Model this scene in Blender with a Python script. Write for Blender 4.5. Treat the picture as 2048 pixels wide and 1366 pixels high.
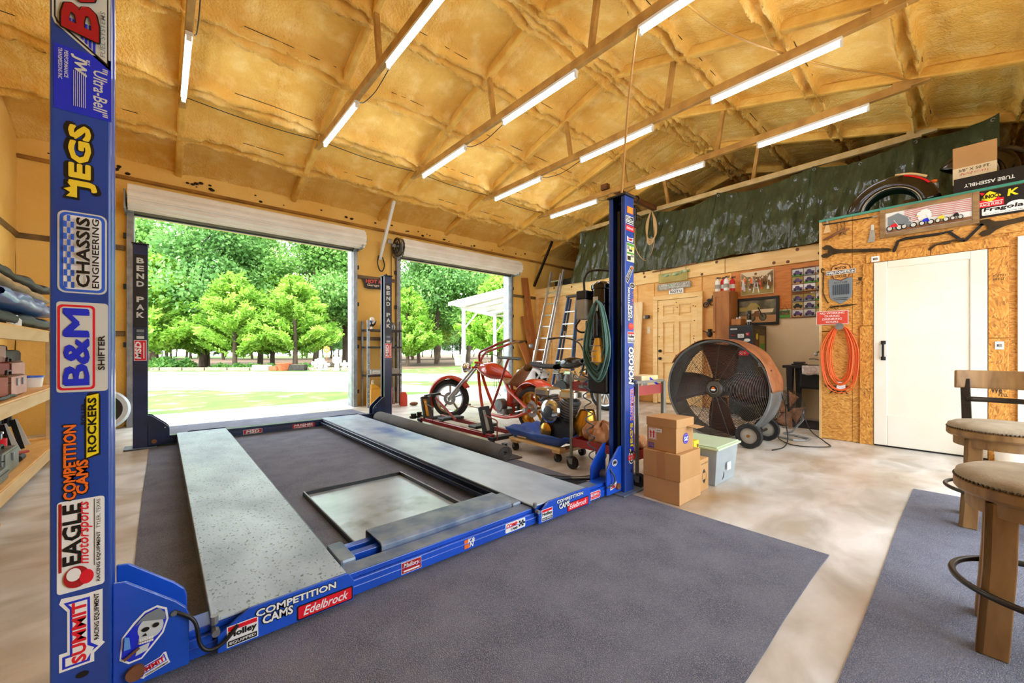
import bpy, bmesh, math, random
import numpy as np
from mathutils import Vector, Matrix
random.seed(7); np.random.seed(7)
S = bpy.context.scene
for o in list(bpy.data.objects): bpy.data.objects.remove(o, do_unlink=True)
COL = S.collection
PI = math.pi
# ------------------------------------------------------------ camera
cd = bpy.data.cameras.new('camera'); cam = bpy.data.objects.new('camera', cd); COL.objects.link(cam)
cd.sensor_width = 36.0; cd.lens = 800/2048*36; cd.shift_y = 19/2048; cd.clip_start = .02; cd.clip_end = 400
YAW = math.atan2(701, 800)
cam.location = (0, 0, 1.05); cam.rotation_euler = (PI/2, 0, -YAW)
S.camera = cam
# ------------------------------------------------------------ sky, sun, exposure
S.view_settings.view_transform = 'Standard'; S.view_settings.look = 'None'
S.view_settings.gamma = 1.0; S.view_settings.use_curve_mapping = False
S.view_settings.exposure = 1.6
W = bpy.data.worlds.new('sky'); S.world = W; W.use_nodes = True
wn = W.node_tree.nodes; bg = wn['Background']
bg.inputs[0].default_value = (.86, .94, 1.0, 1); bg.inputs[1].default_value = 2.0
sd = bpy.data.lights.new('sun', 'SUN'); sun = bpy.data.objects.new('sun', sd); COL.objects.link(sun)
sd.energy = 3.0; sd.angle = math.radians(12); sd.color = (1, .95, .86)
sun.rotation_euler = (math.radians(38), 0, math.radians(-80))
TUBE_WATT = 14.0          # emission strength of the tube lights

# ------------------------------------------------------------ helpers
def lin(h):
    if isinstance(h, str):
        h = h.lstrip('#'); c = [int(h[i:i+2], 16)/255 for i in (0, 2, 4)]
    else: c = h
    return tuple((x/12.92 if x <= .04045 else ((x+.055)/1.055)**2.4) for x in c) + (1.0,)
MATS = {}
def mat(name, c1, c2=None, scale=8, rough=.5, metal=0, bump=0, bscale=None, stretch=(1, 1, 1), detail=4, lo=.35, hi=.65, spec=None, coat=0, alpha=1, trans=0, emit=0, coord='Object', distort=0, c3=None, s3=2, lo3=.55, hi3=.7, rough2=None):
    m = bpy.data.materials.new(name); m.use_nodes = True; MATS[name] = m
    n = m.node_tree.nodes; L = m.node_tree.links; b = n['Principled BSDF']
    b.inputs['Base Color'].default_value = lin(c1); b.inputs['Roughness'].default_value = rough; b.inputs['Metallic'].default_value = metal
    if spec is not None: b.inputs['Specular IOR Level'].default_value = spec
    if coat: b.inputs['Coat Weight'].default_value = coat; b.inputs['Coat Roughness'].default_value = .08
    if alpha < 1: b.inputs['Alpha'].default_value = alpha
    if trans: b.inputs['Transmission Weight'].default_value = trans
    if emit: b.inputs['Emission Color'].default_value = lin(c1); b.inputs['Emission Strength'].default_value = emit
    if c2 or bump:
        tc = n.new('ShaderNodeTexCoord'); mp = n.new('ShaderNodeMapping'); mp.inputs['Scale'].default_value = stretch
        L.new(tc.outputs[coord], mp.inputs[0])
    if c2:
        nz = n.new('ShaderNodeTexNoise'); nz.inputs['Scale'].default_value = scale; nz.inputs['Detail'].default_value = detail; nz.inputs['Distortion'].default_value = distort
        L.new(mp.outputs[0], nz.inputs[0])
        mr = n.new('ShaderNodeMapRange'); mr.inputs[1].default_value = lo; mr.inputs[2].default_value = hi; L.new(nz.outputs[0], mr.inputs[0])
        mx = n.new('ShaderNodeMix'); mx.data_type = 'RGBA'; mx.inputs[6].default_value = lin(c1); mx.inputs[7].default_value = lin(c2)
        L.new(mr.outputs[0], mx.inputs[0]); out = mx.outputs[2]
        if c3:
            n3 = n.new('ShaderNodeTexNoise'); n3.inputs['Scale'].default_value = s3; n3.inputs['Detail'].default_value = 5; L.new(mp.outputs[0], n3.inputs[0])
            m3 = n.new('ShaderNodeMapRange'); m3.inputs[1].default_value = lo3; m3.inputs[2].default_value = hi3; L.new(n3.outputs[0], m3.inputs[0])
            x3 = n.new('ShaderNodeMix'); x3.data_type = 'RGBA'; x3.inputs[7].default_value = lin(c3); L.new(out, x3.inputs[6]); L.new(m3.outputs[0], x3.inputs[0]); out = x3.outputs[2]
        L.new(out, b.inputs['Base Color'])
        if rough2 is not None:
            rr = n.new('ShaderNodeMapRange'); rr.inputs[3].default_value = rough; rr.inputs[4].default_value = rough2; L.new(mr.outputs[0], rr.inputs[0]); L.new(rr.outputs[0], b.inputs['Roughness'])
    if bump:
        nb = n.new('ShaderNodeTexNoise'); nb.inputs['Scale'].default_value = bscale or scale*4; nb.inputs['Detail'].default_value = 3; L.new(mp.outputs[0], nb.inputs[0])
        bp = n.new('ShaderNodeBump'); bp.inputs['Strength'].default_value = bump; bp.inputs['Distance'].default_value = .02; L.new(nb.outputs[0], bp.inputs['Height']); L.new(bp.outputs[0], b.inputs['Normal'])
    return m

class MB:
    """collects polygons, builds ONE mesh object"""
    def __init__(s): s.v = []; s.f = []; s.m = []; s.cur = 0; s.M = None
    def add(s, vs, fs):
        b = len(s.v)
        if s.M is not None: vs = [tuple(s.M @ Vector(p)) for p in vs]
        s.v.extend(tuple(p) for p in vs)
        for f in fs: s.f.append(tuple(b+i for i in f)); s.m.append(s.cur)
        return s
    def mi(s, i): s.cur = i; return s
    def box(s, x0, y0, z0, x1, y1, z1):
        x0, x1 = min(x0, x1), max(x0, x1); y0, y1 = min(y0, y1), max(y0, y1); z0, z1 = min(z0, z1), max(z0, z1)
        return s.add([(x0,y0,z0),(x1,y0,z0),(x1,y1,z0),(x0,y1,z0),(x0,y0,z1),(x1,y0,z1),(x1,y1,z1),(x0,y1,z1)],
                     [(0,3,2,1),(4,5,6,7),(0,1,5,4),(1,2,6,5),(2,3,7,6),(3,0,4,7)])
    def cbox(s, c, d): return s.box(c[0]-d[0]/2, c[1]-d[1]/2, c[2]-d[2]/2, c[0]+d[0]/2, c[1]+d[1]/2, c[2]+d[2]/2)
    def bar(s, p0, p1, w, t, up=(0, 0, 1)):
        p0 = Vector(p0); p1 = Vector(p1); d = (p1-p0).normalized(); u = Vector(up)
        if abs(d.dot(u)) > .98: u = Vector((1, 0, 0))
        a = d.cross(u).normalized(); b = a.cross(d).normalized()
        vs = [p+a*(sx*w/2)+b*(sz*t/2) for p in (p0, p1) for sx, sz in ((-1,-1),(1,-1),(1,1),(-1,1))]
        return s.add(vs, [(0,1,2,3),(7,6,5,4),(0,4,5,1),(1,5,6,2),(2,6,7,3),(3,7,4,0)])
    def ring(s, c, a, b, r, n): return [c+a*(r*math.cos(2*PI*i/n))+b*(r*math.sin(2*PI*i/n)) for i in range(n)]
    def cyl(s, p0, p1, r0, r1=None, n=16, cap=True):
        r1 = r0 if r1 is None else r1; p0 = Vector(p0); p1 = Vector(p1); d = (p1-p0).normalized()
        u = Vector((0,0,1)) if abs(d.z) < .9 else Vector((1,0,0)); a = d.cross(u).normalized(); b = d.cross(a).normalized()
        vs = s.ring(p0, a, b, r0, n)+s.ring(p1, a, b, r1, n)
        fs = [(i, (i+1)%n, n+(i+1)%n, n+i) for i in range(n)]
        if cap: fs += [tuple(range(n-1, -1, -1)), tuple(range(n, 2*n))]
        return s.add(vs, fs)
    def tube(s, pts, r, n=8, closed=False, cap=True):
        P = [Vector(p) for p in pts]; k = len(P); vs = []; R = r if hasattr(r, '__len__') else [r]*k
        prev = None
        for i, p in enumerate(P):
            if closed: d = P[(i+1)%k]-P[i-1]
            else: d = P[min(i+1, k-1)]-P[max(i-1, 0)]
            d.normalize()
            if prev is None:
                u = Vector((0,0,1)) if abs(d.z) < .9 else Vector((1,0,0)); a = d.cross(u).normalized()
            else: a = (prev-d*prev.dot(d)).normalized()
            prev = a; b = d.cross(a); vs += s.ring(p, a, b, R[i], n)
        fs = []
        for i in range(k if closed else k-1):
            A = i*n; B = ((i+1)%k)*n
            fs += [(A+j, A+(j+1)%n, B+(j+1)%n, B+j) for j in range(n)]
        if cap and not closed: fs += [tuple(range(n-1, -1, -1)), tuple(range((k-1)*n, k*n))]
        return s.add(vs, fs)
    def lathe(s, prof, o=(0,0,0), ax=(0,0,1), n=24, a0=0, a1=2*PI, cap=False):
        o = Vector(o); d = Vector(ax).normalized(); u = Vector((0,0,1)) if abs(d.z) < .9 else Vector((1,0,0)); a = d.cross(u).normalized(); b = d.cross(a)
        full = abs(a1-a0-2*PI) < 1e-6; nn = n if full else n+1; vs = []
        for r, z in prof:
            for i in range(nn):
                t = a0+(a1-a0)*i/n; vs.append(o+d*z+a*(r*math.cos(t))+b*(r*math.sin(t)))
        fs = []
        for k in range(len(prof)-1):
            for i in range(n): fs.append((k*nn+i, k*nn+(i+1)%nn, (k+1)*nn+(i+1)%nn, (k+1)*nn+i))
        if cap: fs += [tuple(range(nn-1, -1, -1)), tuple((len(prof)-1)*nn+i for i in range(nn))]
        return s.add(vs, fs)
    def torus(s, c, ax, R, r, n=32, k=8, a0=0, a1=2*PI):
        d = Vector(ax).normalized(); u = Vector((0,0,1)) if abs(d.z) < .9 else Vector((1,0,0)); a = d.cross(u).normalized(); b = d.cross(a); c = Vector(c)
        full = abs(a1-a0-2*PI) < 1e-6
        return s.tube([c+a*(R*math.cos(a0+(a1-a0)*i/n))+b*(R*math.sin(a0+(a1-a0)*i/n)) for i in range(n if full else n+1)], r, k, full)
    def prism(s, poly, p0, ax):
        """poly: 3-D points of a planar outline; extruded by vector ax"""
        n = len(poly); ax = Vector(ax); A = [Vector(p)+Vector(p0) for p in poly]; vs = A+[p+ax for p in A]
        return s.add(vs, [tuple(range(n-1, -1, -1)), tuple(range(n, 2*n))]+[(i, (i+1)%n, n+(i+1)%n, n+i) for i in range(n)])
    def ball(s, c, r, n=16, k=10):
        r = r if hasattr(r, '__len__') else (r, r, r)
        vs = [(c[0]+r[0]*math.sin(PI*j/k)*math.cos(2*PI*i/n), c[1]+r[1]*math.sin(PI*j/k)*math.sin(2*PI*i/n), c[2]+r[2]*math.cos(PI*j/k)) for j in range(k+1) for i in range(n)]
        return s.add(vs, [(j*n+i, (j+1)*n+i, (j+1)*n+(i+1)%n, j*n+(i+1)%n) for j in range(k) for i in range(n)])
    def grid(s, fn, nu, nv, closed_u=False):
        vs = [fn(i/nu, j/nv) for j in range(nv+1) for i in range(nu+1)]
        return s.add(vs, [(j*(nu+1)+i, j*(nu+1)+i+1, (j+1)*(nu+1)+i+1, (j+1)*(nu+1)+i) for j in range(nv) for i in range(nu)])
    def build(s, name, mats, parent=None, smooth=None, bevel=0, solid=0, world=True, sub=0):
        me = bpy.data.meshes.new(name); me.from_pydata(s.v, [], s.f)
        mats = mats if isinstance(mats, (list, tuple)) else [mats]
        for m in mats: me.materials.append(MATS[m])
        if len(mats) > 1: me.polygons.foreach_set('material_index', s.m)
        me.validate(); bm = bmesh.new(); bm.from_mesh(me); bmesh.ops.recalc_face_normals(bm, faces=bm.faces); bm.to_mesh(me); bm.free()
        if smooth:
            me.polygons.foreach_set('use_smooth', [True]*len(me.polygons))
            if smooth < 180: me.set_sharp_from_angle(angle=math.radians(smooth))
        o = bpy.data.objects.new(name, me); COL.objects.link(o)
        if parent:
            o.parent = parent
            if world and parent.type == 'EMPTY': o.matrix_local = parent.matrix_basis.inverted()
        if solid: md = o.modifiers.new('s', 'SOLIDIFY'); md.thickness = solid; md.offset = 0
        if bevel: md = o.modifiers.new('b', 'BEVEL'); md.width = bevel; md.segments = 2; md.limit_method = 'ANGLE'
        if sub: md = o.modifiers.new('u', 'SUBSURF'); md.levels = sub; md.render_levels = sub
        return o
def E(name, label, cat, loc=(0, 0, 0), rz=0, group=None):
    o = bpy.data.objects.new(name, None); COL.objects.link(o); o.empty_display_size = .1
    o.location = loc; o.rotation_euler = (0, 0, rz); o['label'] = label; o['category'] = cat
    if group: o['group'] = group
    pass
    o.matrix_basis = Matrix.Translation(loc) @ Matrix.Rotation(rz, 4, 'Z')
    return o
def tag(o, label, cat, group=None):
    o['label'] = label; o['category'] = cat
    if group: o['group'] = group
    return o
def struct(o): o['kind'] = 'structure'; return o
def SE(name, loc=(0, 0, 0)):
    o = bpy.data.objects.new(name, None); COL.objects.link(o); o.location = loc; o['kind'] = 'structure'; return o
def dup(root, loc=None, rz=None, label=None, M=None):
    r = root.copy(); COL.objects.link(r)
    if M is not None: r.matrix_basis = M
    elif loc is not None: r.matrix_basis = Matrix.Translation(loc) @ Matrix.Rotation(rz or 0, 4, 'Z')
    if label: r['label'] = label
    for ch in list(root.children):
        c = ch.copy(); COL.objects.link(c); c.parent = r
        for g in list(ch.children):
            d = g.copy(); COL.objects.link(d); d.parent = c
    return r
def arc(c, r, a0, a1, n, ax='xy'):
    out = []
    for i in range(n+1):
        t = a0+(a1-a0)*i/n; x, y = r*math.cos(t), r*math.sin(t)
        out.append({'xy': (c[0]+x, c[1]+y, c[2]), 'xz': (c[0]+x, c[1], c[2]+y), 'yz': (c[0], c[1]+x, c[2]+y)}[ax])
    return out
def bez(pts, n=8):
    """Catmull-Rom through points"""
    P = [Vector(p) for p in pts]; P = [P[0]*2-P[1]]+P+[P[-1]*2-P[-2]]; out = []
    for i in range(1, len(P)-2):
        a, b, c, d = P[i-1:i+3]
        for k in range(n):
            t = k/n; out.append(.5*((2*b)+(c-a)*t+(2*a-5*b+4*c-d)*t*t+(3*b-a-3*c+d)*t**3))
    out.append(P[-2]); return out

# ---- flat print: plates, shapes and lettering laid on a surface
TCACHE = {}
def text_geo(txt, bold=.0, shear=0):
    k = (txt, bold, shear)
    if k not in TCACHE:
        cu = bpy.data.curves.new('t', 'FONT'); cu.body = txt; cu.size = 1; cu.offset = bold; cu.shear = shear; cu.fill_mode = 'FRONT'; cu.resolution_u = 2; cu.space_line = .85
        ob = bpy.data.objects.new('t', cu); me = ob.to_mesh()
        v = [(p.co.x, p.co.y) for p in me.vertices]; f = [tuple(p.vertices) for p in me.polygons]
        ob.to_mesh_clear(); bpy.data.objects.remove(ob); bpy.data.curves.remove(cu)
        xs = [a for a, _ in v]; ys = [b for _, b in v]
        TCACHE[k] = ([((a-min(xs))/(max(xs)-min(xs)), (b-min(ys))/(max(ys)-min(ys))) for a, b in v], f)
    return TCACHE[k]
class Decal:
    """2-D print in (u, v) metres on plane o + u*U + v*V, layers stacked along N"""
    def __init__(s, o, U, V, rot=0):
        s.o = Vector(o); s.U = Vector(U).normalized(); s.V = Vector(V).normalized(); s.N = s.U.cross(s.V); s.mb = MB(); s.mats = []; s.k = 0
        if rot:
            a = math.radians(rot); U2 = s.U*math.cos(a)+s.V*math.sin(a); s.V = s.V*math.cos(a)-s.U*math.sin(a); s.U = U2
    def _p(s, u, v): return s.o+s.U*u+s.V*v+s.N*(.0008+.0006*s.k)
    def _m(s, m):
        if m not in s.mats: s.mats.append(m)
        s.mb.mi(s.mats.index(m)); s.k += 1
    def poly(s, pts, m): s._m(m); s.mb.add([s._p(*p) for p in pts], [tuple(range(len(pts)))]); return s
    def rect(s, u0, v0, u1, v1, m, r=0):
        if not r: return s.poly([(u0,v0),(u1,v0),(u1,v1),(u0,v1)], m)
        pts = []
        for cx, cy, a in ((u1-r,v0+r,-PI/2),(u1-r,v1-r,0),(u0+r,v1-r,PI/2),(u0+r,v0+r,PI)):
            pts += [(cx+r*math.cos(a+PI/2*i/4), cy+r*math.sin(a+PI/2*i/4)) for i in range(5)]
        return s.poly(pts, m)
    def oval(s, u, v, ru, rv, m, n=24): return s.poly([(u+ru*math.cos(2*PI*i/n), v+rv*math.sin(2*PI*i/n)) for i in range(n)], m)
    def text(s, t, u0, v0, u1, v1, m, bold=.02, shear=0, skew=0):
        s._m(m); vs, fs = text_geo(t, min(bold, .012), shear); H = abs(v1-v0); e = min(max(0, bold-.012)*.75, .085)*H
        offs = [(0, 0)] if e < .01*H else [(e*math.cos(q), e*math.sin(q)) for q in [k*PI/4 for k in range(8)]]
        for q, (du, dv) in enumerate(offs): s.mb.add([s._p(u0+e+(u1-u0-2*e)*a+du, v0+e+(v1-v0-2*e)*b+skew*a+dv)+s.N*(.00005*q) for a, b in vs], fs)
        return s
    def scrib(s, u0, v0, u1, v1, m, seed=1):
        """lettering too small to read: a row of short strokes"""
        s._m(m); r = random.Random(seed); u = u0; H = v1-v0
        while u < u1-.2*H:
            w = H*r.uniform(.18, .3); k = r.random()
            s.mb.add([s._p(u, v0), s._p(u+w*.5, v0), s._p(u+w*.5, v1-(H*.3 if k < .4 else 0)), s._p(u, v1-(H*.3 if k < .4 else 0))], [(0, 1, 2, 3)])
            if k > .3: q = v0+H*r.choice((0, .4, .8)); n_ = s.N*.0001; s.mb.add([s._p(u, q)+n_, s._p(u+w*1.5, q)+n_, s._p(u+w*1.5, q+H*.2)+n_, s._p(u, q+H*.2)+n_], [(0, 1, 2, 3)])
            u += w*r.choice((1.9, 2.0, 3.2))
        return s
    def done(s, parent, name='decal', world=True):
        me_o = s.mb.build(name, s.mats, parent, world=world); return me_o
# ------------------------------------------------------------ materials
mat('foam', '#f5c766', '#e9b04a', 2.2, .8, bump=1.0, bscale=38, detail=6, c3='#fbd684', s3=5, lo3=.5, hi3=.75)
mat('foam_wall', '#f2c76c', '#e8b654', 1.6, .7, bump=.25, bscale=30, detail=4)
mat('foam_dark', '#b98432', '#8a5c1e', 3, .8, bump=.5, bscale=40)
mat('rafter', '#eec05e', '#dba645', 5, .7, bump=.4, bscale=40)
mat('steel_tan', '#c99b50', '#a87c3c', 6, .6, bump=.15)
mat('chord_pale', '#d9c08a', '#c4a56c', 6, .6)
mat('crack', '#2a1c0c', rough=.9)
mat('girt', '#7d6238', '#5d4524', 8, .5)
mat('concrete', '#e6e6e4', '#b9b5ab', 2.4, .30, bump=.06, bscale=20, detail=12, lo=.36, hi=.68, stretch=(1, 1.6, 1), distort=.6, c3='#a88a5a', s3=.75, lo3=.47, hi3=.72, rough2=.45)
mat('apron', '#d8d8d6', '#c6c5c2', 3, .8, detail=8)
mat('ivory', '#f0ece2', '#e6e0d2', 3, .4)
mat('slat_grey', '#a9a398', '#8e887c', 5, .45)
mat('galv', '#9fa3a6', '#83878b', 9, .38, .6)
mat('black', '#131314', rough=.45); mat('black_gloss', '#0b0b0c', rough=.15, coat=.4); mat('rubber', '#1b1b1c', '#262626', 30, .8, bump=.2)
mat('white', '#f1efe9', rough=.4); mat('white_paint', '#f3efe4', '#ece6d6', 1.5, .35); mat('cream', '#f0e0bd', '#e8d3a8', 2, .6)
mat('pine', '#f4d08f', '#e9b96d', 3, .45, stretch=(4, .6, 4), detail=6, distort=1.2, lo=.4, hi=.7, bump=.05)
mat('pine_light', '#f6dcae', '#ecc88c', 3, .5, stretch=(4, 4, .6), detail=6, distort=1.0)
mat('ply', '#f0bd72', '#e2a553', 2.2, .45, stretch=(3, .8, 3), detail=7, distort=2.0, bump=.04)
mat('ply_orange', '#dc8a3c', '#c8742a', 2.0, .4, stretch=(2, 1.5, 5), detail=7, distort=2.2)
mat('knot', '#7a4520', '#5a2f14', 20, .5)
mat('osb', '#dfa14a', '#b97328', 15, .6, stretch=(1, 1.1, 2.6), detail=3, lo=.4, hi=.6, bump=.2, bscale=40, distort=1.5, c3='#a06a30', s3=20, lo3=.62, hi3=.7)
mat('osb2', '#d99a45', '#b26b24', 14, .6, stretch=(1, 2.8, 1.1), detail=3, lo=.38, hi=.62, bump=.2, bscale=40, distort=1.8, c3='#95602a', s3=17, lo3=.6, hi3=.7)
mat('lumber', '#e3c48f', '#d5b078', 3, .6, stretch=(3, .5, 3), detail=5, distort=.8)
mat('green_edge', '#3f8f7c', rough=.3)
mat('loft_dark', '#4a3620', '#33240f', 3, .8)
mat('tarp', '#454e36', '#39422c', 2.2, .16, bump=1.0, bscale=11, stretch=(1, 1.6, .6), detail=5, c3='#5a6446', s3=7, lo3=.55, hi3=.8)
mat('tube_on', '#e8f0ff', rough=.4, emit=TUBE_WATT)
mat('fixture', '#e6e6e2', rough=.35); mat('brass', '#b08a3c', rough=.3, metal=.9); mat('wire', '#2b2118', rough=.6); mat('tan_cord', '#b98a3e', rough=.6)

mat('chest_face', '#232a36', '#1b212b', 6, .4); mat('navy_chest', '#2a2c2c', '#34302a', 6, .5); mat('olive', '#5a4f33', '#43391f', 7, .5); mat('olive2', '#4a5a34', '#394525', 12, .5); mat('purple', '#6a4f8a', '#3b2f55', 14, .5); mat('rose', '#c87f7a', rough=.5); mat('signred', '#d64a35', rough=.5); mat('ink_soft', '#3a2a18', rough=.7); mat('osb_print', '#d99a4e', rough=.5); mat('towel', '#d9d2cc', '#b9a9a2', 30, .9)
def osb_mat(name, st, cs):
    m = mat(name, cs[0], rough=.6); n = m.node_tree.nodes; L = m.node_tree.links; b = n['Principled BSDF']
    tc = n.new('ShaderNodeTexCoord'); nz = n.new('ShaderNodeTexNoise'); nz.inputs['Scale'].default_value = 3; L.new(tc.outputs['Object'], nz.inputs[0])
    va = n.new('ShaderNodeVectorMath'); va.operation = 'MULTIPLY_ADD'; va.inputs[1].default_value = (.25, .25, .25); L.new(nz.outputs[1], va.inputs[0]); L.new(tc.outputs['Object'], va.inputs[2])
    mp = n.new('ShaderNodeMapping'); mp.inputs['Scale'].default_value = st; L.new(va.outputs[0], mp.inputs[0])
    vo = n.new('ShaderNodeTexVoronoi'); vo.inputs['Scale'].default_value = 40; L.new(mp.outputs[0], vo.inputs[0])
    sp = n.new('ShaderNodeSeparateColor'); L.new(vo.outputs['Color'], sp.inputs[0])
    cr = n.new('ShaderNodeValToRGB'); e = cr.color_ramp.elements; e[0].color = lin(cs[2]); e[1].color = lin(cs[0]); e[0].position = .0; e[1].position = 1; k = e.new(.25); k.color = lin(cs[1]); k = e.new(.7); k.color = lin(cs[0]); e[-1].color = lin(cs[3])
    L.new(sp.outputs[0], cr.inputs[0]); L.new(cr.outputs[0], b.inputs['Base Color'])
    bp = n.new('ShaderNodeBump'); bp.inputs['Strength'].default_value = .3; bp.inputs['Distance'].default_value = .004; L.new(sp.outputs[1], bp.inputs['Height']); L.new(bp.outputs[0], b.inputs['Normal'])
osb_mat('osb', (1, 1.0, 2.8), ('#d89b47', '#ca8a3a', '#a76a2a', '#e2b060')); osb_mat('osb2', (1, 2.6, 1.0), ('#d4953f', '#c38233', '#9c6024', '#dfa954'))
# ------------------------------------------------------------ floor, ground slab
YW, XL, XR, YB, XG = 7.75, -1.34, 7.6, -1.35, 10.0
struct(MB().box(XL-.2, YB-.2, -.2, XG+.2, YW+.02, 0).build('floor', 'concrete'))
struct(MB().box(XL-.2, YW+.02, -.2, XG+.2, YW+1.15, -.012).build('floor_apron', 'apron'))

# ------------------------------------------------------------ foam noise
def vn(x, y, seed=0):
    r = np.random.RandomState(seed); t = 0
    for k in range(7):
        a = r.uniform(0, 2*PI); f = 2**(k*.55); p = r.uniform(0, 6)
        t = t+np.sin((x*math.cos(a)+y*math.sin(a))*f+p+1.3*np.sin(y*f*.6+p*2))/f**.75
    return t/2.2
YR, EAVE, SL = 3.28, 3.62, .282
def zr(Y): return EAVE+SL*((YW-Y) if Y > YR else (Y-(2*YR-YW)))
TRX = [.19+1.527*i for i in range(-1, 7)]
PUR = [6.85, 6.03, 5.12, 4.25, 2.28, 1.34, .42, -.45]
# ceiling: sprayed foam between the trusses, heaped in double beads over the purlins
nx, ny = 420, 460
X = np.linspace(XL-.1, XG, nx); Y = np.linspace(YB-.1, YW+.05, ny); GX, GY = np.meshgrid(X, Y)
base = EAVE+SL*np.minimum(YW-GY, GY-(2*YR-YW))+.13
dx = np.min(np.abs(GX[..., None]-np.array(TRX)), -1)
d = .012*vn(GX*1.6, GY*1.6, 1)+.004*vn(GX*9, GY*9, 2)+.003*vn(GX*24, GY*24, 5)
for i, p in enumerate(PUR+[YR+.09, YR-.09]):
    w1 = .012*vn(GX*5, GX*0+i, 10+i); w2 = .018*vn(GX*7, GX*0+i*3, 30+i)
    for sgn in (-1, 1):
        hgt = .125*(1+.3*vn(GX*8, GX*0+i*7+sgn, 50+i+sgn))
        d = d-hgt*np.exp(-((GY-p-sgn*.058-w1*sgn-w2)/.028)**2)
    d = d-.035*np.exp(-((GY-p)/.15)**2)
rib = np.abs((GX/.305) % 1-.5)*.305
d = d+.016*np.exp(-(rib/.02)**2)*(GY > YR)+.010*np.exp(-(rib/.02)**2)*(GY < YR)
d = d+.008*np.sin(GY*34+2.5*vn(GX*1.5, GY, 77))*(GY < YR)*(.5+.5*np.tanh(3*vn(GX, GY, 78)))
d = d-.03*np.exp(-(dx/.07)**2)
d = d-.10*np.clip((GY-(YW-.45))/.45, 0, 1)**2
Z = base+d
m = MB(); m.v = np.stack([GX, GY, Z], -1).reshape(-1, 3).tolist()
m.f = [(j*nx+i, j*nx+i+1, (j+1)*nx+i+1, (j+1)*nx+i) for j in range(ny-1) for i in range(nx-1)]; m.m = [0]*len(m.f)
ceil = struct(m.build('ceiling', 'foam', smooth=180))
struct(MB().prism([(0, YB-.3, zr(YB)+.20), (0, YR, zr(YR)+.26), (0, YW+.45, zr(YW)+.08), (0, YW+.45, zr(YW)+.14), (0, YR, zr(YR)+.34), (0, YB-.3, zr(YB)+.28)], (XL-.3, 0, 0), (XG-XL+.5, 0, 0)).build('roof_deck', 'slat_grey'))
random.seed(3)
for i, p in enumerate(PUR[:7]):           # exposed purlin lips: thin dark steel edges in the foam
    for k in range(len(TRX)-1):
        for _ in range(1):
            L_ = random.uniform(.5, 1.1); a = random.uniform(TRX[k]+.1, TRX[k+1]-.1-L_); yy = p-.095
            mm = MB().tube([(a+t*L_, yy+.003*math.sin(t*9+k), zr(yy)+.084+.003*math.sin(t*5)) for t in [q/6 for q in range(7)]], .004, 5)
            mm.build('purlin_lip', 'crack', ceil)
for k, x in enumerate(TRX[1:]):           # trusses hang from the roof
    tr = MB()
    for y0, y1 in ((YW+.02, YR), (YR, 2*YR-YW)):
        tr.bar((x, y0, zr(y0)+.05), (x, y1, zr(y1)+.05), .085, .12)
    tr = tr.build('rafter', 'rafter', ceil, bevel=.02)
    if k == 6: continue
    c = MB().box(x-.03, .42, 3.98, x+.03, 6.15, 4.07)
    c.cbox((x, 6.15, 4.05), (.07, .3, .10)).cbox((x, .42, 4.05), (.07, .3, .10))
    c.build('truss_chord', 'chord_pale' if k == 5 else 'steel_tan', tr, bevel=.006)
    for y in (4.06, 2.50):
        MB().bar((x, y+.0, 4.05), (x, y+(.1 if y > 3 else -.1), zr(y)+.03), .055, .055, (0, 1, 0)).build('strut', 'steel_tan', tr, bevel=.005)

# ------------------------------------------------------------ walls
def foam_skin(m, fn, u0, u1, v0, v1, skip, step=.07, seed=1):
    nu, nv = int((u1-u0)/step)+1, int((v1-v0)/step)+1
    us = np.linspace(u0, u1, nu); vs_ = np.linspace(v0, v1, nv)
    vs = [fn(u, v, float(.012*vn(u*2.4, v*2.4, seed)+.006*vn(u*8, v*8, seed+1))) for v in vs_ for u in us]
    fs = [(j*nu+i, j*nu+i+1, (j+1)*nu+i+1, (j+1)*nu+i) for j in range(nv-1) for i in range(nu-1) if not skip((us[i]+us[i+1])/2, (vs_[j]+vs_[j+1])/2)]
    m.add(vs, fs)
D1, D2, DH = (-.32, 2.74), (3.62, 6.66), 2.97
wf = MB()
for x0, x1, z0, z1 in ((XL-.2, D1[0], 0, 3.95), (D1[1], D2[0], 0, 3.95), (D2[1], XG, 0, 3.95), (D1[0], D1[1], DH, 3.95), (D2[0], D2[1], DH, 3.95)):
    wf.box(x0, YW-.02, z0, x1, YW+.13, z1)
for x0, x1, z0 in ((XL, D1[0]-.05, 0), (D1[1]+.05, D2[0]-.05, 0), (D2[1]+.05, XG, 0), (D1[0]-.05, D1[1]+.05, DH+.06), (D2[0]-.05, D2[1]+.05, DH+.06)):
    foam_skin(wf, lambda u, v, d: (u, YW-.06+d, v), x0, x1, z0, 3.75, lambda u, v: False, seed=4)
wall_front = struct(wf.build('wall_front', 'foam_wall', smooth=40))
m = MB().box(XL-.2, YB-.2, 0, XL-.02, YW, 3.95)
foam_skin(m, lambda u, v, d: (XL+d, u, v), YB, YW, 0, 3.8, lambda u, v: False, seed=9); m.prism([(0, YB, 3.7), (0, YW, 3.7), (0, YR, 5.1)], (XL-.2, 0, 0), (.2, 0, 0))
wall_left = struct(m.build('wall_left', 'foam_wall', smooth=40))
wb = MB()
RB = (1.4, 5.6)                              # unseen open bay assumed behind the photographer, added and sized for daylight
for x0, x1, z0 in ((XL-.2, RB[0], 0), (RB[1], XG, 0), (RB[0], RB[1], 3.0)): wb.box(x0, YB-.15, z0, x1, YB, 3.95)
struct(wb.build('wall_rear', 'foam_wall'))
m = MB().box(XG, YB, 0, XG+.15, YW, 3.9); m.prism([(0, YB, 3.7), (0, YW, 3.7), (0, YR, 5.1)], (XG, 0, 0), (.15, 0, 0))
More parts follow.
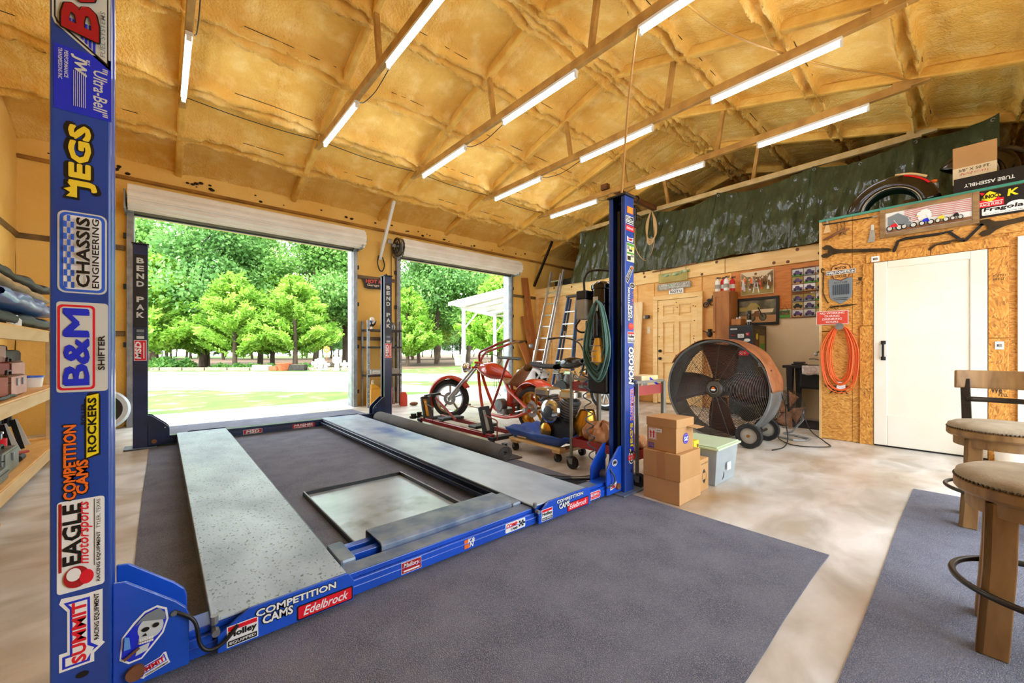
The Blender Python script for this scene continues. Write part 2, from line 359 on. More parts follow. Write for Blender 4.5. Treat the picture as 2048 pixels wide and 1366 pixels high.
struct(m.build('wall_gable', 'foam_dark'))
for z, x0, x1 in ((2.47, XL, D1[0]-.06), (1.29, XL, D1[0]-.06), (2.47, D1[1]+.06, D2[0]-.06), (1.29, D1[1]+.06, D2[0]-.06), (2.47, D2[1]+.06, 7.58), (1.29, D2[1]+.06, 7.58)):
    MB().box(x0, YW-.085, z-.035, x1, YW-.03, z+.035).build('girt', 'girt', wall_front, bevel=.006)
for z in (2.47, 1.29): MB().box(XL-.02, YB, z-.035, XL+.03, YW-.06, z+.035).build('girt', 'girt', wall_left, bevel=.006)
# fillet of foam where wall meets roof, with rodent-holed dark spots
random.seed(11)
sp = MB()
for _ in range(46):
    x = random.uniform(-1.2, 7.2); z = random.uniform(3.50, 3.60); r = random.uniform(.008, .022)
    sp.ball((x, YW-.075, z), (r*1.5, r*.6, r), 8, 6)
sp.build('foam_pits', 'crack', wall_front, smooth=180)['kind'] = 'stuff'
MB().box(XL, YW-.11, 3.42, XG, YW-.05, 3.47).build('eave_girt', 'foam_dark', wall_front, bevel=.02)

# roll-up doors
def rollup(n, x0, x1, chain):
    d = SE('door_%d' % n, ((x0+x1)/2, YW, 0)); L = (-(x0+x1)/2, -YW, 0)
    def bl(mb, nm, mt, **k):
        o = mb.build(nm, mt, d, world=False, **k); o.location = L; return o
    pr = []; N = 96
    for i in range(N):
        t = 2*PI*i/N; r = .150+.012*(1 if math.cos(t*13) > .2 else 0)+(.012 if math.cos(t*13+.5) > .9 else 0); pr.append((r*math.cos(t), r*math.sin(t)))
    m = MB().prism([(0, 7.45+a, 3.125+b) for a, b in pr], (x0-.02, 0, 0), (x1-x0+.12, 0, 0)); bl(m, 'door_coil', 'ivory', smooth=25)
    for k in range(5):
        z = 2.95+k*.05; m = MB().prism([(0, 7.64, z), (0, 7.655, z+.012), (0, 7.655, z+.04), (0, 7.64, z+.05), (0, 7.632, z+.05), (0, 7.645, z+.04), (0, 7.645, z+.012), (0, 7.632, z)], (x0, 0, 0), (x1-x0, 0, 0)); bl(m, 'curtain_slat', 'slat_grey')
    bl(MB().box(x0, 7.61, 2.925, x1, 7.67, 2.952), 'bottom_bar', 'black', bevel=.004)
    for x, s in ((x0, -1), (x1, 1)):
        g = MB().box(x-.03, 7.60, 0, x+.035, 7.625, 3.0).box(x-.03, 7.66, 0, x+.035, 7.685, 3.0).box(x+s*.035-.008, 7.60, 0, x+s*.035+.008, 7.685, 3.0).box(x-s*.03-.004, 7.69, 0, x-s*.03+.004, 7.9, 2.97)
        g = bl(g, 'guide_track', 'galv', bevel=.004)
        for z in (.25, 1.1, 1.9, 2.6): MB().box(x+s*.045, 7.61, z, x+s*.075, 7.66, z+.07).build('guide_clip', 'black', g)
        b = MB().box(x+s*.05-.01, 7.35, 2.93, x+s*.05+.01, 7.7, 3.2).cbox((x+s*.02, 7.55, 2.98), (.1, .1, .05)); bl(b, 'bracket', 'galv', bevel=.003)
    bl(MB().cyl((x0-.22 if chain else x0-.06, 7.45, 3.125), (x1+.16, 7.45, 3.125), .03), 'axle', 'galv')
    if chain:
        w = MB().torus((x0-.13, 7.45, 3.13), (1, 0, 0), .15, .012, 28, 6)
        for k in range(4): w.bar((x0-.13, 7.45-.15*math.cos(k*.785), 3.13-.15*math.sin(k*.785)), (x0-.13, 7.45+.15*math.cos(k*.785), 3.13+.15*math.sin(k*.785)), .02, .01)
        bl(w, 'chain_wheel', 'black', smooth=40)
        ch = MB().torus((x0-.09, 7.44, 3.10), (1, .3, 0), .17, .01, 24, 6).torus((x0-.17, 7.45, 3.04), (1, -.2, 0), .15, .009, 24, 6).tube([(x0-.05, 7.3, 3.1), (x0-.06, 7.29, 2.95), (x0-.09, 7.33, 2.85), (x0-.12, 7.4, 2.83)], .008, 6)
        bl(ch, 'hand_chain', 'wire', smooth=60); bl(MB().cyl((x0-.30, 7.47, 3.20), (x0-.22, 7.45, 3.19), .05, .05), 'tension_hub', 'slat_grey', smooth=40)
    return d
rollup(1, D1[0], D1[1], False); rollup(2, D2[0], D2[1], True)

# right wall: plywood and pine boards
wr = struct(MB().box(XR, 1.12, 0, XR+.12, YW, 2.68).build('wall_right', 'ply'))
for y0, y1, z0, z1, mt in ((4.62, 5.84, 0, 2.43, 'ply'), (5.86, 7.08, 0, 2.43, 'ply'), (7.10, 7.68, 0, 2.43, 'ply'), (4.24, 4.60, 0, 2.43, 'ply'), (2.76, 3.26, 0, 2.43, 'ply'), (3.28, 4.22, 2.16, 2.43, 'ply'), (1.15, 2.74, 1.73, 2.43, 'ply_orange')):
    MB().box(XR-.018, y0, z0+.01, XR+.01, y1, z1).build('plywood_sheet', mt, wr, bevel=.003)
MB().box(XR-.014, 1.15, 0, XR+.01, 2.74, 1.72).build('drywall', 'cream', wr)
for y0, y1 in ((1.13, 2.86), (2.87, 5.2), (5.21, 7.7)):
    b = MB().box(XR-.035, y0, 2.445, XR+.02, y1, 2.70).build('pine_board', 'pine', wr, bevel=.004)
    k = MB()
    for q in range(5):
        yy = random.uniform(y0+.1, y1-.1); zz = random.uniform(2.47, 2.68); k.lathe([(0, 0), (.02, .001), (.026, 0)], (XR-.036, yy, zz), (-1, 0, 0), 12)
    k.build('knots', 'knot', b)
MB().box(XR-.03, 7.58, 0, XR, 7.68, 2.68).build('corner_board', 'pine', wr, bevel=.004)
struct(MB().box(XR+.02, 1.1, 2.60, XG, YW, 2.68).build('floor_loft', 'loft_dark'))

# pine six-panel door
d3 = SE('door_3', (XR, 3.73, 0))
def w3(mb, nm, mt, par=None, **k):
    o = mb.build(nm, mt, par or d3, world=False, **k)
    if par is None: o.location = (-XR, -3.73, 0)
    return o
slab = MB().box(XR-.045, 3.34, .02, XR-.02, 4.13, 2.06)
for y0, y1 in ((3.34, 3.45), (3.69, 3.78), (4.02, 4.13)): slab.box(XR-.07, y0, .021, XR-.046, y1, 2.059)
for z0, z1 in ((.021, .25), (.82, .98), (1.62, 1.74), (1.95, 2.059)):
    for y0, y1 in ((3.4505, 3.6895), (3.7805, 4.0195)): slab.box(XR-.0697, y0, z0, XR-.046, y1, z1)
sl = w3(slab, 'door_slab', 'pine')
kn = MB()
random.seed(5)
for q in range(26): kn.lathe([(0, 0), (.008, .0015), (.012, 0)], (XR-.0705, random.choice((random.uniform(3.36, 3.44), random.uniform(3.7, 3.77), random.uniform(4.03, 4.12))), random.uniform(.1, 2.0)), (-1, 0, 0), 10)
w3(kn, 'knots', 'knot', sl)
for y0, y1 in ((3.47, 3.67), (3.80, 4.00)):
    for z0, z1 in ((.28, .79), (1.01, 1.59), (1.77, 1.92)):
        p = w3(MB().box(XR-.058, y0+.012, z0+.012, XR-.04, y1-.012, z1-.012), 'door_panel', 'pine', sl, bevel=.012)
w3(MB().box(XR-.085, 4.135, 0, XR+.0, 4.23, 2.0645).box(XR-.085, 3.24, 0, XR, 3.335, 2.0645).box(XR-.085, 3.24, 2.065, XR, 4.23, 2.16), 'door_casing', 'pine', bevel=.006)
for z in (1.05, .90): w3(MB().cyl((XR-.07, 4.075, z), (XR-.11, 4.075, z), .03, .026, 18).cyl((XR-.11, 4.075, z), (XR-.125, 4.075, z), .012), 'door_knob', 'black', sl, smooth=40)

# OSB utility room
XO = 6.0
wo = struct(MB().box(XO, YB, 0, XO+.1, 1.17, 2.60).box(XO, 1.07, 0, XR, 1.17, 2.60).build('wall_utility', 'osb'))
for y0, y1, z0, z1, mt in ((.885, 1.17, 0, 1.28, 'osb'), (.885, 1.17, 1.285, 2.60, 'osb'), (-1.3, .88, 2.16, 2.60, 'osb'), (-1.3, -.25, 0, 2.155, 'osb'), (.70, .88, 0, 2.155, 'osb')):
    MB().box(XO-.012, y0, z0+.005, XO+.01, y1, z1).build('osb_sheet', mt, wo, bevel=.002)
MB().box(XO-.035, .70, 0, XO, .815, 1.33).build('casing_board', 'osb2', wo, bevel=.003)
MB().box(XO-.035, .70, 1.335, XO, .79, 2.03).build('casing_board', 'osb2', wo, bevel=.003)
MB().box(XO-.035, .26, 2.035, XO, .76, 2.13).build('casing_board', 'osb2', wo, bevel=.003)
MB().box(XO-.035, -.25, 2.035, XO, .255, 2.13).build('casing_board', 'osb2', wo, bevel=.003)
MB().box(XO-.035, -.25, 0, XO, -.125, 1.17).build('casing_board', 'osb2', wo, bevel=.003)
MB().box(XO-.035, -.25, 1.175, XO, -.125, 2.03).build('casing_board', 'osb2', wo, bevel=.003)
MB().box(XO-.02, 1.165, 0, XO+.08, 1.19, 2.6).build('corner_strip', 'lumber', wo)
struct(MB().box(XO-.03, YB, 2.600, XR, 1.19, 2.625).build('trim_1', 'green_edge'))
d4 = SE('door_4', (XO, .28, 0))
def w4(mb, nm, mt, par=None, **k):
    o = mb.build(nm, mt, par or d4, world=False, **k)
    if par is None: o.location = (-XO, -.28, 0)
    return o
s4 = MB().box(XO-.03, -.12, .018, XO+.01, .695, 2.03)
leaf = w4(s4, 'door_slab', 'white_paint')
lp = MB()
for y0, y1, z0, z1 in ((.585, .695, .018, 2.03), (-.12, -.01, .018, 2.03), (-.01, .585, 1.955, 2.03), (-.01, .585, .018, .35)): lp.box(XO-.044, y0, z0, XO-.028, y1, z1)
w4(lp, 'door_rails', 'white_paint', leaf, bevel=.005)
w4(MB().box(XO-.085, .606, .962, XO-.07, .626, 1.15).cyl((XO-.08, .616, .975), (XO-.04, .616, .975), .011).cyl((XO-.08, .616, 1.138), (XO-.04, .616, 1.138), .011).cbox((XO-.046, .616, .968), (.006, .04, .04)).cbox((XO-.046, .616, 1.143), (.006, .04, .04)), 'door_handle', 'black', leaf, bevel=.003)
w4(MB().box(XO-.02, -.12, 0, XO, .69, .017), 'door_sweep', 'black')
d5 = SE('door_5', (XO, -.75, 0))
o = MB().box(XO-.05, -.36, 0, XO, -.30, 2.11).box(XO-.05, -1.3, 2.05, XO, -.36, 2.11).build('door_frame', 'white', d5, world=False, bevel=.004); o.location = (-XO, .75, 0)
o = MB().box(XO-.03, -1.3, 0, XO-.01, -.37, 2.05).build('door_slab', 'white_paint', d5, world=False); o.location = (-XO, .75, 0)
# ------------------------------------------------------------ tube lights on the trusses
names = ['first', 'second', 'third', 'fourth', 'fifth']
for k, x in enumerate(TRX[1:6]):
    for y0, y1, w in ((4.70, 5.93, 'door end'), (2.68, 3.87, 'middle'), (.77, 1.96, 'near end')):
        if k == 0 and y1 < 4.5: continue
        t = E('tube_light', 'white tube light, %s of the %s roof truss from the left wall' % (w, names[k]), 'light', (x, (y0+y1)/2, 3.97), group='tube lights under the roof trusses')
        MB().box(x-.028, y0, 3.945, x+.028, y1, 3.979).build('housing', 'fixture', t, bevel=.006)
        for q in (0,): MB().cyl((x+q, y0+.03, 3.912), (x+q, y1-.03, 3.912), .015, n=10).build('tube', 'tube_on', t, smooth=60)
        MB().cbox((x, y0+.012, 3.921), (.04, .024, .05)).build('end_cap', 'fixture', t, bevel=.004); MB().cbox((x, y1-.012, 3.921), (.04, .024, .05)).build('end_cap', 'fixture', t, bevel=.004)
    j = MB().tube(bez([(x+.04, 4.72, 3.97), (x+.05, 4.6, 3.93), (x+.05, 4.3, 3.90), (x+.045, 4.0, 3.94), (x+.04, 3.86, 3.97)]), .005, 6)
    tag(j.build('power_cord', 'wire', smooth=60), 'thin dark cord linking two tube lights on the %s truss from the left wall' % names[k], 'cord', 'light cords')
    if k < 4:
        x2 = TRX[k+2]; j = MB().tube(bez([(x, 6.12, 4.06), (x+.5, 6.1, 4.02), (x+1.0, 6.1, 4.02), (x2, 6.12, 4.06)]), .005, 6)
        tag(j.build('power_cord', 'wire', smooth=60), 'thin dark wire strung between the door-side ends of trusses %s and %s' % (names[k], names[k+1]), 'cord', 'light cords')
# ------------------------------------------------------------ four-post car lift
mat('blue', '#1b57d6', '#184ab8', 3, .28, coat=.3); mat('navy_shaded', '#1b2f5c', '#16233f', 4, .3, coat=.2)  # navy tone: lift blue with the far end's backlit darkness in its colour
mat('deck', '#bccfe2', '#93a9c0', 4, .34, .1, bump=.08, bscale=90, stretch=(1, .6, 1), detail=14, lo=.34, hi=.7, c3='#5f6e7c', s3=95, lo3=.58, hi3=.68, rough2=.5); mat('deck2', '#bccfe2', '#93a9c0', 4, .34, .1, bump=.08, bscale=90, stretch=(1, .6, 1), detail=14, lo=.34, hi=.7, c3='#3f68b8', s3=1.7, lo3=.52, hi3=.7, rough2=.5)
mat('deck_side', '#5d6a78', '#3c4654', 9, .4, .4)
mat('worn_grey', '#8a98a8', '#5c7090', 8, .4, .3, detail=8)
mat('red', '#e0162b', rough=.35); mat('dred', '#a81420', rough=.4); mat('yellow', '#f2dc1e', rough=.35); mat('yellow2', '#f0d236', rough=.4); mat('orange', '#f2711c', rough=.4)
mat('ink', '#0c0c0e', rough=.4); mat('paper', '#eef0f0', rough=.4); mat('silver_ink', '#cfd2cd', rough=.35); mat('royal', '#1a2fd0', rough=.35); mat('mid_blue', '#2d63d8', rough=.35)
mat('bone', '#c9d2d6', rough=.4); mat('grey_ink', '#7b858c', rough=.4); mat('sky_ink', '#5f9be8', rough=.4); mat('pink', '#d2437a', rough=.4); mat('green_ink', '#4f9a3a', rough=.4); mat('brown', '#8a5a36', '#6d4226', 12, .7); mat('cable', '#3c4a58', rough=.45)
mat('post_blue', '#1b49ab', '#193f92', 3, .3, coat=.2)
LX, RX, NY, FY = -.17, 2.60, 1.72, 5.90
lift = E('car_lift', 'blue four-post car lift covered in racing stickers, standing on grey carpet', 'car lift', (1.2, 3.8, 0))
def post(x, y, side, mt, h=2.19):
    """C-channel, open towards the runways (side=+1 opens to +X)"""
    a, b, t = .06, .07, .012; s = side
    pts = [(-a*s, -b), (a*s, -b), (a*s, -b+.035), (a*s-t*s, -b+.035), (a*s-t*s, -b+t), (-a*s+t*s, -b+t), (-a*s+t*s, b-t), (a*s-t*s, b-t), (a*s-t*s, b-.035), (a*s, b-.035), (a*s, b), (-a*s, b)]
    p = MB().prism([(x+u, y+v, .012) for u, v in pts], (0, 0, 0), (0, 0, h-.012)).build('post', mt, lift, bevel=.006)
    MB().box(x-a-.01, y-b-.01, h, x+a+.01, y+b+.01, h+.014).cyl((x, y, h), (x, y, h+.045), .012).build('post_cap', 'black', p, bevel=.003)
    MB().box(x-.13, y-.11, .008, x+.13, y+.11, .018).build('base_plate', 'worn_grey', p, bevel=.003)
    MB().box(x+.02*s, y-.012, .05, x+.035*s, y+.012, h-.1).box(x-a*s+t*s, y-b+t, .05, x-a*s+t*s+.003*s, y+b-t, h-.02).build('latch_ladder', 'black', p)
    return p
pNL = post(LX, NY, 1, 'post_blue'); pNR = post(RX, NY, -1, 'post_blue'); pFL = post(LX, FY, 1, 'navy_shaded'); pFR = post(RX, FY, -1, 'navy_shaded')
def beam(y, s, mt, nm):
    m = MB().box(LX-.02, y-.055, .022, RX+.02, y+.055, .088).box(LX-.02, y-.04, .088, RX+.02, y+.055, .112).box(LX+.07, y-.058, .055, RX-.07, y-.05, .063)
    b = m.build('crossbeam', mt, lift, bevel=.005)
    for x, k in ((LX+.06, 1), (RX-.06, -1)):
        for yy in (y-.075, y+.063):
            pts = [(0, .355), (.03, .35), (.145, .245), (.17, .215), (.178, .19), (.178, .026), (0, .026)]
            MB().prism([(x+k*u, yy, z) for u, z in pts], (0, 0, 0), (0, .012, 0)).build('end_plate', mt, b, bevel=.003)
        MB().cyl((x+k*.05, y-.074, .07), (x+k*.05, y-.09, .07), .022, n=14).build('sheave_pin', 'brown', b, smooth=40); MB().cyl((x+k*.14, y-.074, .21), (x+k*.14, y-.083, .21), .008, n=10).build('bolt', 'galv', b, smooth=40); MB().cyl((x+k*.05, y-.06, .13), (x+k*.05, y+.06, .13), .035, n=16).build('sheave', 'galv', b, smooth=40)
    return b
bN = beam(1.755, 1, 'blue', 'near'); bF = beam(5.90, 1, 'navy_shaded', 'far')
MB().box(LX+.3, 1.715, .1125, RX-.3, 1.80, .1145).build('worn_top', 'worn_grey', bN)
for x0, x1, mt in ((.128, .578, 'deck_side'), (1.662, 2.150, 'navy_shaded')):
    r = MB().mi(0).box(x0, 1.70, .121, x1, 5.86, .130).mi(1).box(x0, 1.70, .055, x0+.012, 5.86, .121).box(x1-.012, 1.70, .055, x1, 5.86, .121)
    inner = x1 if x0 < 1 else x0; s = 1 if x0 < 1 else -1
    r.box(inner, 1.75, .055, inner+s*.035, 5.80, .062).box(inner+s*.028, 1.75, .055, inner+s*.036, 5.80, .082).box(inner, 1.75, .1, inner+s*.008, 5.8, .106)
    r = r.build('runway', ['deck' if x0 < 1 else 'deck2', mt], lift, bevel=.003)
    pts = [(x0+.015, .024), (x1+.02, .024), (x1+.02, .105), (x1-.005, .140), (x0+.105, .140), (x0+.015, .085)]
    MB().prism([(u, 1.674, z) for u, z in pts], (0, 0, 0), (0, .012, 0)).build('stop_plate', 'blue', r, bevel=.002)
    MB().prism([(u, 5.865, z) for u, z in pts], (0, 0, 0), (0, .012, 0)).build('stop_plate', 'navy_shaded', r, bevel=.002)
    MB().cyl((x0+.01, 1.69, .10), (x0+.01, 1.665, .10), .012, n=8).cyl((x0+.008, 1.70, .118), (x0+.008, 1.70, .145), .012, n=8).build('bolt', 'galv', r)
# sliding bridge between the runways at the near end
jb = MB().box(.60, 1.845, .085, 1.64, 1.885, .125).box(.60, 1.93, .085, 1.64, 1.97, .125).build('bridge_rails', 'blue', lift, bevel=.004)
for xx in (.585, 1.585): MB().box(xx, 1.80, .06, xx+.07, 2.0, .135).build('bridge_roller', 'worn_grey', jb, bevel=.012)
MB().prism([(0, 1.81, .10), (0, 1.81, .135), (0, 1.825, .15), (0, 2.0, .15), (0, 2.01, .14), (0, 2.01, .10), (0, 2.0, .10), (0, 2.0, .14), (0, 1.83, .14), (0, 1.82, .13), (0, 1.82, .10)], (.775, 0, 0), (.81, 0, 0)).build('bridge_tray', 'worn_grey', jb, bevel=.003)
# hoses at the beam ends
MB().tube(bez([(LX+.2, 1.68, .215), (LX+.25, 1.665, .17), (LX+.265, 1.66, .09), (LX+.29, 1.655, .06), (LX+.33, 1.66, .065), (LX+.37, 1.67, .10)]), .006, 8).build('hose', 'black', bN, smooth=60)
MB().tube(bez([(RX-.20, 1.675, .20), (RX-.185, 1.66, .17), (RX-.175, 1.655, .13), (RX-.2, 1.66, .10), (RX-.25, 1.67, .09)]), .006, 8).build('hose', 'cable', bN, smooth=60)
MB().tube(bez([(2.15, 2.25, .10), (2.3, 2.20, .05), (2.5, 2.05, .03), (2.7, 1.95, .04), (2.72, 1.9, .18), (2.68, 1.86, .5), (2.66, 1.85, .8)]), .013, 8).build('hose', 'cable', bN, smooth=60)
MB().tube(bez([(2.13, 2.38, .10), (2.25, 2.30, .06), (2.45, 2.12, .03), (2.56, 1.98, .05), (2.55, 1.86, .12)]), .016, 8).build('hose', 'black', bN, smooth=60)
MB().tube(bez([(2.14, 2.32, .10), (2.3, 2.24, .045), (2.42, 2.14, .03), (2.5, 1.96, .06), (2.5, 1.83, .11)]), .009, 8).build('hose', 'galv', bN, smooth=60)
# hydraulic power unit on the back of the near right post
pu = MB().cyl((2.60, 1.90, 1.29), (2.60, 1.90, 1.53), .075, n=24).lathe([(.075, 1.53), (.082, 1.535), (.082, 1.565), (.05, 1.59), (0, 1.59)], (2.60, 1.90, 0), (0, 0, 1), 24).build('pump_motor', 'black_gloss', pNR, smooth=35)
MB().box(2.5235, 1.88, 1.36, 2.5265, 1.925, 1.47).build('rating_plate', 'silver_ink', pu)
MB().box(2.50, 1.985, 1.30, 2.60, 2.075, 1.46).build('switch_box', 'slat_grey', pu, bevel=.008)
MB().box(2.50, 1.98, 1.46, 2.62, 2.075, 1.53).build('switch_cap', 'black', pu, bevel=.008)
MB().box(2.52, 1.80, 1.14, 2.68, 2.0, 1.29).cyl((2.53, 1.9, 1.22), (2.47, 1.9, 1.22), .03, n=14).build('pump_block', 'black', pu, bevel=.01)
MB().box(2.52, 1.80, .72, 2.68, 1.985, 1.14).build('oil_tank', 'black', pu, bevel=.018)
MB().tube(bez([(2.55, 2.03, 1.53), (2.55, 2.03, 1.62), (2.55, 1.98, 1.68), (2.58, 1.88, 1.68), (2.6, 1.8, 1.66)]), .009, 8).build('conduit', 'wire', pu, smooth=60); MB().tube(bez([(2.52, 2.05, 1.30), (2.50, 2.08, 1.24), (2.50, 2.03, 1.2), (2.52, 1.97, 1.2)]), .008, 8).build('conduit', 'wire', pu, smooth=60)
MB().tube([(2.47+.028*math.cos(t*.5), 1.98+.028*math.sin(t*.5)-.0009*t, 1.0-.0071*t) for t in range(0, 130)], .005, 5).build('coiled_hose', 'cable', pNR, smooth=60)

# ---- stickers on the near left post (face at y = 1.65)
fy = NY-.07
def dz(z): return z
P = lambda x0, z0, rot: Decal((x0, fy, z0), (1, 0, 0), (0, 0, 1), rot)
Dn = lambda x, z: P(x, z, -90)     # reads downwards: u runs down, v runs right
Up = lambda x, z: P(x, z, 90)      # reads upwards: u runs up, v runs left
d = Up(-.112, 1.865)               # outlined red lettering badge at the top, cut by its slanted lower end
d.poly([(0, 0), (.31, 0), (.31, .113), (.10, .113), (.085, .108)], 'silver_ink').poly([(.01, .004), (.31, .004), (.31, .109), (.102, .109), (.088, .104)], 'ink').poly([(.018, .007), (.31, .007), (.31, .106), (.104, .106), (.092, .101)], 'silver_ink')
for k in range(9): d.poly([(.035+k*.0085, .030+k*.0078), (.11, .030+k*.0078), (.11, .0355+k*.0078), (.040+k*.0085, .0355+k*.0078)], 'royal')
d.text('BG', .062, .018, .285, .100, 'ink', .08, .1).text('BG', .066, .022, .281, .096, 'dred', .05, .1).text('FUEL SYSTEMS', .03, .010, .16, .020, 'grey_ink', .01); d.done(pNL)
d = Dn(-.222, 1.895); d.rect(0, 0, .178, .112, 'royal').text('"Ultra-Bell"', .03, .075, .17, .105, 'silver_ink', .02, .1).text('BY', .02, .062, .035, .069, 'silver_ink').text('JW', .015, .032, .07, .063, 'silver_ink', .06, .15)
for k in range(7): d.rect(.06, .037+k*.0038, .16, .0382+k*.0038, 'silver_ink')
d.text('PERFORMANCE', .015, .02, .09, .028, 'silver_ink', .02).text('TRANSMISSIONS INC', .012, .009, .098, .017, 'silver_ink', .02); d.done(pNL)
d = Up(-.133, 1.48)
d.text('JEGS', .012, -.003, .213, .071, 'ink', .16).poly([(-.006, .040), (-.006, .072), (.012, .066), (.02, .076), (.03, .066), (.046, .070), (.042, .04)], 'ink').text('JEGS', .020, .006, .205, .062, 'yellow2', .07).poly([(.0, .045), (.0, .066), (.012, .058), (.02, .07), (.028, .057), (.04, .064), (.035, .045)], 'yellow2').text("'", .16, .05, .168, .062, 'ink', .04); d.done(pNL)
d = Up(-.119, 1.212)
d.rect(0, 0, .228, .096, 'silver_ink', .016).rect(.004, .004, .224, .092, 'mid_blue', .014).rect(.011, .011, .217, .085, 'paper', .01)
for i in range(12):
    for j in range(3):
        if (i+j) % 2 == 0: d.rect(.014+i*.0166, .064+j*.0066, .014+(i+1)*.0166, .064+(j+1)*.0066, 'mid_blue')
d.text('CHASSIS', .016, .033, .212, .060, 'ink', .05).text('ENGINEERING', .016, .015, .212, .029, 'ink', .03); d.done(pNL)
d = Up(-.117, .935); d.rect(0, 0, .252, .100, 'silver_ink', .008).rect(.006, .026, .244, .098, 'red', .01).rect(.012, .031, .238, .093, 'silver_ink', .008).text('B&M', .020, .038, .228, .086, 'royal', 0).text('B&M', .024, .037, .232, .085, 'royal', 0).text('B&M', .022, .040, .230, .088, 'royal', 0).text('B&M', .018, .036, .226, .084, 'royal', 0).text('B&M', .026, .039, .234, .087, 'royal', 0).text('SHIFTER', .06, .006, .16, .020, 'ink', .04); d.done(pNL)
d = Up(-.136, .632); d.poly([(.11, .028), (.28, .028), (.30, .02), (.30, .0), (.29, -.004), (.12, -.004)], 'ink').poly([(.115, .024), (.29, .024), (.296, .0), (.125, .0)], 'yellow').text('ROLLER', .21, .026, .27, .034, 'ink', .03).text('ROCKERS', .13, .004, .285, .022, 'ink', .05).text('COMPETITION', .0, .042, .215, .07, 'ink', .12).text('COMPETITION', .004, .043, .212, .068, 'orange', .05).text('CAMS', .012, .018, .115, .046, 'ink', .12).text('CAMS', .016, .020, .112, .044, 'orange', .06); d.done(pNL)
d = Up(-.124, .378); d.rect(0, 0, .255, .092, 'paper', .008).rect(.06, .020, .25, .0215, 'ink').rect(.06, .083, .25, .089, 'dred').text('EAGLE', .075, .045, .245, .082, 'ink', .05).text('motorsports', .07, .024, .248, .05, 'red', .01, .3).text('RACING EQUIPMENT', .012, .007, .155, .016, 'ink', .03).text('TYLER, TEXAS', .165, .007, .248, .016, 'ink', .0).oval(.04, .055, .03, .025, 'dred').oval(.048, .06, .018, .014, 'paper').oval(.035, .035, .02, .014, 'red'); d.done(pNL)
def summit(d, L, H):
    d.poly([(0, .2*H), (.0, H), (.25*L, H*1.0), (.25*L, .82*H), (.8*L, .82*H), (.93*L, H), (L, .95*H), (.98*L, .42*H), (.99*L, .0), (.25*L, 0), (.22*L, -.06*H), (.12*L, .2*H)], 'paper')
    d.poly([(.03*L, .3*H), (.03*L, .93*H), (.2*L, .93*H), (.2*L, .76*H), (.82*L, .76*H), (.93*L, .9*H), (.93*L, .3*H), (.28*L, .28*H), (.2*L, .1*H), (.15*L, .28*H)], 'royal').poly([(.06*L, .38*H), (.06*L, .86*H), (.17*L, .86*H), (.17*L, .7*H), (.84*L, .7*H), (.9*L, .8*H), (.9*L, .36*H), (.26*L, .36*H), (.2*L, .2*H)], 'paper')
    d.text('SUMMIT', .06*L, .38*H, .9*L, .72*H, 'red', .06).text('RACING EQUIPMENT', .3*L, .06*H, .95*L, .2*H, 'ink', .03); return d
summit(Up(-.128, .163), .203, .084).done(pNL)
d = P(0, 0, 0); d.oval(-.168, .137, .013, .009, 'ink'); d.done(pNL)
# skull sticker on the end plate
epf = 1.755-.075
d = Decal((-.095, epf, .10), (1, 0, 0), (0, 0, 1), 0)
d.poly([(0, .02), (.02, .0), (.05, .002), (.075, .03), (.1, .06), (.112, .1), (.108, .135), (.085, .152), (.055, .145), (.03, .12), (.005, .085)], 'paper').poly([(.004, .024), (.022, .006), (.048, .007), (.071, .034), (.096, .064), (.107, .1), (.103, .132), (.083, .146), (.057, .139), (.034, .115), (.009, .083)], 'royal')
d.oval(.07, .09, .03, .034, 'bone').poly([(.04, .05), (.075, .05), (.078, .075), (.045, .08)], 'bone').poly([(.035, .018), (.062, .024), (.068, .045), (.04, .042)], 'bone').poly([(.034, .108), (.05, .118), (.104, .102), (.104, .122), (.09, .143), (.06, .136), (.045, .124)], 'grey_ink').oval(.058, .09, .009, .007, 'ink').oval(.082, .094, .008, .007, 'ink').poly([(.05, .072), (.058, .08), (.062, .07)], 'ink')
for k in range(6): d.rect(.044+k*.0055, .05, .0485+k*.0055, .066, 'paper')
d.rect(.043, .0575, .077, .059, 'ink').poly([(.008, .024), (.012, .016), (.046, .04), (.043, .047)], 'brown').poly([(.01, .05), (.025, .05), (.022, .085), (.012, .09)], 'sky_ink'); d.done(bN)
summit(Decal((-.06, epf, .035), (1, 0, .28), (-.28, 0, 1), 0), .085, .042).done(bN)
# stickers on the near right post
d = P(2.557, 2.065, 0); d.rect(.008, 0, .088, .05, 'orange')
for k in range(5): d.rect(.018, .008+k*.008, .078, .011+k*.008, 'yellow2')
d.done(pNR)
d = P(2.550, 1.985, 0); d.rect(0, 0, .1, .06, 'paper').rect(.005, .03, .095, .055, 'ink').rect(.01, .045, .06, .05, 'paper').rect(.01, .035, .08, .039, 'paper').rect(.005, .005, .095, .012, 'ink').rect(.005, .018, .095, .024, 'grey_ink'); d.done(pNR)
d = P(2.550, 1.935, 0); d.rect(0, 0, .108, .042, 'red', .004).text('Edelbrock', .01, .012, .098, .032, 'paper', .01, .3); d.done(pNR)
d = P(2.565, 1.858, 0); d.poly([(0, 0), (.08, .0), (.085, .035), (.06, .028), (.02, .028), (0, .038)], 'paper').text('SUMMIT', .008, .006, .076, .026, 'red', .05); d.done(pNR)
d = P(2.560, 1.71, 0); d.rect(0, 0, .1, .138, 'cream').rect(.004, .115, .096, .134, 'green_ink').rect(.004, .055, .096, .068, 'green_ink').rect(.03, .075, .07, .09, 'ink').rect(.055, .035, .09, .05, 'grey_ink').rect(.01, .01, .05, .04, 'ink').rect(.06, .09, .09, .11, 'yellow2').rect(.01, .09, .03, .11, 'grey_ink'); d.done(pNR)
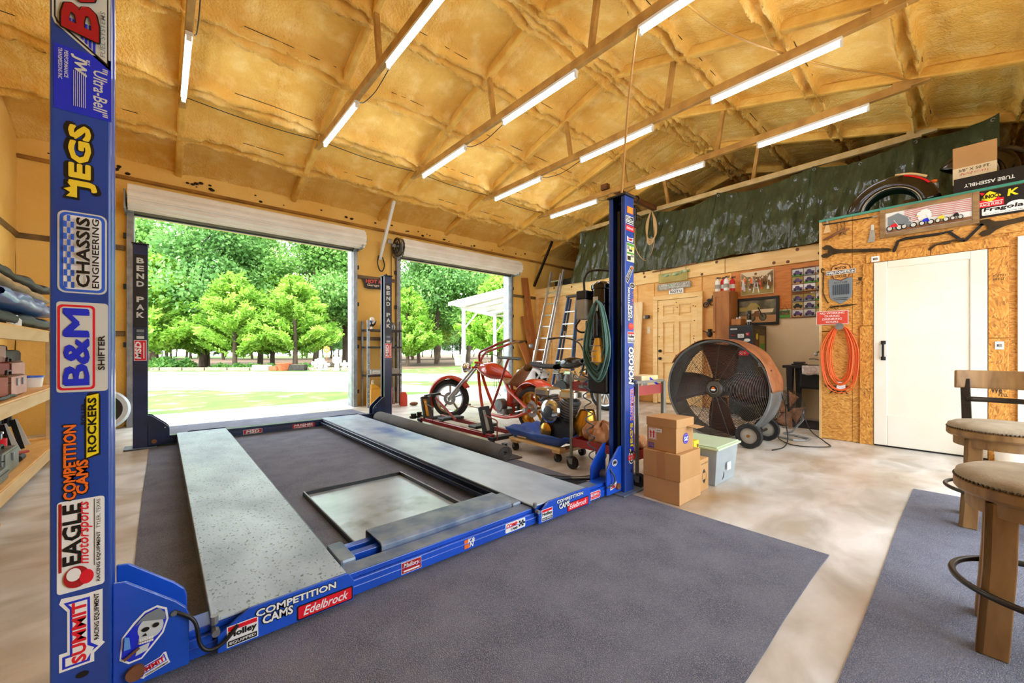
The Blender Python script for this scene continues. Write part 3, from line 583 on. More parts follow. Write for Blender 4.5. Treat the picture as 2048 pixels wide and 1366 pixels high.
d = P(2.575, 1.545, 58); d.poly([(0, 0), (.15, 0), (.15, .02), (.135, .04), (.02, .045), (0, .02)], 'paper').poly([(.004, .004), (.146, .004), (.146, .018), (.132, .036), (.022, .041), (.004, .019)], 'ink').scrib(.02, .012, .11, .034, 'paper', 3).poly([(.12, .01), (.145, .01), (.13, .034), (.118, .03)], 'orange'); d.done(pNR)
d = P(2.635, 1.535, 0); d.oval(0, 0, .036, .022, 'paper').oval(0, 0, .031, .018, 'ink').scrib(-.02, -.008, .02, .008, 'paper', 4); d.done(pNR)
d = Up(2.635, 1.27); d.text('COMPETITION', 0, .03, .25, .065, 'ink', .12).text('COMPETITION', .003, .032, .247, .062, 'paper', .06).text('CAMS', .02, .0, .12, .035, 'ink', .12).text('CAMS', .023, .003, .117, .032, 'paper', .07); d.done(pNR)
d = Up(2.652, 1.40); d.scrib(.0, .0, .10, .024, 'orange', 5); d.done(pNR)
d = P(2.618, 1.232, 0); d.oval(0, 0, .036, .026, 'red').oval(0, .003, .026, .010, 'orange').rect(-.02, -.001, .02, .005, 'red'); d.done(pNR)
def holley(d, w, h): return d.rect(0, 0, w, h, 'paper').rect(.04*w, .76*h, .96*w, .96*h, 'red').text('Holley', .05*w, .36*h, .95*w, .74*h, 'ink', .05).rect(.04*w, .05*h, .96*w, .3*h, 'ink').text('EQUIPPED', .08*w, .1*h, .92*w, .25*h, 'paper', .03)
holley(P(2.572, 1.11, 0), .092, .083).done(pNR)
d = Up(2.655, .80); d.text('MOROSO', -.004, -.004, .284, .074, 'ink', .12, .2).text('MOROSO', 0, 0, .28, .07, 'paper', .06, .2); d.done(pNR)
d = Up(2.657, .535); d.rect(0, 0, .24, .055, 'royal').text('FLOWMASTER', .002, .006, .238, .05, 'paper', .08).text('FLOWMASTER', .004, .008, .236, .047, 'dred', .03); d.done(pNR)
d = Up(2.655, .305); d.rect(-.01, -.004, .222, .058, 'royal').text("JEG'S", .025, .002, .215, .054, 'ink', .1).text("JEG'S", .028, .005, .212, .05, 'yellow', .06).poly([(.0, .04), (.0, .056), (.01, .05), (.02, .058), (.022, .042)], 'yellow'); d.done(pNR)
d = P(2.625, .262, 0); d.oval(0, 0, .04, .05, 'paper').oval(0, 0, .032, .042, 'ink').oval(0, 0, .022, .03, 'paper').rect(-.05, -.017, .05, .017, 'red').scrib(-.035, -.010, .035, .010, 'paper', 6); d.done(pNR)
d = P(2.625, .16, 0); d.oval(0, 0, .009, .012, 'ink'); d.done(pNR)
# beam and stop-plate stickers
def PB(x, z, y=1.674): return Decal((x, y, z), (1, 0, 0), (0, 0, 1), 0)
holley(PB(.168, .032), .092, .072).done(bN)
d = PB(.25, .075); d.text('COMPETITION', .0, .022, .28, .054, 'ink', .14).text('COMPETITION', .003, .025, .277, .051, 'paper', .05).text('CAMS', .02, -.012, .125, .026, 'ink', .14).text('CAMS', .023, -.009, .122, .023, 'paper', .05); d.done(bN)
d = PB(.385, .028); d.rect(0, 0, .208, .056, 'ink', .006).rect(.005, .005, .203, .051, 'red', .004).text('Edelbrock', .022, .012, .19, .046, 'paper', .02, .35); d.done(bN)
d = PB(.82, .032, 1.6995); d.rect(0, 0, .10, .052, 'paper').rect(.002, .002, .098, .05, 'dred').text('Mallory', .01, .02, .09, .046, 'paper', .01, .25).rect(.01, .008, .09, .015, 'paper'); d.done(bN)
d = PB(1.165, .035, 1.6995); d.rect(0, 0, .03, .045, 'orange').text('K&', .02, .024, .066, .048, 'paper', .05, .2).text('N', .03, .002, .058, .026, 'paper', .05, .2); d.done(bN)
d = PB(1.44, .032, 1.6995); d.rect(0, 0, .15, .053, 'paper', .006).text('COMP', .006, .024, .09, .048, 'red', .07).text('CAMS', .04, .006, .09, .02, 'ink', .04)
for i in range(4):
    for j in range(3): (i+j) % 2 or d.rect(.1+i*.011, .012+j*.011, .111+i*.011, .023+j*.011, 'ink')
d.done(bN)
holley(PB(1.70, .032), .095, .07).done(bN)
d = PB(1.83, .075); d.text('COMPETITION', .0, .028, .26, .056, 'ink', .14).text('COMPETITION', .003, .031, .257, .053, 'paper', .05).text('CAMS', .02, -.01, .125, .03, 'ink', .14).text('CAMS', .023, -.007, .122, .027, 'paper', .05); d.done(bN)
d = PB(1.93, .028); d.rect(0, 0, .215, .058, 'ink', .006).rect(.005, .005, .21, .053, 'red', .004).text('Edelbrock', .02, .014, .195, .046, 'paper', .02, .35); d.done(bN)
d = PB(2.175, .03, 1.6995); d.rect(0, 0, .135, .052, 'paper', .014).rect(.004, .004, .131, .048, 'red', .012).text('HEDMAN', .018, .022, .117, .042, 'paper', .02).scrib(.02, .009, .115, .018, 'paper', 7); d.done(bN)
d = PB(2.40, .055, epf); d.poly([(0, 0), (.07, .012), (.078, .055), (.05, .04), (.0, .045)], 'paper').text('SUMMIT', .006, .01, .068, .034, 'red', .05); d.done(bN)
d = PB(2.455, .245, epf); d.oval(0, 0, .032, .024, 'paper').oval(0, 0, .027, .019, 'grey_ink').poly([(-.02, .004), (0, .012), (.02, .004), (.015, -.006), (-.015, -.006)], 'ink').rect(-.014, -.013, .014, -.009, 'paper'); d.done(bN)
# far beam and far posts
d = Decal((.75, 5.842, .028), (1, 0, 0), (0, 0, 1)); d.rect(0, 0, .2, .055, 'paper').rect(.003, .003, .197, .052, 'dred').text('MSD', .03, .008, .17, .047, 'paper', .06, .15); d.done(bF)
d = Decal((1.29, 5.842, .028), (1, 0, 0), (0, 0, 1)); d.rect(0, 0, .27, .058, 'dred').text('HUGHES', .02, .024, .25, .054, 'paper', .05, .2).text('CONVERTERS', .02, .006, .25, .018, 'paper', .03); d.done(bF)
for x, p in ((LX, pFL), (RX, pFR)):
    f2 = FY-.07
    d = Decal((x-.06, f2, 1.30), (1, 0, 0), (0, 0, 1)); d.rect(.008, 0, .112, .78, 'ink')
    for i, ch in enumerate('BEND PAK'):
        if ch != ' ': d.text(ch, .03, .685-i*.083, .09, .745-i*.083, 'silver_ink', .06)
    d.done(p)
    d = Decal((x-.06, f2, 1.17), (1, 0, 0), (0, 0, 1)); d.rect(.02, 0, .1, .12, 'ink').rect(.03, .08, .09, .11, 'grey_ink').rect(.03, .05, .09, .07, 'cable').rect(.03, .01, .09, .04, 'silver_ink'); d.done(p)
    d = Decal((x-.05, f2, .945), (1, 0, 0), (0, 0, 1)); d.rect(0, 0, .1, .22, 'paper').rect(.004, .004, .096, .216, 'red'); d.done(p)
    d = Decal((x+.02, f2-.002, .95), (0, 0, 1), (-1, 0, 0)); d.text('MSD', .015, .012, .20, .062, 'paper', .08, .1).rect(.02, -.012, .19, -.004, 'paper'); d.done(p)

# ------------------------------------------------------------ drip pan, carpets
pan = MB()
x0, x1, y0, y1 = .775, 1.50, 2.02, 3.14
pan.box(x0, y0, .009, x1, y1, .012)
for a in ((x0, y0, x1, y0), (x1, y0, x1, y1), (x1, y1, x0, y1), (x0, y1, x0, y0)):
    pass
mat('pan_metal', '#c6d4de', '#a9b9c4', 4, .28, .3, detail=8, c3='#7e8684', s3=3)
dp = E('drip_pan', 'shallow galvanised drip pan with raised rim lying between the lift runways', 'drip pan', (1.14, 2.58, 0))
pan.build('pan_base', 'pan_metal', dp)
rim = MB().box(x0-.012, y0-.012, .008, x1+.012, y0, .036).box(x0-.012, y1, .008, x1+.012, y1+.012, .036).box(x0-.012, y0, .008, x0, y1, .036).box(x1, y0, .008, x1+.012, y1, .036)
rim.build('pan_rim', 'black', dp, bevel=.002)
MB().tube([(x0-.006, y0-.006, .037), (x1+.006, y0-.006, .037), (x1+.006, y1+.006, .037), (x0-.006, y1+.006, .037)], .006, 8, True).build('rolled_edge', 'galv', dp, smooth=60)
mat('carpet', '#848ba0', '#6b7288', 5, .95, bump=.9, bscale=260, detail=3, c3='#a9aabb', s3=330, lo3=.48, hi3=.62)
mat('carpet_side', '#6f6e76', rough=.95)
def wavy(x0, y0, x1, y1, seed, z=.006):
    r = random.Random(seed); pts = []
    for (a, b), (c, e) in (((x0, y0), (x1, y0)), ((x1, y0), (x1, y1)), ((x1, y1), (x0, y1)), ((x0, y1), (x0, y0))):
        n = 14
        for i in range(n): t = i/n; w = .005*math.sin(t*9+r.uniform(0, .6)); pts.append((a+(c-a)*t+(w if a == c else 0), b+(e-b)*t+(w if b == e else 0), 0.001))
    return pts
tag(MB().prism(wavy(-.10, .47, 2.57, 7.28, 1), (0, 0, 0), (0, 0, .006)).build('carpet', 'carpet'), 'large grey-blue carpet sheet under the car lift', 'carpet')
tag(MB().prism(wavy(-.4, -1.2, 4.29, .275, 2), (0, 0, 0), (0, 0, .006)).build('carpet', 'carpet'), 'dark grey carpet sheet under the two bar stools', 'carpet')
# rolled-up carpet along the right runway
mat('roll', '#63605f', '#55524f', 3, .95, bump=.5, bscale=150)
rc = E('rolled_carpet', 'grey carpet rolled up on the floor beside the right runway', 'carpet', (2.42, 4.2, .007))
sp = []
for i in range(90):
    t = i/89; a = t*2*PI*4.2; r = .022+.060*t; sp.append((2.42+r*1.12*math.cos(a+2.2), .083+r*.92*math.sin(a+2.2)))
m = MB()
vs = [(x, y, z) for y in (2.86, 3.6, 4.5, 5.72) for x, z in sp]; n = len(sp)
m.add(vs, [(k*n+i, k*n+i+1, (k+1)*n+i+1, (k+1)*n+i) for k in range(3) for i in range(n-1)])
m.build('roll', 'roll', rc, smooth=60, solid=.009)
MB().grid(lambda u, v: (2.46+.2*u, 2.88+2.8*v, .010+.012*(1-u)*(1-u)), 4, 6).build('loose_flap', 'roll', rc, smooth=60, solid=.006)
# ------------------------------------------------------------ bar stools
mat('stool_wood', '#a07a4a', '#7d5a33', 3, .5, stretch=(5, 5, .7), detail=6, distort=1)
mat('seat_fabric', '#b8ab95', '#a2937b', 9, .9, bump=.3, bscale=220); mat('gunmetal', '#4a4642', '#3a3733', 8, .35, .8); mat('nailhead', '#5a4a38', rough=.3, metal=.9)
def stool(cx, cy, label, rz=0):
    t = E('bar_stool', label, 'stool', (cx, cy, .0075), rz, 'bar stools')
    z0 = .0
    w = lambda mb, nm, mt, par=t, **k: mb.build(nm, mt, par, world=False, **k)
    for sx in (-1, 1):
        for sy in (-1, 1):
            m = MB()
            for th, (a, b) in enumerate((((.075, .022)), ((.022, .075)))):
                vs = []
                for z, o in ((0, .168), (.30, .150), (.52, .145)):
                    x1, y1 = sx*(o+.012), sy*(o+.012)
                    vs += [(x1, y1, z), (x1-sx*a, y1, z), (x1-sx*a, y1-sy*b, z), (x1, y1-sy*b, z)]
                m.add(vs, [(0,1,2,3), (8,9,10,11)]+[(k*4+i, k*4+(i+1)%4, k*4+4+(i+1)%4, k*4+4+i) for k in range(2) for i in range(4)])
            w(m, 'leg', 'stool_wood', bevel=.004)
    w(MB().lathe([(.185, .475), (.205, .475), (.205, .53), (.185, .53)], n=40, cap=False).lathe([(0, .53), (.228, .53), (.235, .54), (.235, .566), (.228, .572), (0, .572)], n=48), 'seat_frame', 'stool_wood', smooth=30)
    s = w(MB().lathe([(.226, .572), (.232, .582), (.228, .598), (.20, .612), (.12, .621), (0, .624)], n=48), 'seat_cushion', 'seat_fabric', smooth=180)
    nh = MB()
    for i in range(96): a = 2*PI*i/96; nh.ball((.232*math.cos(a), .232*math.sin(a), .577), .0052, 6, 4)
    w(nh, 'nailhead_trim', 'nailhead', s, smooth=180)['kind'] = 'stuff'
    w(MB().torus((0, 0, .21), (0, 0, 1), .238, .011, 56, 10), 'foot_ring', 'gunmetal', smooth=180)
    for sy in (-1, 1):
        w(MB().bar((.205, sy*.145, .50), (.215, sy*.15, .70), .012, .045, (0, 1, 0)).bar((.215, sy*.15, .695), (.25, sy*.155, .86), .012, .045, (0, 1, 0)), 'back_post', 'gunmetal', bevel=.003)
    w(MB().grid(lambda u, v: (.245+.02*v-.05*(2*u-1)**2+.03, -.20+.40*u, .80+.115*v), 18, 4), 'back_rail', 'stool_wood', smooth=50, solid=.024, bevel=.006)
    w(MB().grid(lambda u, v: (.232-.02*(2*u-1)**2, -.15+.3*u, .715+.032*v), 10, 1), 'back_slat', 'gunmetal', smooth=50, solid=.006)
    return t
stool(3.74, -.14, 'counter stool with wood back rail, farther one nearer the white door')
stool(2.30, -.195, 'round upholstered counter stool in the near right corner of the carpet', -PI/2)

# ------------------------------------------------------------ drum fan
mat('maroon', '#5a1712', '#3f0f0c', 5, .3); mat('guard', '#4a443c', rough=.45, metal=.2); mat('drum', '#7c8184', '#65696c', 6, .4, .4); mat('copper_cloth', '#a5683f', '#854d2a', 5, .45, bump=.5, bscale=14)
FX0, FX1, FYc, FZc, FR = 4.86, 5.26, 1.955, .605, .575
fan = E('drum_fan', 'large wheeled drum fan with dark red blades, brown plastic draped over its top', 'fan', (5.06, FYc, 0))
MB().lathe([(FR-.02, FX0+.01), (FR, FX0), (FR+.008, FX0+.02), (FR, FX0+.04), (FR, FX1-.04), (FR+.008, FX1-.02), (FR, FX1), (FR-.02, FX1-.01), (FR-.012, FX0+.03)], (0, FYc, FZc), (1, 0, 0), 64).build('drum_housing', 'drum', fan, smooth=40)
for k in range(4):
    a = k*PI/2+.12; ca, sa = math.cos(a), math.sin(a)
    def bl(u, v, ca=ca, sa=sa):
        r = .10+.42*u; ww = (.10+.13*u)*(v-.5)*2; x = FX0+.19+ww*.35; tt = ww*.9-.10*u*u
        return (x, FYc+ca*r-sa*tt, FZc+sa*r+ca*tt)
    MB().grid(bl, 8, 6).build('fan_blade', 'maroon', fan, smooth=180, solid=.004)
MB().cyl((FX0+.1, FYc, FZc), (FX0+.3, FYc, FZc), .10, n=24).cyl((FX0+.2, FYc-.28, FZc-.28), (FX0+.36, FYc-.28, FZc-.28), .085, n=20).build('fan_motor', 'black', fan, smooth=40)
g = MB()
for i in range(30): g.torus((FX0-.012+.028*(i/30)**2, FYc, FZc), (1, 0, 0), .10+.47*i/30, .0032, 64, 4)
g.build('guard_rings', 'guard', fan)['kind'] = 'stuff'
for i in range(16):
    a = 2*PI*i/16+.1; MB().tube([(FX0-.016, FYc+.09*math.cos(a), FZc+.09*math.sin(a)), (FX0-.005, FYc+.35*math.cos(a), FZc+.35*math.sin(a)), (FX0+.015, FYc+.57*math.cos(a), FZc+.57*math.sin(a))], .003, 5).build('guard_spoke', 'guard', fan)
hb = MB().lathe([(0, -.03), (.06, -.03), (.085, -.015), (.10, 0), (.10, .01)], (FX0-.005, FYc, FZc), (1, 0, 0), 32).build('guard_hub', 'guard', fan, smooth=40)
d = Decal((FX0-.036, FYc, FZc), (0, -1, 0), (0, 0, 1)); d.oval(0, 0, .052, .052, 'galv').oval(0, 0, .045, .045, 'ink').poly([(-.022, .005), (.022, .005), (.012, .022), (-.004, .03), (-.014, .02)], 'orange').rect(-.026, -.01, .026, .002, 'paper').rect(-.02, -.02, .02, -.014, 'paper'); d.done(hb, 'badge')
g2 = MB()
for i in range(12): g2.torus((FX1+.01, FYc, FZc), (1, 0, 0), .10+.47*i/12, .0018, 48, 4)
g2.build('rear_guard_rings', 'guard', fan)['kind'] = 'stuff'
MB().tube([(FX0-.06, FYc-.395, .13), (FX1+.10, FYc-.395, .13)], .012, 8).bar((FX0+.06, FYc-.40, .13), (FX0+.06, FYc-.33, .25), .03, .006).bar((FX1-.06, FYc-.40, .13), (FX1-.06, FYc-.33, .25), .03, .006).build('axle', 'gunmetal', fan)
for x in (FX0-.10, FX1+.08):
    wl = MB().lathe([(.085, -.02), (.125, -.024), (.133, -.014), (.133, .014), (.125, .024), (.085, .02)], (x, FYc-.395, .134), (1, 0, 0), 36).build('wheel', 'rubber', fan, smooth=40)
    MB().lathe([(0, -.012), (.03, -.016), (.085, -.006), (.088, .006), (.03, .016), (0, .012)], (x, FYc-.395, .134), (1, 0, 0), 28).build('wheel_rim', 'slat_grey', wl, smooth=40)
    MB().cyl((x-.025, FYc-.395, .134), (x+.025, FYc-.395, .134), .016, n=12).build('wheel_nut', 'brass', wl)
MB().tube(bez([(FX1-.06, FYc-.55, .66), (FX1+.0, FYc-.60, .45), (FX1+.03, FYc-.60, .25), (FX1+.02, FYc-.62, .07), (FX1-.2, FYc-.64, .012), (FX1-.45, FYc-.60, .012)]), .006, 6).build('power_cord', 'black', fan, smooth=60)
m = MB(); m.grid(lambda u, v: (lambda a, x, r: (x, FYc+math.cos(a)*r, FZc+math.sin(a)*r))(math.radians(30+150*u), FX0-.025+(.46-.14*abs(u-.6))*v, FR+.012+.009*math.sin(v*9+u*26)*(.4+.6*abs(2*u-1))), 60, 10)
m.build('plastic_drape', 'copper_cloth', fan, smooth=180, solid=.003)

# ------------------------------------------------------------ cardboard boxes, tote
mat('card', '#c69a66', '#bb8d58', 3, .75, bump=.05); mat('card2', '#cfa574', '#c39665', 3, .75); mat('card_dark', '#8a6238', '#7a5228', 4, .8); mat('tape', '#b98650', rough=.25)
def carton(x0, y0, z0, x1, y1, z1, label, mt='card', rz=0, flap=False, tape='y'):
    t = E('cardboard_box', label, 'box', ((x0+x1)/2, (y0+y1)/2, z0), rz, 'cardboard boxes beside the lift post'); hx, hy, h = (x1-x0)/2, (y1-y0)/2, z1-z0
    MB().box(-hx, -hy, 0, hx, hy, h).build('carton', mt, t, world=False, bevel=.003)
    if tape == 'y': MB().box(-.03, -hy-.001, h*.3, .03, -hy, h).box(-.03, -hy, h, .03, hy, h+.001).build('tape', 'tape', t, world=False)
    elif tape == 'x': MB().box(-hx-.001, -.03, h*.0, -hx, .03, h).box(-hx, -.03, h, hx, .03, h+.001).build('tape', 'tape', t, world=False)
    return t
carton(2.63, 1.285, 0.001, 2.955, 1.555, .160, 'plain cardboard box, bottom of the stack by the lift post', 'card2', 0, tape='')
carton(2.625, 1.282, .161, 2.945, 1.555, .345, 'taped cardboard box in the middle of the stack by the lift post', 'card', .02, tape='x')
b3 = carton(2.65, 1.31, .346, 2.88, 1.535, .575, 'open-flapped cardboard box with red arrows, topmost of its stack', 'card', -.05, tape='')
MB().box(-.118, -.117, .17, .118, .117, .232).build('box_lid', 'card', b3, world=False, bevel=.003)
MB().grid(lambda u, v: (.02+.11*u, -.115-.07*v, .175-.006*v), 2, 2).build('flap', 'card2', b3, world=False, solid=.003)
d = Decal((-.1158, .10, .07), (0, -1, 0), (0, 0, 1)); d.rect(0, 0, .065, .085, 'paper').rect(.003, .003, .062, .082, 'red').rect(.006, .006, .059, .079, 'paper')
for k in (.012, .036): d.rect(k+.003, .014, k+.013, .05, 'red').poly([(k-.002, .048), (k+.018, .048), (k+.008, .07)], 'red')
d.rect(.06, .058, .11, .085, 'paper').rect(.07, .07, .095, .073, 'ink'); d.done(b3, 'label', False)
d = Decal((-.1158, .10, .012), (0, -1, 0), (0, 0, 1)); d.rect(0, 0, .045, .036, 'royal')
for k in range(3): d.poly([(.004, .008+k*.009), (.02, .011+k*.009), (.042, .007+k*.009), (.042, .011+k*.009), (.02, .015+k*.009), (.004, .012+k*.009)], 'card')
d.done(b3, 'label', False)
d = Decal((-.04, -.1135, .03), (1, 0, 0), (0, 0, 1)); d.oval(.05, .06, .038, .038, 'royal').oval(.05, .06, .032, .032, 'card').oval(.05, .06, .029, .029, 'royal').text('S&S', .024, .045, .076, .075, 'paper', .03); d.done(b3, 'label', False)
b4 = carton(2.985, 1.31, .001, 3.145, 1.53, .240, 'small cardboard box with black diamond mark between the stack and the tote', 'card', 0, tape='')
d = Decal((-.08, -.1108, 0), (1, 0, 0), (0, 0, 1)); d.poly([(.08, .165), (.055, .135), (.105, .135)], 'ink').poly([(.08, .055), (.055, .085), (.105, .085)], 'ink').poly([(.05, .110), (.055, .135), (.052, .135), (.046, .110), (.052, .085), (.055, .085)], 'ink').poly([(.11, .110), (.105, .135), (.108, .135), (.114, .110), (.108, .085), (.105, .085)], 'ink').scrib(.03, .2, .14, .212, 'ink', 8); d.done(b4, 'label', False)
y = E('yellow_box', 'small yellow carton standing on the cardboard box beside the tote', 'box', (3.05, 1.43, .241))
MB().box(-.045, -.07, 0, .045, .07, .13).build('carton', 'yellow2', y, world=False, bevel=.002)
d = Decal((-.04, -.0705, 0), (1, 0, 0), (0, 0, 1)); d.rect(.005, .01, .075, .05, 'yellow').rect(.01, .06, .05, .075, 'orange').rect(.01, .02, .06, .03, 'ink').oval(.06, .09, .012, .014, 'brown'); d.done(y, 'label', False)
mat('tote', '#c9d3d8', '#b9c6cc', 6, .35, alpha=.55); mat('mint', '#cfe6c4', rough=.4, alpha=.93); mat('blue_item', '#3f6f9a', '#2a4d73', 5, .5)
tt = E('storage_tote', 'clear plastic storage tote with mint green lid beside the cardboard boxes', 'tote', (3.41, 1.47, 0))
x0, x1, y0, y1 = -.21, .21, -.20, .20
m = MB(); tap = .025
vs = [(x0+tap, y0+tap, .003), (x1-tap, y0+tap, .003), (x1-tap, y1-tap, .003), (x0+tap, y1-tap, .003), (x0, y0, .29), (x1, y0, .29), (x1, y1, .29), (x0, y1, .29)]
m.add(vs, [(0,3,2,1), (0,1,5,4), (1,2,6,5), (2,3,7,6), (3,0,4,7)]); m.build('tote_body', 'tote', tt, world=False, solid=.004, bevel=.012)
MB().box(x0-.02, y0-.02, .285, x1+.02, y1+.02, .302).box(x0-.005, y0-.005, .302, x1+.005, y1+.005, .312).build('tote_lid', 'mint', tt, world=False, bevel=.007)
k = MB().box(-.17, -.15, .02, -.02, .1, .22).build('parts_inside', 'blue_item', tt, world=False, bevel=.03)
MB().torus((.09, -.10, .14), (.3, 1, 0), .07, .02, 24, 8).build('coil_inside', 'grey_ink', tt, world=False, smooth=180); MB().torus((-.08, -.16, .07), (.3, 1, 0), .05, .012, 24, 8).build('hose_inside', 'black', tt, world=False, smooth=180)
MB().box(-.02, -.205, .10, .05, -.2, .16).build('label', 'paper', tt, world=False)

# ------------------------------------------------------------ things on and by the plywood wall
def panel(name, label, cat, X, y0, y1, z0, z1, th=.012, mt='paper', frame=None, fw=.03):
    t = E(name, label, cat, (X, (y0+y1)/2, z0))
    MB().box(X-th, y0, z0, X, y1, z1).build('panel', mt, t, bevel=.001)
    if frame:
        f = MB()
        for a, b, c, e in ((y0-fw, y0, z0-fw, z1+fw), (y1, y1+fw, z0-fw, z1+fw), (y0, y1, z0-fw, z0), (y0, y1, z1, z1+fw)): f.box(X-th-.012, a, c, X, b, e)
        f.build('frame', frame, t, bevel=.004)
    return t
def WD(X, y, z): return Decal((X, y, z), (0, -1, 0), (0, 0, 1))   # reads left to right on a wall facing -X
mat('fish', '#5f8a52', '#c8cfa8', 9, .4); mat('oldpaint', '#b8a860', '#a08c40', 5, .5); mat('weathered', '#b5b0a4', '#8b8576', 14, .7)
WX = XR-.04
fs = E('fish_sign', 'hanging sign with three painted bass over the pine door', 'sign', (WX, 3.83, 2.41))
MB().tube([(WX-.02, 4.25, 2.665), (WX-.02, 3.36, 2.70)], .014, 8).build('rod', 'brown', fs, smooth=60)
MB().box(WX-.015, 3.53, 2.41, WX, 4.12, 2.60).build('board', 'oldpaint', fs)
for yy in (3.56, 4.08): MB().cyl((WX-.02, yy, 2.59), (WX-.02, yy, 2.68), .004, n=6).build('chain', 'wire', fs)
for yy, zz in ((3.97, 2.55), (3.76, 2.555), (3.60, 2.585)):
    MB().ball((WX-.02, yy, zz), (.02, .075, .032), 14, 8).prism([(WX-.022, yy-.06, zz), (WX-.022, yy-.105, zz+.03), (WX-.022, yy-.105, zz-.03)], (0, 0, 0), (.008, 0, 0)).build('fish', 'fish', fs, smooth=60)
w = E('weathered_sign', 'weathered grey wooden word sign between the fish sign and the license plate', 'sign', (WX, 3.81, 2.27))
MB().box(WX-.02, 3.47, 2.265, WX, 4.15, 2.385).build('board', 'weathered', w, bevel=.004)
d = WD(WX-.0205, 4.14, 2.27); d.scrib(.03, .06, .64, .10, 'paper', 9).scrib(.05, .02, .62, .05, 'paper', 10).rect(.25, .07, .33, .085, 'green_ink'); d.done(w, 'lettering')
w = E('license_plate', 'white license plate above the pine door', 'license plate', (WX, 3.76, 2.17)); MB().box(WX-.012, 3.615, 2.17, WX-.008, 3.905, 2.315 if False else 2.265).build('plate', 'paper', w)
w.matrix_basis = Matrix.Translation((WX, 3.76, 2.17))
d = WD(WX-.0122, 3.905, 2.17); d.text('TEXAS', .09, .075, .2, .09, 'ink', .01).text('IGOT U', .03, .015, .26, .068, 'ink', .04).rect(.01, .075, .05, .09, 'red'); d.done(w, 'lettering')
pk = E('pine_plank', 'pale wide pine board leaning against the wall left of the pine door', 'board', (7.45, 4.66, 0))
m = MB(); m.M = Matrix.Translation((7.36, 4.58, .002)) @ Matrix.Rotation(math.radians(5.2), 4, 'Y'); m.box(-.02, -.105, 0, .02, .115, 2.08); m.build('board', 'pine_light', pk, bevel=.003)
m = MB(); m.M = Matrix.Translation((7.38, 4.82, .002)) @ Matrix.Rotation(math.radians(4.0), 4, 'Y'); m.box(-.02, -.10, 0, .02, .12, 2.1)
tag(m.build('pine_plank', 'pine_light', bevel=.003), 'second pale board leaning behind the first, partly hidden by the lift post', 'board')
sw = E('light_switch', 'ivory light switch plate on plywood left of the pine door', 'switch', (XR-.02, 4.36, 1.42)); MB().box(XR-.026, 4.325, 1.41, XR-.02, 4.395, 1.55).build('plate', 'cream', sw, bevel=.003); MB().box(XR-.034, 4.352, 1.465, XR-.026, 4.368, 1.495).build('toggle', 'white', sw)
sl = E('wall_lamp', 'small dark lamp bracket on plywood above the light switch', 'lamp', (XR-.02, 4.37, 1.72)); MB().box(XR-.08, 4.33, 1.72, XR-.02, 4.41, 1.79).build('body', 'gunmetal', sl, bevel=.01); MB().ball((XR-.07, 4.43, 1.75), .03, 12, 8).build('bulb', 'silver_ink', sl, smooth=180)
# tall cabinet with extinguishers
mat('cab_wood', '#b4763c', '#9a5f2b', 3, .45, stretch=(4, 4, .7), detail=5)
cb = E('tall_cabinet', 'tall narrow wooden cabinet against the plywood wall behind the drum fan', 'cabinet', (7.38, 2.79, 0))
MB().box(7.22, 2.65, 0.02, 7.57, 2.93, 2.08).build('carcass', 'cab_wood', cb, bevel=.004)
dr = MB().box(7.20, 2.66, .05, 7.22, 2.92, 2.05).build('cabinet_door', 'cab_wood', cb, bevel=.003)
MB().box(7.192, 2.66, .05, 7.2, 2.70, 2.05).box(7.192, 2.88, .05, 7.2, 2.92, 2.05).box(7.192, 2.70, .05, 7.2, 2.88, .12).box(7.192, 2.70, 1.98, 7.2, 2.88, 2.05).build('door_rails', 'cab_wood', dr)
MB().ball((7.18, 2.90, 1.38), .014, 10, 8).build('knob', 'gunmetal', dr, smooth=180)
def extinguisher(y, x, mt, label):
    e = E('fire_extinguisher', label, 'extinguisher', (x, y, 2.081), 0, 'fire extinguishers on the cabinet')
    MB().lathe([(0, 0), (.04, 0), (.042, .01), (.042, .17), (.03, .2), (.014, .21), (.014, .225)], n=20).build('cylinder', mt, e, world=False, smooth=40)
    MB().box(-.014, -.05, .225, .014, .03, .235).box(-.01, -.055, .245, .01, .02, .253).cyl((0, 0, .2), (0, 0, .25), .012, n=10).build('valve_lever', 'black', e, world=False, bevel=.002)
    MB().lathe([(.0425, .05), (.0425, .12)], n=20).build('label', 'paper' if mt == 'red' else 'slat_grey', e, world=False, smooth=60)
extinguisher(2.885, 7.30, 'white', 'white fire extinguisher at the left end of the cabinet top'); extinguisher(2.815, 7.36, 'red', 'red fire extinguisher between the white ones on the cabinet'); extinguisher(2.735, 7.28, 'white', 'tall white fire extinguisher with dark band on the cabinet'); extinguisher(2.69, 7.42, 'red', 'red fire extinguisher half hidden at the right end of the cabinet top')
mo = E('wall_ornament', 'dark metal motorcycle ornament on the wall left of the tall cabinet', 'ornament', (XR-.03, 3.14, 1.93)); m = MB().torus((XR-.05, 3.19, 1.90), (1, 0, 0), .045, .009, 18, 6).torus((XR-.05, 3.08, 1.93), (1, 0, 0), .045, .009, 18, 6).bar((XR-.05, 3.19, 1.90), (XR-.05, 3.06, 2.02), .02, .03).ball((XR-.05, 3.13, 1.98), (.02, .05, .03), 10, 6).bar((XR-.05, 3.06, 2.0), (XR-.05, 3.05, 2.06), .06, .012); m.build('ornament', 'gunmetal', mo, smooth=40)
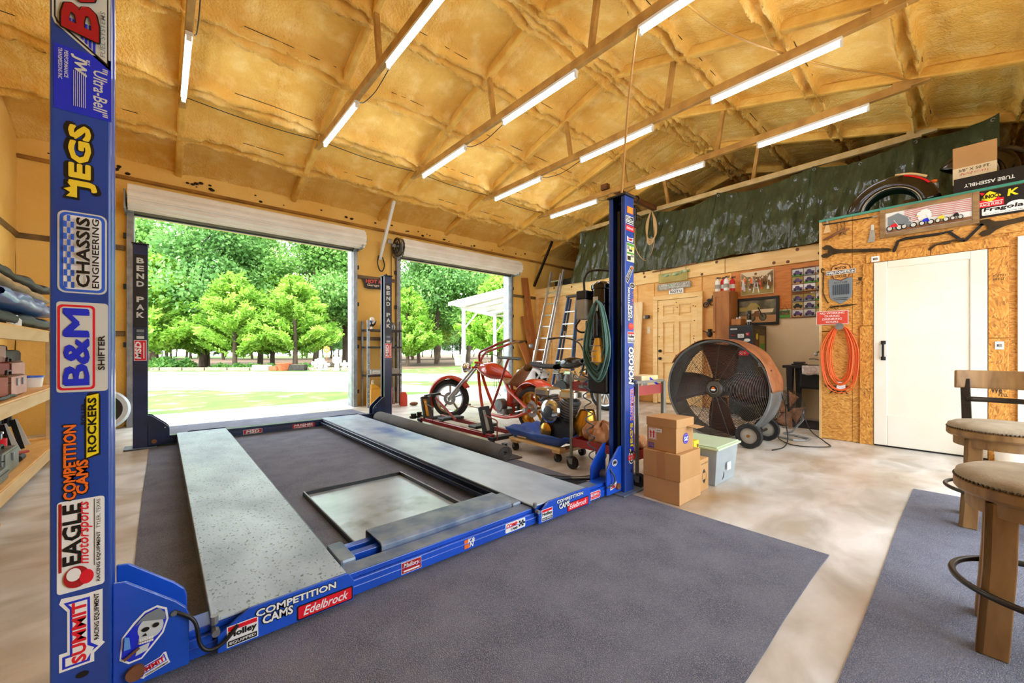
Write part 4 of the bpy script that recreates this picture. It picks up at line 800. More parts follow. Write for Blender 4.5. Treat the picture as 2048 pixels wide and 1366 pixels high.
mo = E('wall_ornament', 'small black pitcher-shaped ornament on the wall below the metal motorcycle', 'ornament', (XR-.03, 3.14, 1.32)); MB().ball((XR-.06, 3.12, 1.36), (.04, .05, .06), 14, 10).cyl((XR-.06, 3.12, 1.41), (XR-.06, 3.12, 1.45), .025, .035, 14).tube(bez([(XR-.06, 3.15, 1.37), (XR-.06, 3.2, 1.41), (XR-.06, 3.24, 1.42)]), .008, 6).build('ornament', 'black', mo, smooth=180)
# black stickered tool chest
ch = E('tool_chest', 'tall dark chest covered in stickers behind the drum fan', 'chest', (7.22, 2.385, 0))
MB().box(6.92, 2.21, .03, 7.55, 2.56, 1.46).build('body', 'cable' if False else 'ink_blue' if False else 'navy_chest' if 'navy_chest' in MATS else 'ink', ch, bevel=.006)
MB().box(6.90, 2.215, .06, 6.92, 2.555, 1.44).build('chest_door', 'chest_face' if 'chest_face' in MATS else 'ink', ch, bevel=.004)
d = WD(6.8995, 2.55, .06)
for (u, v, w_, h_, mt, tx, tc) in ((.02, 1.33, .1, .02, 'silver_ink', 'PARTS', 'ink'), (.02, 1.22, .08, .04, 'ink', 'KING', 'red'), (.13, 1.2, .09, .06, 'silver_ink', 'HOT ROD', 'ink'), (.25, 1.23, .05, .05, 'dred', 'R', 'paper'), (.02, 1.12, .07, .02, 'ink', 'TIRE', 'silver_ink'), (.13, 1.10, .1, .05, 'silver_ink', 'KB', 'orange'), (.08, 1.05, .14, .015, 'silver_ink', 'SPEED', 'ink'), (.06, .92, .23, .075, 'red', 'AUTOMATIC', 'paper'), (.1, .62, .15, .03, 'ink', 'V-8', 'silver_ink'), (.1, .52, .15, .04, 'ink', 'FACTORY', 'dred'), (.14, .40, .08, .05, 'yellow2', 'XX', 'ink'), (.1, .25, .14, .03, 'ink', 'RACING', 'silver_ink')):
    d.rect(u, v, u+w_, v+h_, mt, .008 if h_ > .03 else 0).scrib(u+.1*w_, v+.25*h_, u+.9*w_, v+.75*h_, tc, int(u*900+v*77))
d.oval(.27, 1.16, .045, .025, 'silver_ink'); d.done(ch, 'stickers')
d = Decal((7.0, 2.2095, .3), (1, 0, 0), (0, 0, 1)); d.rect(.0, .15, .5, 1.1, 'olive' if 'olive' in MATS else 'brown').oval(.1, .98, .05, .05, 'yellow2').rect(.2, .75, .45, 1.0, 'oldpaint').rect(.22, .77, .43, .87, 'green_ink').oval(.08, .72, .06, .07, 'silver_ink').rect(.02, .82, .15, .9, 'brown').oval(.3, .62, .05, .04, 'cream'); d.done(ch, 'stickers')
sg = E('paper_sign', 'white pennant sign hanging on the side of the stickered chest', 'sign', (7.3, 2.2, .78)); MB().box(7.12, 2.19, .80, 7.52, 2.2, 1.02).build('board', 'paper', sg); d = Decal((7.12, 2.1895, .80), (1, 0, 0), (0, 0, 1)); d.text('SANDSTONE', .03, .08, .37, .18, 'ink', .02).rect(.05, .02, .3, .05, 'grey_ink'); d.done(sg, 'lettering')
bx = E('wooden_box', 'small open wooden box on top of the stickered chest', 'box', (7.1, 2.48, 1.461)); MB().box(-.11, -.07, 0, .11, .07, .01).box(-.11, -.07, 0, -.1, .07, .11).box(.1, -.07, 0, .11, .07, .11).box(-.1, -.07, 0, .1, -.06, .11).box(-.1, .06, 0, .1, .07, .11).build('box', 'cab_wood', bx, world=False); MB().cyl((0, -.02, .01), (0, -.02, .15), .015, n=10).cyl((.03, .03, .01), (.03, .03, .14), .018, n=10).build('bottles_inside', 'silver_ink', bx, world=False)
cn = E('spray_can', 'black spray can on top of the stickered chest', 'can', (7.0, 2.29, 1.461)); MB().lathe([(0, 0), (.032, 0), (.032, .17), (.024, .185), (.02, .187)], n=18).build('can', 'black_gloss', cn, world=False, smooth=40); MB().lathe([(.024, .186), (.024, .225), (0, .226)], n=16).build('cap', 'black', cn, world=False, smooth=40); MB().lathe([(.0325, .05), (.0325, .08)], n=18).build('band', 'silver_ink', cn, world=False)
# pictures
mat('sepia', '#b59a62', '#6d5a34', 14, .5, detail=6); mat('dusk', '#8d8a72', '#4c4632', 6, .3, detail=5, c3='#b88a3c', s3=4)
pA = panel('crowd_picture', 'sepia print of a crowd around a game table, above the dark framed picture', 'picture', WX+.01, 2.105, 2.605, 2.005, 2.40, .008, 'cream')
d = WD(WX+.0015, 2.605, 2.005); d.rect(.01, .01, .49, .385, 'sepia').poly([(.01, .385), (.49, .385), (.38, .31), (.1, .31)], 'cream').rect(.01, .01, .49, .13, 'oldpaint')
rr = random.Random(3)
for i in range(46): u = rr.uniform(.03, .47); v = rr.uniform(.13, .26); d.oval(u, v+.04, .011, .014, 'cream').poly([(u-.018, v-.06), (u+.018, v-.06), (u+.013, v+.03), (u-.013, v+.03)], rr.choice(('brown', 'sepia', 'card_dark', 'paper', 'orange')))
d.poly([(.2, .02), (.215, .02), (.245, .2), (.235, .2)], 'paper').poly([(.29, .02), (.305, .02), (.275, .2), (.265, .2)], 'paper').oval(.25, .34, .02, .02, 'card_dark'); d.done(pA, 'print')
pB = panel('framed_picture', 'dark wooden framed painting of a parked motorcycle behind the stickered chest', 'picture', WX+.01, 2.075, 2.625, 1.53, 1.91, .01, 'dusk', 'black', .045)
d = WD(WX-.001, 2.625, 1.53); d.poly([(.0, .27), (.12, .27), (.18, .34), (.26, .33), (.32, .26), (.32, .2), (0, .2)], 'oldpaint').rect(0, .0, .55, .12, 'card').poly([(.2, .16), (.5, .16), (.52, .22), (.2, .22)], 'cream').oval(.36, .09, .055, .065, 'ink').oval(.36, .09, .043, .052, 'dusk').oval(.2, .08, .05, .06, 'ink').oval(.2, .08, .038, .047, 'dusk').poly([(.2, .1), (.33, .1), (.3, .2), (.24, .19)], 'brown').poly([(.35, .09), (.37, .09), (.3, .26), (.28, .25)], 'ink'); d.done(pB, 'painting')
pC = panel('small_picture', 'small dark picture hanging by a string right of the framed painting', 'picture', WX+.01, 1.885, 2.025, 1.585, 1.705, .01, 'green_ink')
d = WD(WX-.0005, 2.025, 1.585); d.rect(.005, .005, .135, .115, 'olive2' if 'olive2' in MATS else 'sepia').rect(.005, .005, .135, .05, 'green_ink').oval(.05, .07, .02, .025, 'brown').oval(.1, .065, .02, .022, 'card_dark'); d.done(pC, 'print')
MB().tube([(WX, 2.0, 1.70), (WX-.002, 1.955, 1.80), (WX, 1.91, 1.70)], .003, 5).build('string', 'wire', pC)
for n_, z0, z1, lab, seed in ((1, 1.975, 2.365, 'upper photo collage of cars on the plywood beside the OSB corner', 1), (2, 1.575, 1.965, 'lower photo collage of cars with printed heading beside the OSB corner', 2)):
    pD = panel('photo_collage', lab, 'poster', WX+.012, 1.24, 1.865, z0, z1, .006, 'brown'); d = WD(WX+.0055, 1.865, z0); rr = random.Random(seed)
    for i in range(4):
        for j in range(3):
            u, v = .015+i*.155, .015+j*.12; d.rect(u, v, u+.145, v+.11, rr.choice(('silver_ink', 'paper', 'oldpaint', 'silver_ink')))
            d.rect(u, v, u+.145, v+.03, rr.choice(('card', 'green_ink', 'grey_ink'))); c = rr.choice(('purple', 'purple', 'ink', 'purple')); c = c if c in MATS else 'royal'
            d.poly([(u+.015, v+.03), (u+.13, v+.025), (u+.135, v+.06), (u+.1, v+.065), (u+.085, v+.09), (u+.045, v+.09), (u+.03, v+.06), (u+.012, v+.055)], c).oval(u+.035, v+.028, .015, .016, 'ink').oval(u+.11, v+.026, .015, .016, 'ink')
    if n_ == 2: d.rect(.2, .365, .6, .388, 'card_dark').text('SUZUKI', .26, .367, .5, .386, 'paper', .04)
    d.done(pD, 'photos')
# utility sink, faucet, towel, bucket, mat
sk = E('utility_sink', 'black utility sink table against the cream wall beside the OSB corner', 'sink', (7.2, 1.5, 0))
MB().box(6.95, 1.20, .80, 7.52, 1.83, .84).build('sink_top', 'black', sk, bevel=.01)
MB().box(7.02, 1.26, .50, 7.46, 1.64, .80).build('basin', 'black', sk, bevel=.03)
for x, yv in ((7.0, 1.74), (7.46, 1.74), (7.0, 1.26), (7.46, 1.26)): MB().add([(x-.05, yv-.04, .8), (x+.05, yv-.04, .8), (x+.05, yv+.04, .8), (x-.05, yv+.04, .8), (x-.025, yv-.02, .001), (x+.025, yv-.02, .001), (x+.025, yv+.02, .001), (x-.025, yv+.02, .001)], [(0,1,2,3), (7,6,5,4), (0,4,5,1), (1,5,6,2), (2,6,7,3), (3,7,4,0)]).build('leg', 'black', sk)
fc = MB().tube(bez([(7.42, 1.36, .84), (7.42, 1.36, .95), (7.38, 1.40, 1.03), (7.30, 1.46, 1.04), (7.26, 1.49, 1.0)]), .014, 10).tube(bez([(7.44, 1.46, .84), (7.44, 1.46, .90), (7.40, 1.52, .93), (7.34, 1.58, .93)]), .008, 8).build('faucet', 'galv', sk, smooth=60)
MB().ball((7.265, 1.485, 1.0), .026, 12, 8).build('spray_head', 'silver_ink', fc, smooth=180)
tw = MB().grid(lambda u, v: (6.94-.008*math.sin(u*9), 1.22+.36*u, .842-.13*v+.008*math.sin(u*14)*v), 14, 5).build('towel', 'towel' if 'towel' in MATS else 'paper', smooth=180, solid=.008); tag(tw, 'pale printed towel hanging over the front edge of the black sink', 'towel')
cs = E('parts_tray', 'grey tray sitting on the left end of the black sink', 'tray', (7.15, 1.66, .841)); MB().box(-.1, -.08, 0, .1, .08, .02).box(-.08, -.06, .02, .08, .06, .05).build('tray', 'gunmetal', cs, world=False, bevel=.008)
bk = E('plastic_bucket', 'white plastic bucket with round black logo beside the sink', 'bucket', (7.40, 1.985, 0)); MB().lathe([(0, .002), (.13, .002), (.15, .36), (.155, .365), (.145, .37), (.126, .02), (0, .02)], n=28).build('bucket_body', 'white', bk, world=False, smooth=40); MB().torus((0, 0, .3), (0, 0, 1), .15, .006, 28, 6).build('rim', 'white', bk, world=False, smooth=180)
d = Decal((-.142, -.01, .20), (0, -1, 0), (.06, 0, 1)); d.oval(0, 0, .085, .085, 'ink').oval(0, 0, .06, .06, 'paper').oval(0, 0, .045, .045, 'ink').poly([(-.02, -.02), (.02, -.02), (.0, .03)], 'paper'); d.done(bk, 'logo', False)
tag(MB().box(6.55, 1.22, .001, 7.3, 1.95, .012).build('floor_mat', 'rubber', bevel=.004), 'thin black rubber mat on the floor in front of the sink', 'mat')
# small floor fan
sf = E('floor_fan', 'small brown-bladed floor fan on a chrome stand beside the OSB corner', 'fan', (5.72, 1.42, 0), math.radians(62))
g = MB()
for i in range(14): g.torus((-.05+.05*(i/13)**2, 0, .34), (1, 0, 0), .03+.20*i/13, .0022, 32, 4); g.torus((.11-.05*(i/13)**2, 0, .34), (1, 0, 0), .03+.20*i/13, .0022, 32, 4)
for i in range(10): a = i*PI/5; g.tube([(-.05, .03*math.cos(a), .34+.03*math.sin(a)), (-.02, .19*math.cos(a), .34+.19*math.sin(a)), (.02, .235*math.cos(a), .34+.235*math.sin(a)), (.08, .20*math.cos(a), .34+.20*math.sin(a)), (.11, .03*math.cos(a), .34+.03*math.sin(a))], .0022, 4)
g.build('guard', 'gunmetal', sf, world=False)['kind'] = 'stuff'
for k in range(4): a = k*PI/2+.4; MB().grid(lambda u, v, a=a: (.02+.05*(v-.5), (.03+.17*u)*math.cos(a)-(.16*(v-.5)*(.4+u))*math.sin(a), .34+(.03+.17*u)*math.sin(a)+(.16*(v-.5)*(.4+u))*math.cos(a)), 4, 4).build('fan_blade', 'brown', sf, world=False, smooth=180, solid=.002)
MB().cyl((.06, 0, .34), (.22, 0, .34), .06, .045, 18).build('motor', 'black', sf, world=False, smooth=40)
MB().tube([(.05, -.25, .34), (.05, -.25, .20), (.16, -.2, .03), (.2, -.12, .012), (-.15, -.12, .012), (-.2, 0, .012), (-.15, .12, .012), (.2, .12, .012), (.16, .2, .03), (.05, .25, .20), (.05, .25, .34)], .012, 8).build('stand', 'galv', sf, world=False, smooth=50)
MB().tube(bez([(5.75, 1.30, .30), (5.72, 1.22, .12), (5.70, 1.08, .012), (5.45, 1.0, .010), (5.25, 1.25, .010), (5.45, 1.45, .010), (5.6, 1.52, .03)]), .006, 6).build('power_cord', 'black', sf, smooth=60)

# ------------------------------------------------------------ things on the OSB wall
OX = XO-.013
def ow(name, label, cat, y, z): return E(name, label, cat, (OX, y, z))
rodt = ow('hanging_rod', 'thin horizontal steel rod fixed under the top edge of the OSB wall', 'rod', .92, 2.55); MB().tube([(OX-.02, 1.15, 2.562), (OX-.02, .68, 2.545)], .008, 8).build('rod', 'gunmetal', rodt, smooth=60); MB().ball((OX-.02, .69, 2.546), (.01, .03, .01), 8, 6).build('tip', 'slat_grey', rodt, smooth=180)
ht = ow('hatchet_head', 'pale hatchet head hanging at the left end of the steel rod', 'tool', 1.11, 2.47); MB().prism([(OX-.018, 1.10, 2.58), (OX-.018, 1.12, 2.58), (OX-.018, 1.145, 2.46), (OX-.018, 1.075, 2.46)], (0, 0, 0), (.012, 0, 0)).build('head', 'lumber', ht); MB().cyl((OX-.012, 1.11, 2.58), (OX-.012, 1.11, 2.61), .012, n=8).build('eye', 'galv', ht)
st = ow('metal_star', 'rusty metal star hanging from the steel rod', 'star', .965, 2.40); MB().add([(OX-.028, .965, 2.44)]+[(OX-.012, .965+(.06 if i % 2 == 0 else .025)*math.sin(i*PI/5), 2.44+(.06 if i % 2 == 0 else .025)*math.cos(i*PI/5)) for i in range(10)], [(0, 1+i, 1+(i+1) % 10) for i in range(10)]+[tuple(range(10, 0, -1))]).build('star', 'card_dark', st)
for yy in (1.02, .985, .95): MB().tube([(OX-.02, yy, 2.56), (OX-.018, yy-.005, 2.50), (OX-.018, yy, 2.46)], .003, 5).build('hook', 'wire', st)
an = ow('deer_antler', 'pale brown antler piece hanging left of the metal star', 'antler', 1.06, 2.42); MB().tube(bez([(OX-.02, 1.15, 2.38), (OX-.025, 1.08, 2.40), (OX-.03, 1.0, 2.44), (OX-.02, .9, 2.46)]), [.008, .01, .012, .014, .016, .016, .016, .016, .016, .016, .016, .016, .016, .016, .016, .016, .016, .016, .014, .012, .01, .009, .008, .007, .006][:25], 7).build('antler', 'brown', an, smooth=60)
kf = ow('hand_axe', 'small grey hatchet with short handle hanging right of the metal star', 'tool', .706, 2.27); MB().prism([(OX-.018, .69, 2.40), (OX-.018, .73, 2.40), (OX-.018, .735, 2.33), (OX-.018, .75, 2.27), (OX-.018, .69, 2.265), (OX-.018, .685, 2.33)], (0, 0, 0), (.012, 0, 0)).build('blade', 'slat_grey', kf, bevel=.003); MB().box(OX-.022, .695, 2.40, OX-.002, .72, 2.46).build('grip', 'silver_ink', kf, bevel=.005)
mat('iron', '#4a3a22', '#332714', 10, .6, .5)
def wrench(y0, y1, z0, z1, w, label, par=None):
    t = ow('open_end_wrench', label, 'wrench', (y0+y1)/2, min(z0, z1)); s = -1
    ang = math.atan2(z1-z0, -(y1-y0)); L = math.hypot(y1-y0, z1-z0); c, sn = math.cos(ang), math.sin(ang)
    prof = [(.0, .045), (.035, .075), (.075, .07), (.11, .035), (.17, .022), (L-.02, .016), (L, .010), (L, -.010), (L-.02, -.016), (.17, -.022), (.11, -.04), (.07, -.07), (.03, -.075), (.0, -.05), (.025, -.025), (.06, -.022), (.06, .022), (.02, .02)]
    MB().prism([(OX-.02, y0-(u*c-v*w*sn), z0+u*sn+v*w*c) for u, v in prof], (0, 0, 0), (.014, 0, 0)).build('wrench', 'iron', t, bevel=.003); return t
wrench(1.165, .56, 2.245, 2.155, 1.0, 'long rusty open-end wrench on the OSB left of the framed picture')
wrench(-.06, -.62, 2.235, 2.30, 1.1, 'big rusty open-end wrench on the OSB under the black racing banner')
tl = ow('pry_bar', 'bent black iron bar mounted under the left end of the framed picture', 'tool', .47, 2.12); MB().tube([(OX-.015, .535, 2.12), (OX-.015, .50, 2.235), (OX-.015, .44, 2.25), (OX-.015, .2, 2.245), (OX-.015, .1, 2.26)], [.014, .014, .016, .014, .006], 6).build('bar', 'black', tl, smooth=40)
tl = ow('iron_hoe', 'V-shaped black iron strap on the OSB above the white door', 'tool', .0, 2.12); MB().bar((OX-.015, .13, 2.25), (OX-.015, .03, 2.13), .024, .01, (1, 0, 0)).bar((OX-.015, .03, 2.13), (OX-.015, -.09, 2.28), .024, .01, (1, 0, 0)).build('strap', 'black', tl)
tl = ow('cap_pistol', 'old brown toy pistol mounted on the door header', 'ornament', .15, 2.14); MB().bar((OX-.02, .22, 2.14), (OX-.02, .03, 2.165), .016, .012, (1, 0, 0)).bar((OX-.02, .22, 2.14), (OX-.02, .27, 2.095), .02, .024, (1, 0, 0)).cyl((OX-.02, .17, 2.14), (OX-.02, .12, 2.147), .016, n=8).build('pistol', 'iron', tl)
mat('barnwood', '#a07f54', '#7b5c38', 4, .7, stretch=(3, 1, 3), detail=6, distort=1)
pf = panel('framed_picture', 'barn-wood framed print of motorcycles under a flag and eagle', 'picture', OX-.006, -.025, .60, 2.335, 2.555, .01, 'paper', 'barnwood', .045)
d = WD(OX-.0175, .60, 2.335)
for k in range(7): d.poly([(.15, .08+k*.02), (.35, .10+k*.02), (.62, .09+k*.018), (.62, .10+k*.018), (.35, .11+k*.02), (.15, .09+k*.02)], 'rose' if 'rose' in MATS else 'dred')
d.poly([(.02, .08), (.15, .06), (.2, .12), (.1, .2), (.02, .17)], 'grey_ink').oval(.30, .12, .05, .07, 'paper').oval(.27, .14, .03, .03, 'paper').poly([(.25, .14), (.235, .12), (.26, .125)], 'yellow2').rect(.01, .005, .62, .035, 'brown')
for i, (u, c) in enumerate(((.07, 'red'), (.18, 'grey_ink'), (.31, 'royal'), (.42, 'yellow2'), (.52, 'ink'))):
    s_ = 1-.08*i; d.oval(u-.035*s_, .045, .028*s_, .03*s_, 'ink').oval(u-.035*s_, .045, .018*s_, .02*s_, 'silver_ink').oval(u+.04*s_, .045, .03*s_, .033*s_, 'ink').oval(u+.04*s_, .045, .02*s_, .022*s_, 'silver_ink').poly([(u-.04*s_, .06), (u+.03*s_, .055), (u+.02*s_, .095), (u-.02*s_, .085)], c).poly([(u+.04*s_, .045), (u+.046*s_, .045), (u+.0, .13), (u-.006, .13)], 'silver_ink')
d.done(pf, 'print')
bn = panel('racing_banner', 'black racing banner with red and yellow sponsor logos at the top right', 'banner', OX-.004, -.75, -.055, 2.335, 2.595, .004, 'ink')
d = WD(OX-.0085, -.055, 2.335); d.rect(.01, .10, .165, .17, 'red').poly([(.02, .18), (.06, .235), (.08, .25), (.1, .235), (.155, .195), (.1, .16), (.085, .145), (.06, .16)], 'yellow').poly([(.015, .25), (.05, .235), (.03, .215)], 'red').poly([(.115, .165), (.16, .155), (.13, .185)], 'red').text('SUNOCO', .02, .178, .155, .218, 'ink', .05).text('RACE FUELS', .02, .11, .155, .135, 'paper', .03).rect(.01, .142, .16, .148, 'paper').text('K', .185, .17, .25, .235, 'yellow', .05, .1)
d.rect(.03, .02, .3, .09, 'paper', .012).oval(.24, .085, .06, .035, 'paper').text('Fragola', .04, .045, .28, .095, 'ink', .05, .1).scrib(.05, .026, .28, .038, 'ink', 12); d.done(bn, 'print')
# motor-cycle shield sign
hd = ow('shield_sign', 'shield-shaped motorcycle sign with metal lower plaque on the OSB corner wall', 'sign', .985, 1.62)
def wallpoly(mb, pts, x, th): return mb.prism([(x, a, b) for a, b in pts], (0, 0, 0), (th, 0, 0))
c0 = .985
wallpoly(MB(), [(c0+.115, 1.90), (c0-.105, 1.90), (c0-.10, 1.70), (c0-.085, 1.66), (c0, 1.60), (c0+.09, 1.66), (c0+.105, 1.70)], OX-.010, .01).build('lower_plaque', 'grey_ink', hd, bevel=.003)
wallpoly(MB(), [(c0+.08, 2.05), (c0, 2.075), (c0-.08, 2.05), (c0-.10, 1.99), (c0-.07, 1.90), (c0, 1.87), (c0+.07, 1.90), (c0+.10, 1.99)], OX-.015, .012).build('upper_plaque', 'brown', hd, bevel=.003)
d = WD(OX-.0155, c0, 1.60); d.poly([(-.072, .44), (0, .466), (.072, .44), (.088, .39), (.06, .308), (0, .283), (-.06, .308), (-.088, .39)], 'osb_print' if 'osb_print' in MATS else 'card').text('MOTOR', -.055, .405, .055, .437, 'ink', .04).text('CYCLES', -.055, .308, .055, .342, 'ink', .04).rect(-.135, .348, .135, .397, 'paper').rect(-.131, .352, .131, .393, 'ink').text('HARLEY-DAVIDSON', -.125, .357, .125, .388, 'paper', .05); d.done(hd, 'lettering')
d = WD(OX-.0105, c0, 1.60); d.scrib(-.06, .245, .06, .262, 'ink', 11)
for k in range(8): d.rect(-.075+k*.02, .11, -.063+k*.02, .23, 'cable')
d.rect(-.06, .05, .06, .055, 'ink').rect(-.07, .07, .07, .075, 'ink'); d.done(hd, 'lettering')
hk = ow('steel_hook', 'thin dark hook and chain hanging left of the shield sign', 'hook', 1.15, 1.68); MB().tube(bez([(OX-.01, 1.135, 2.02), (OX-.01, 1.16, 2.04), (OX-.01, 1.165, 2.0), (OX-.01, 1.145, 1.98), (OX-.01, 1.15, 1.9), (OX-.012, 1.148, 1.82), (OX-.012, 1.15, 1.75), (OX-.012, 1.12, 1.66), (OX-.012, 1.10, 1.62)]), .006, 6).build('hook', 'iron', hk, smooth=60)
pn = ow('fountain_ornament', 'thin dark fishing-lure ornament under the shield sign', 'ornament', .97, 1.57); MB().tube(bez([(OX-.012, 1.09, 1.565), (OX-.014, 1.03, 1.575), (OX-.014, .95, 1.578), (OX-.012, .84, 1.585)]), [.003, .006, .01, .008, .012, .006, .01, .01, .008, .01, .012, .01, .008, .01, .012, .012, .013, .013, .013, .012, .01, .008, .006, .004, .003], 6).build('lure', 'iron', pn, smooth=60)
rs = ow('red_sign', 'red sign with white lettering above the orange cord', 'sign', 1.065, 1.37); MB().box(OX-.012, .915, 1.365, OX-.004, 1.215, 1.525).build('board', 'signred' if 'signred' in MATS else 'red', rs)
d = WD(OX-.0122, 1.215, 1.365); d.rect(.0, 0, .3, .16, 'paper').rect(.005, .005, .295, .155, 'signred' if 'signred' in MATS else 'red')
for i, tx in enumerate(('NO WORKING', 'DURING', 'DRINKING', 'HOURS')): d.text(tx, .15-.0115*len(tx), .122-i*.035, .15+.0115*len(tx), .146-i*.035, 'paper', .01)
d.done(rs, 'lettering'); MB().tube([(OX-.01, 1.12, 1.525), (OX-.012, 1.07, 1.60), (OX-.01, 1.02, 1.525)], .003, 5).build('string', 'wire', rs)
mat('orange_cord', '#f06a2e', rough=.5); random.seed(21)
oc = ow('cord_coil', 'orange extension cord coiled over a hook beside the white door', 'cord', .985, .63); hkk = MB().cyl((OX, .985, 1.335), (OX-.09, .985, 1.335), .02, n=12).lathe([(0, 0), (.04, 0), (.04, .01), (0, .01)], (OX-.085, .985, 1.335), (-1, 0, 0), 14).build('wall_hook', 'galv', oc)
for k in range(11):
    w_ = .085+.0085*k+random.uniform(-.008, .008); b_ = .70-.012*k+random.uniform(-.025, .025); xo = OX-.02-.006*(k % 6)-random.uniform(0, .01)
    MB().tube(bez([(xo, .985, 1.352), (xo-.005, .985+w_*.5, 1.28), (xo-.01, .985+w_, 1.02+.05*random.random()), (xo-.01, .985+w_*.75, b_+.10), (xo, .985, b_), (xo-.01, .985-w_*.75, b_+.10), (xo-.01, .985-w_*.95, 1.02+.05*random.random()), (xo-.005, .985-w_*.5, 1.28), (xo, .985, 1.352)], 5), .0055, 6).build('cord_loop', 'orange_cord', oc, smooth=60)
tgp = ow('paper_tag', 'small white tag hanging below the orange cord coil', 'tag', .98, .62); MB().box(OX-.03, .94, .60, OX-.028, 1.02, .69).build('tag', 'paper', tgp)
for (y0, z0, w_, h_, lab, nm) in ((-.165, 1.065, .055, .075, 'white switch plate on the OSB right of the white door', 'switch_plate'), (.715, 2.04, .067, .062, 'white paper sticker on OSB at the upper left corner of the white door', 'paper_sticker')):
    t = ow(nm, lab, 'switch' if 'switch' in nm else 'sticker', y0-w_/2, z0); MB().box(OX-.032, y0-w_, z0, OX-.022, y0, z0+h_).build('plate', 'paper', t, bevel=.002); d = WD(OX-.0325, y0, z0); d.rect(.2*w_, .3*h_, .8*w_, .7*h_, 'slat_grey').rect(.25*w_, .4*h_, .4*w_, .6*h_, 'ink'); d.done(t, 'print')
# printed stamps on the sheets
d = WD(XO-.0125, 1.14, .55); d.text('Weyerhaeuser', .0, .055, .25, .105, 'ink_soft' if 'ink_soft' in MATS else 'card_dark', .03).text('APA', .05, .0, .22, .05, 'ink_soft' if 'ink_soft' in MATS else 'card_dark', .06); d.done(wo, 'stamp')
d = WD(XO-.0355, .805, .56); d.scrib(.0, .055, .085, .07, 'ink_soft', 13).scrib(.03, .03, .085, .045, 'ink_soft', 14).scrib(.0, .01, .085, .022, 'ink_soft', 15); d.done(wo, 'stamp')
d = WD(XO-.0125, .845, 1.80); d.poly([(.01, .09), (.05, .09), (.04, .05), (.02, .05)], 'ink_soft').scrib(.0, .0, .10, .04, 'ink_soft', 16); d.done(wo, 'stamp')
d = WD(XO-.0355, -.14, .62); d.text('We', .0, .03, .07, .09, 'ink_soft', .03).scrib(.05, .0, .11, .03, 'ink_soft', 19); d.done(wo, 'stamp')
d = WD(XO-.0355, -.155, 1.72); d.scrib(.0, .035, .08, .055, 'ink_soft', 17).scrib(.0, .0, .08, .025, 'ink_soft', 18); d.done(wo, 'stamp')
wb_ = E('white_bucket', 'white bucket on wooden blocks at the foot of the OSB wall behind the stool', 'bucket', (5.72, -.28, 0)); MB().lathe([(0, .06), (.12, .06), (.135, .22), (0, .22)], n=24).build('pail', 'white', wb_, world=False, smooth=40); MB().box(-.2, -.1, .001, .2, -.02, .058).box(-.2, .03, .001, .2, .12, .058).build('blocks', 'lumber', wb_, world=False)

# ------------------------------------------------------------ tarp on the last truss
random.seed(9)
hang = [6.25, 5.45, 4.35, 3.05, 1.62, .5, -.25]
def tz(y):
    for a, b in zip(hang[:-1], hang[1:]):
        if b <= y <= a: t = (a-y)/(a-b); return 3.965-.10*math.sin(PI*t)*(1 if a-b > .9 else .5)
    return 3.96
def tarp_pt(u, v):
    y = 6.25-6.5*u; top = tz(y); bot = 2.70+.02*math.sin(y*3)+(.02 if y < 2 else 0)
    z = top+(bot-top)*v; x = 7.80-.25*v
    for hy in hang: x -= .06*math.exp(-((y-hy)/(.05+.5*v))**2)*(1-v)*math.cos((y-hy)*22)
    x += .022*math.sin(y*11+2*math.sin(v*3))*v+.014*math.sin(y*27+v*7)*(.3+.7*v)+.022*math.sin(y*5.5-v*4)+.010*math.sin(y*43-v*11)+.012*math.sin(v*17+y*3.1)*math.sin(y*4)
    x += .020*float(vn(y*3.2+z*1.2, z*1.6, 41))*(.25+v)+.011*float(vn(y*9, z*3.5, 42))+.006*float(vn(y*17+z*6, z*9, 43))
    if u < .03: y += .02*v
    return (x-.02, y+.12*v*(1 if u < .02 else 0), z)
tp = E('tarp', 'dark green tarp hung from the last roof truss in front of the loft', 'tarp', (7.75, 3, 2.7))
MB().grid(tarp_pt, 330, 60).build('tarp_sheet', 'tarp', tp, smooth=180)
for i, yy in enumerate((6.2, 5.42, 4.33, 3.03, 2.35, 1.60, 1.05, .48, -.2)): MB().torus((tarp_pt((6.25-yy)/6.5, .03)[0]-.008, yy, tz(yy)-.05), (1, 0, 0), .018, .006, 14, 6).build('grommet', 'galv', tp, smooth=180)
# beam, pulley and rope between the trusses
mat('beam_brown', '#7a4c25', '#5b3516', 4, .6, stretch=(1, 4, 4)); mat('rope', '#cda873', rough=.8)
tag(MB().box(6.33, 4.30, 4.00, 7.80, 4.39, 4.09).build('timber_beam', 'beam_brown', bevel=.004), 'brown timber beam bridging the last two roof trusses', 'beam')
pl = E('pulley', 'black iron pulley wheel hanging from the timber beam', 'pulley', (7.05, 4.345, 3.5)); MB().torus((7.05, 4.345, 3.62), (.8, .6, 0), .12, .016, 30, 8).build('wheel_rim', 'iron', pl, smooth=180)
for k in range(3): a = k*PI/3; MB().bar((7.05-.06*math.cos(a)*.95, 4.345+.11*math.cos(a)*.8, 3.62+.115*math.sin(a)), (7.05+.06*math.cos(a)*.95, 4.345-.11*math.cos(a)*.8, 3.62-.115*math.sin(a)), .014, .014).build('spoke', 'iron', pl)
MB().bar((7.05, 4.345, 3.62), (7.05, 4.345, 3.86), .05, .03).tube(bez([(7.05, 4.345, 3.86), (7.06, 4.30, 3.95), (7.06, 4.27, 4.06), (7.06, 4.345, 4.12), (7.06, 4.42, 4.05), (7.05, 4.36, 3.88)]), .01, 6).build('hanger', 'black', pl, smooth=50)
rp = E('rope_coil', 'tan rope coil tied to the truss in front of the tarp', 'rope', (7.62, 4.30, 3.2))
